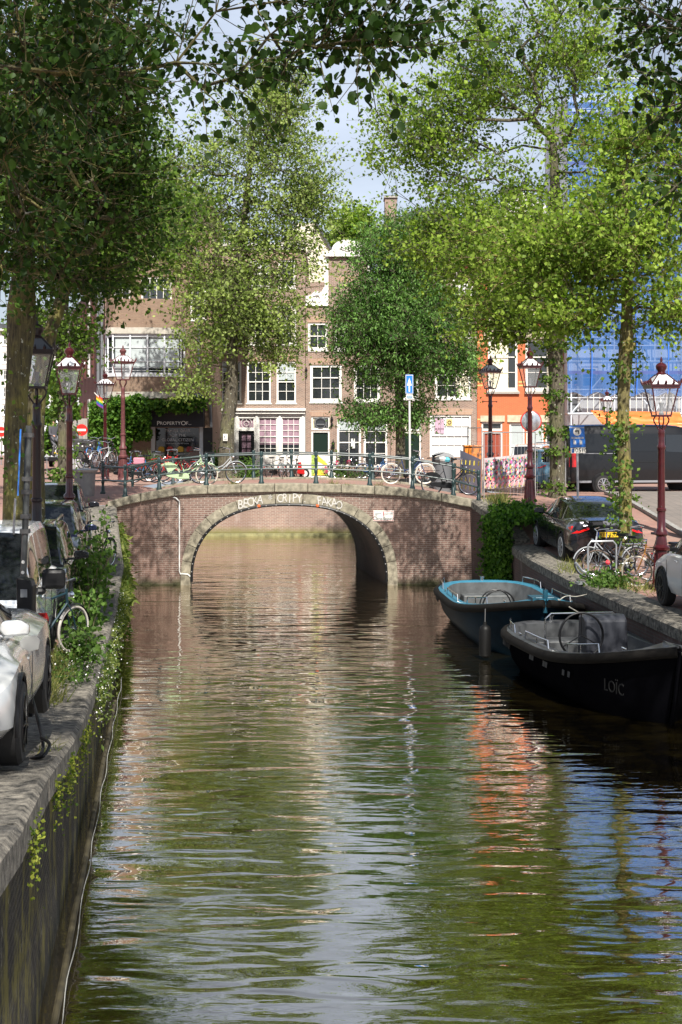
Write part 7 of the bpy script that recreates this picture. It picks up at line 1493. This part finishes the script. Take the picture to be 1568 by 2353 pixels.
# climbers on the corner building, hedge, shop plants
P = []
X, Z = H(73.2)
for _ in range(16000):
    x = rg.uniform(206,474); y = rg.uniform(900,1046)
    top = 912+14*noise.noise(Vector((x*.03,1,0)))+ (10 if x < 250 else 0)+ (6 if 340 < x < 400 else 0); bot = 1046 if x < 300 else (1010 if x < 345 else 945+16*noise.noise(Vector((x*.05,4,0))))
    if y < top or y > bot or (x > 445 and rg.uniform() < .6): continue
    Yq = 73.0-abs(rg.normal(0,.35)) if x > 242 else 72-rg.uniform(0,2.5); Xq, Zq = H(Yq); P.append((Xq(x), Yq, Zq(y)))
plant('thick green climber covering the ground floor of the corner building', 'climber', 'climbing_plant', P, .19, LIVY, LEAF2, .5, .4, loc=(lp(300,73),73,2.4))
P = [(lp(570+rg.normal(0,12),63.6),63.6+rg.normal(0,.3),2.4+abs(rg.normal(0,.42))) for _ in range(1300)]; plant('shrubby green planting at the foot of the tall tree behind the bridge', 'bush', 'bush', P, .10, LFB, LEAF2, .2, .4)
P = [(lp(790+rg.normal(0,26),63.8),63.8+rg.normal(0,.2),2.4+abs(rg.normal(0,.35))) for _ in range(800)]; E_ = np.array([(lp(x+rg.normal(0,2.2),63.5),63.5+rg.normal(0,.05),CH-(y+rg.normal(0,3)-990)/F*63.5) for x,y in ((748,1076),(775,1063),(802,1062),(751,1083)) for _ in range(26)])
plant('pink hollyhocks flowering behind the bridge railing', 'flowers', 'hollyhock', P, .08, LFB, LEAF2, .2, .4, extra=(E_, .10, PINK))
P = [(lp(494+rg.normal(0,7),70),70+rg.normal(0,.2),2.5+abs(rg.normal(0,.55))) for _ in range(700)]; plant('potted olive green shrub beside the black shopfront', 'bush', 'bush', P, .10, LIVY, LEAF2, .2, .4)
P = [(lp(345+rg.normal(0,9),68),68+rg.normal(0,.2),2.9+rg.normal(0,.12)) for _ in range(240)]; plant('spiky palm-like plant in front of the shop window', 'plant', 'palm', P, .75, leafmat('palm leaf', (.05,.10,.03), (.16,.24,.08)), BLADE, -.8, .1)
P = [(lp(768+rg.normal(0,6),66),66+rg.normal(0,.2),3.2+rg.normal(0,.3)) for _ in range(300)]; plant('potted shrub by the tall window of the white gabled house', 'bush', 'bush', P, .09, LIVY, LEAF2, .2, .4)
# vine on the left street side behind trunks
P = []
for _ in range(7000):
    x = rg.uniform(96,182); y = rg.uniform(850,1040)
    if noise.noise(Vector((x*.05,y*.03,7))) < -.12 or (x < 112 and y < 900): continue
    Yq = 62-rg.uniform(0,1.5); Xq, Zq = H(Yq)
    if x > 158 and y > 962: continue
    P.append((Xq(x),Yq,Zq(y)))
plant('tall leafy climber at the left street behind the second red lamp', 'climber', 'climbing_plant', P, .17, leafmat('bright climber leaf', (.04,.10,.012), (.16,.27,.04)), LEAF2, .5, .4)

# ---------------------------------------------------------------- trees
BK1 = bark('mossy lichen bark', (.12,.105,.045), (.018,.015,.010), (.22,.20,.04)); BK2 = bark('grey brown bark', (.13,.11,.075), (.035,.03,.022), (.15,.15,.06)); BK3 = bark('yellow mossy bark', (.20,.17,.065), (.035,.028,.015), (.30,.26,.05))
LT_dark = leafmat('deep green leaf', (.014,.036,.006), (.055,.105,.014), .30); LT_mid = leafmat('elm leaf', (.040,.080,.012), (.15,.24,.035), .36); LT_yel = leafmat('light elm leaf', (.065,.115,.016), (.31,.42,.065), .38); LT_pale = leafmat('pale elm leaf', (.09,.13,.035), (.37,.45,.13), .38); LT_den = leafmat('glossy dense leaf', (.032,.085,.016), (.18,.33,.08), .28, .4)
def U(x, y, Y): return tuple(at(x, y, Y))
def blob(x, y, Y, rx, ry, rY, n, sh=.45):   # blob measured in the photo, real size from its distance
    k = Y/F; return (U(x,y,Y), (rx*k, rY, ry*k), n, sh)
def inview(p, m=60):
    if p[1] < 1: return False
    x = 784+p[0]/p[1]*F; y = 990-(p[2]-CH)/p[1]*F; return -m < x < 1568+m and y > -m
# near tree just outside the frame on the left: its low boughs cross the top of the picture
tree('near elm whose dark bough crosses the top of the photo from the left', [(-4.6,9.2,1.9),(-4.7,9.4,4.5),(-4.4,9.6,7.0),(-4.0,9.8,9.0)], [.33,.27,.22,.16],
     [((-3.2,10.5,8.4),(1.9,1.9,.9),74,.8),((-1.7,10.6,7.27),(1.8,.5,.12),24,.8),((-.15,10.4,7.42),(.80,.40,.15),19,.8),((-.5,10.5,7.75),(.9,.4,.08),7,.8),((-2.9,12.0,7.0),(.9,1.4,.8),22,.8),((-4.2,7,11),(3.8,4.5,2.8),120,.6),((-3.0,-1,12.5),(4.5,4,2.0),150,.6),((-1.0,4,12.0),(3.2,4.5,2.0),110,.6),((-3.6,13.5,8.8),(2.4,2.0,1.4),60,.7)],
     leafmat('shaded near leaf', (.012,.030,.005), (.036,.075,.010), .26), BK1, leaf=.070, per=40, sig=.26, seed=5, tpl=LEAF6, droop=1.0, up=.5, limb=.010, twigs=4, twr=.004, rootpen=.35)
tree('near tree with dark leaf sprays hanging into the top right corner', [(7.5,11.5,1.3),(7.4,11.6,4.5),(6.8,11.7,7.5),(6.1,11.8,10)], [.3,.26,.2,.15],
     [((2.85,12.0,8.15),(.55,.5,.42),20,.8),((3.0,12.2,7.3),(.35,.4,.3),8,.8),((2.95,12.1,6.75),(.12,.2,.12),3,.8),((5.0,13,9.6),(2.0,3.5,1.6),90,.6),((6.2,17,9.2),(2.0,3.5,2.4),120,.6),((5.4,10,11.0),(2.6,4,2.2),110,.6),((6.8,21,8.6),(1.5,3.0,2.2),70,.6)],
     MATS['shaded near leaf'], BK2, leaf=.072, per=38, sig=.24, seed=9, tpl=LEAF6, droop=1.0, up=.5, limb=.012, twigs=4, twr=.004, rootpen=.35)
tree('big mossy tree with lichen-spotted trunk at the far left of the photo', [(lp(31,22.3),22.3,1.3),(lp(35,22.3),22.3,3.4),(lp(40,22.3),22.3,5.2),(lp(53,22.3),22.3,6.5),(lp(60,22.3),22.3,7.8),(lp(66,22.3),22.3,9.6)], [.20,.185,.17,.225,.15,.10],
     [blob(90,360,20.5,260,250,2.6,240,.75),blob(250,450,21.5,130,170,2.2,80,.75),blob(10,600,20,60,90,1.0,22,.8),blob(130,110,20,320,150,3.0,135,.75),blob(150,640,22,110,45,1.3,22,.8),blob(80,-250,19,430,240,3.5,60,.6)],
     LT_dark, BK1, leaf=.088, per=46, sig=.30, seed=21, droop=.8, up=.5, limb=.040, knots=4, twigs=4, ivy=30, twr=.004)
tree('leaning tree behind the black-looking lamp, its limb rising to the right', [(lp(84,27.4),27.4,1.3),(lp(82,27.4),27.4,4.6),(lp(94,27.2),27.3,5.8),(lp(122,27.2),27.3,6.7),(lp(160,27.4),27.6,7.8),(lp(190,28),28,9.4)], [.19,.17,.15,.13,.11,.08],
     [blob(200,500,27.5,170,170,2.4,190,.7),blob(240,630,28,110,45,1.8,34,.8),blob(130,330,27,230,160,2.6,130,.7)],
     LT_mid, BK1, leaf=.105, per=42, sig=.34, seed=22, droop=.7, up=.3, limb=.034, twigs=4, ivy=50, twr=.004)
tree('slim ivy-clad tree behind the second red lamp on the left quay', [(lp(146,39),39,1.9),(lp(146,39),39,4.6),(lp(140,39),39,6.5),(lp(150,39),39,8.4),(lp(150,39),39,10.5)], [.17,.15,.14,.11,.08],
     [blob(170,540,39,170,150,2.8,190,.7),blob(150,780,39,40,85,.8,45,.8),blob(240,430,39.5,130,170,2.4,110,.7),((-4.5,35.2,9.9),(1.3,1.2,1.2),30,.8),blob(100,300,39,230,150,2.6,80,.7)],  # loose cluster ahead of the trunk added to shade the bridge's left end
     LT_mid, BK2, leaf=.115, per=46, sig=.42, seed=23, droop=.6, up=.3, limb=.030, twigs=4, ivy=190, twr=.005)
tree('tall sparse tree behind the bridge with a paper notice on its trunk', [(lp(518,64.8),64.8,2.4),(lp(522,64.8),64.8,4.6),(lp(532,64.8),64.8,6.4),(lp(536,64.8),64.8,9.4),(lp(556,65),65,13.5),(lp(580,65),65,17.5)], [.36,.32,.30,.22,.16,.09],
     [blob(600,330,65,120,170,2.6,100,.6),blob(560,560,65,190,170,3.2,170,.6),blob(640,250,65,70,110,1.5,60,.7),blob(690,450,65,80,150,2.0,66,.7),blob(510,740,64.5,85,120,2.2,85,.7),blob(600,750,64.2,95,120,2.0,85,.7),blob(450,880,63.8,45,50,1,16,.8),blob(430,480,65,110,200,2.4,120,.7)],
     LT_pale, BK2, leaf=.15, per=56, sig=.60, seed=24, droop=.6, up=.2, limb=.034, twigs=4, twr=.008, rootpen=.5)
X, Z = H(64.3); nb = thing('notice', 'white paper notice pinned to the trunk of the tall tree behind the bridge', 'notice', (X(522),64.35,4)); mb = MB(); mb.box(X(513),X(523),64.36,64.37,Z(1013),Z(997)); mb.build('paper', WHITE, nb); mb = MB(); mb.box(X(515),X(518),64.352,64.359,Z(1006),Z(1001)); [mb.box(X(514.5),X(521.5),64.352,64.359,Z(1008.2+i*1.6),Z(1007.6+i*1.6)) for i in range(3)]; mb.build('print', GREY, nb)
tree('dense dark green tree in front of the white gabled house', [(lp(920,66.5),66.5,2.4),(lp(920,66.5),66.5,5.2),(lp(916,66.5),66.5,7.4),(lp(916,66.5),66.5,11)], [.24,.21,.18,.12],
     [blob(915,770,66.5,160,130,2.9,470,.55),blob(925,590,66.5,110,85,2.2,200,.6),blob(920,700,66.5,130,120,2.4,240,.6),blob(850,955,66.3,60,30,1.2,40,.8),blob(940,950,66.3,40,50,.9,36,.8),blob(1050,840,66.3,45,60,1.2,45,.8)],
     LT_den, BK2, leaf=.185, per=68, sig=.50, seed=25, tpl=NARROW, droop=.9, up=.25, limb=.028, twigs=5, twr=.007)
tree('big light green tree at the bridge corner, branches spreading left over the canal', [(lp(1282,47.5),47.5,2.35),(lp(1280,47.5),47.5,5.2),(lp(1276,47.5),47.5,8.0),(lp(1280,47.6),47.6,11.0),(lp(1270,47.8),47.8,14.5)], [.27,.25,.25,.21,.12],
     [blob(1190,560,47.5,200,190,3.2,290,.7),blob(990,330,47.8,140,170,2.4,105,.75),blob(1130,180,48,180,210,3.2,135,.75),blob(1330,150,47.5,180,230,3.2,105,.75),blob(1400,400,47,160,180,2.8,70,.75),blob(1010,560,48,100,90,1.8,50,.8),blob(1190,740,47.2,130,55,1.8,80,.8),blob(1200,-120,48,260,120,3,80,.7)],
     LT_yel, BK2, leaf=.135, per=54, sig=.46, seed=26, droop=.6, up=.2, limb=.024, knots=3, twigs=4, ivy=170, twr=.006, rootpen=.55)
tree('light green tree with yellow mossy trunk behind the dark grey saloon', [(lp(1438,33.2),33.2,1.33),(lp(1437,33.2),33.2,3.4),(lp(1432,33.2),33.2,5.0),(lp(1440,33.2),33.2,6.6),(lp(1442,33.3),33.3,8.4),(lp(1436,33.3),33.3,10.5)], [.165,.15,.145,.165,.11,.07],
     [blob(1420,570,33.2,190,150,2.4,210,.7),blob(1330,720,33,100,60,1.4,44,.8),blob(1530,720,33,80,70,1.4,34,.8),blob(1440,330,33.4,170,140,2.2,60,.75),blob(1250,600,33.4,80,120,1.4,60,.8),((3.6,36.2,8.6),(1.0,.9,1.5),36,.8)],  # last sparse cluster, out towards the canal, added to shade the bridge's right end
     LT_yel, BK3, leaf=.115, per=50, sig=.36, seed=27, droop=.7, up=.2, limb=.024, knots=4, twigs=4, ivy=130, twr=.005, rootpen=.4)
tree('tree standing on the right bank beyond the frame edge, twiggy branches at the right', [(9.9,36,1.5),(9.8,36,5),(9.6,36,9),(9.2,36,12)], [.2,.18,.15,.1],
     [blob(1560,330,35,90,240,2.0,60,.8)], LT_mid, BK2, leaf=.13, per=24, sig=.42, seed=31, droop=.6, up=.4, limb=.03, twigs=4, twr=.006)
tree('round light green tree top seen above the white neck gable', [(lp(812,108),108,2.4),(lp(812,108),108,9),(lp(812,108),108,17)], [.3,.25,.15],
     [blob(812,540,108,56,55,2.2,120,.6)], LT_yel, BK2, leaf=.30, per=34, sig=.6, seed=28, limb=.03)
tree('dark leafy tree on the left side street behind the ivy-clad trunk', [(lp(30,90),90,2.4),(lp(30,90),90,8),(lp(30,90),90,12)], [.3,.25,.15],
     [blob(60,760,90,40,60,1.6,40,.7)], LT_mid, BK2, leaf=.26, per=30, sig=.55, seed=29, limb=.03)
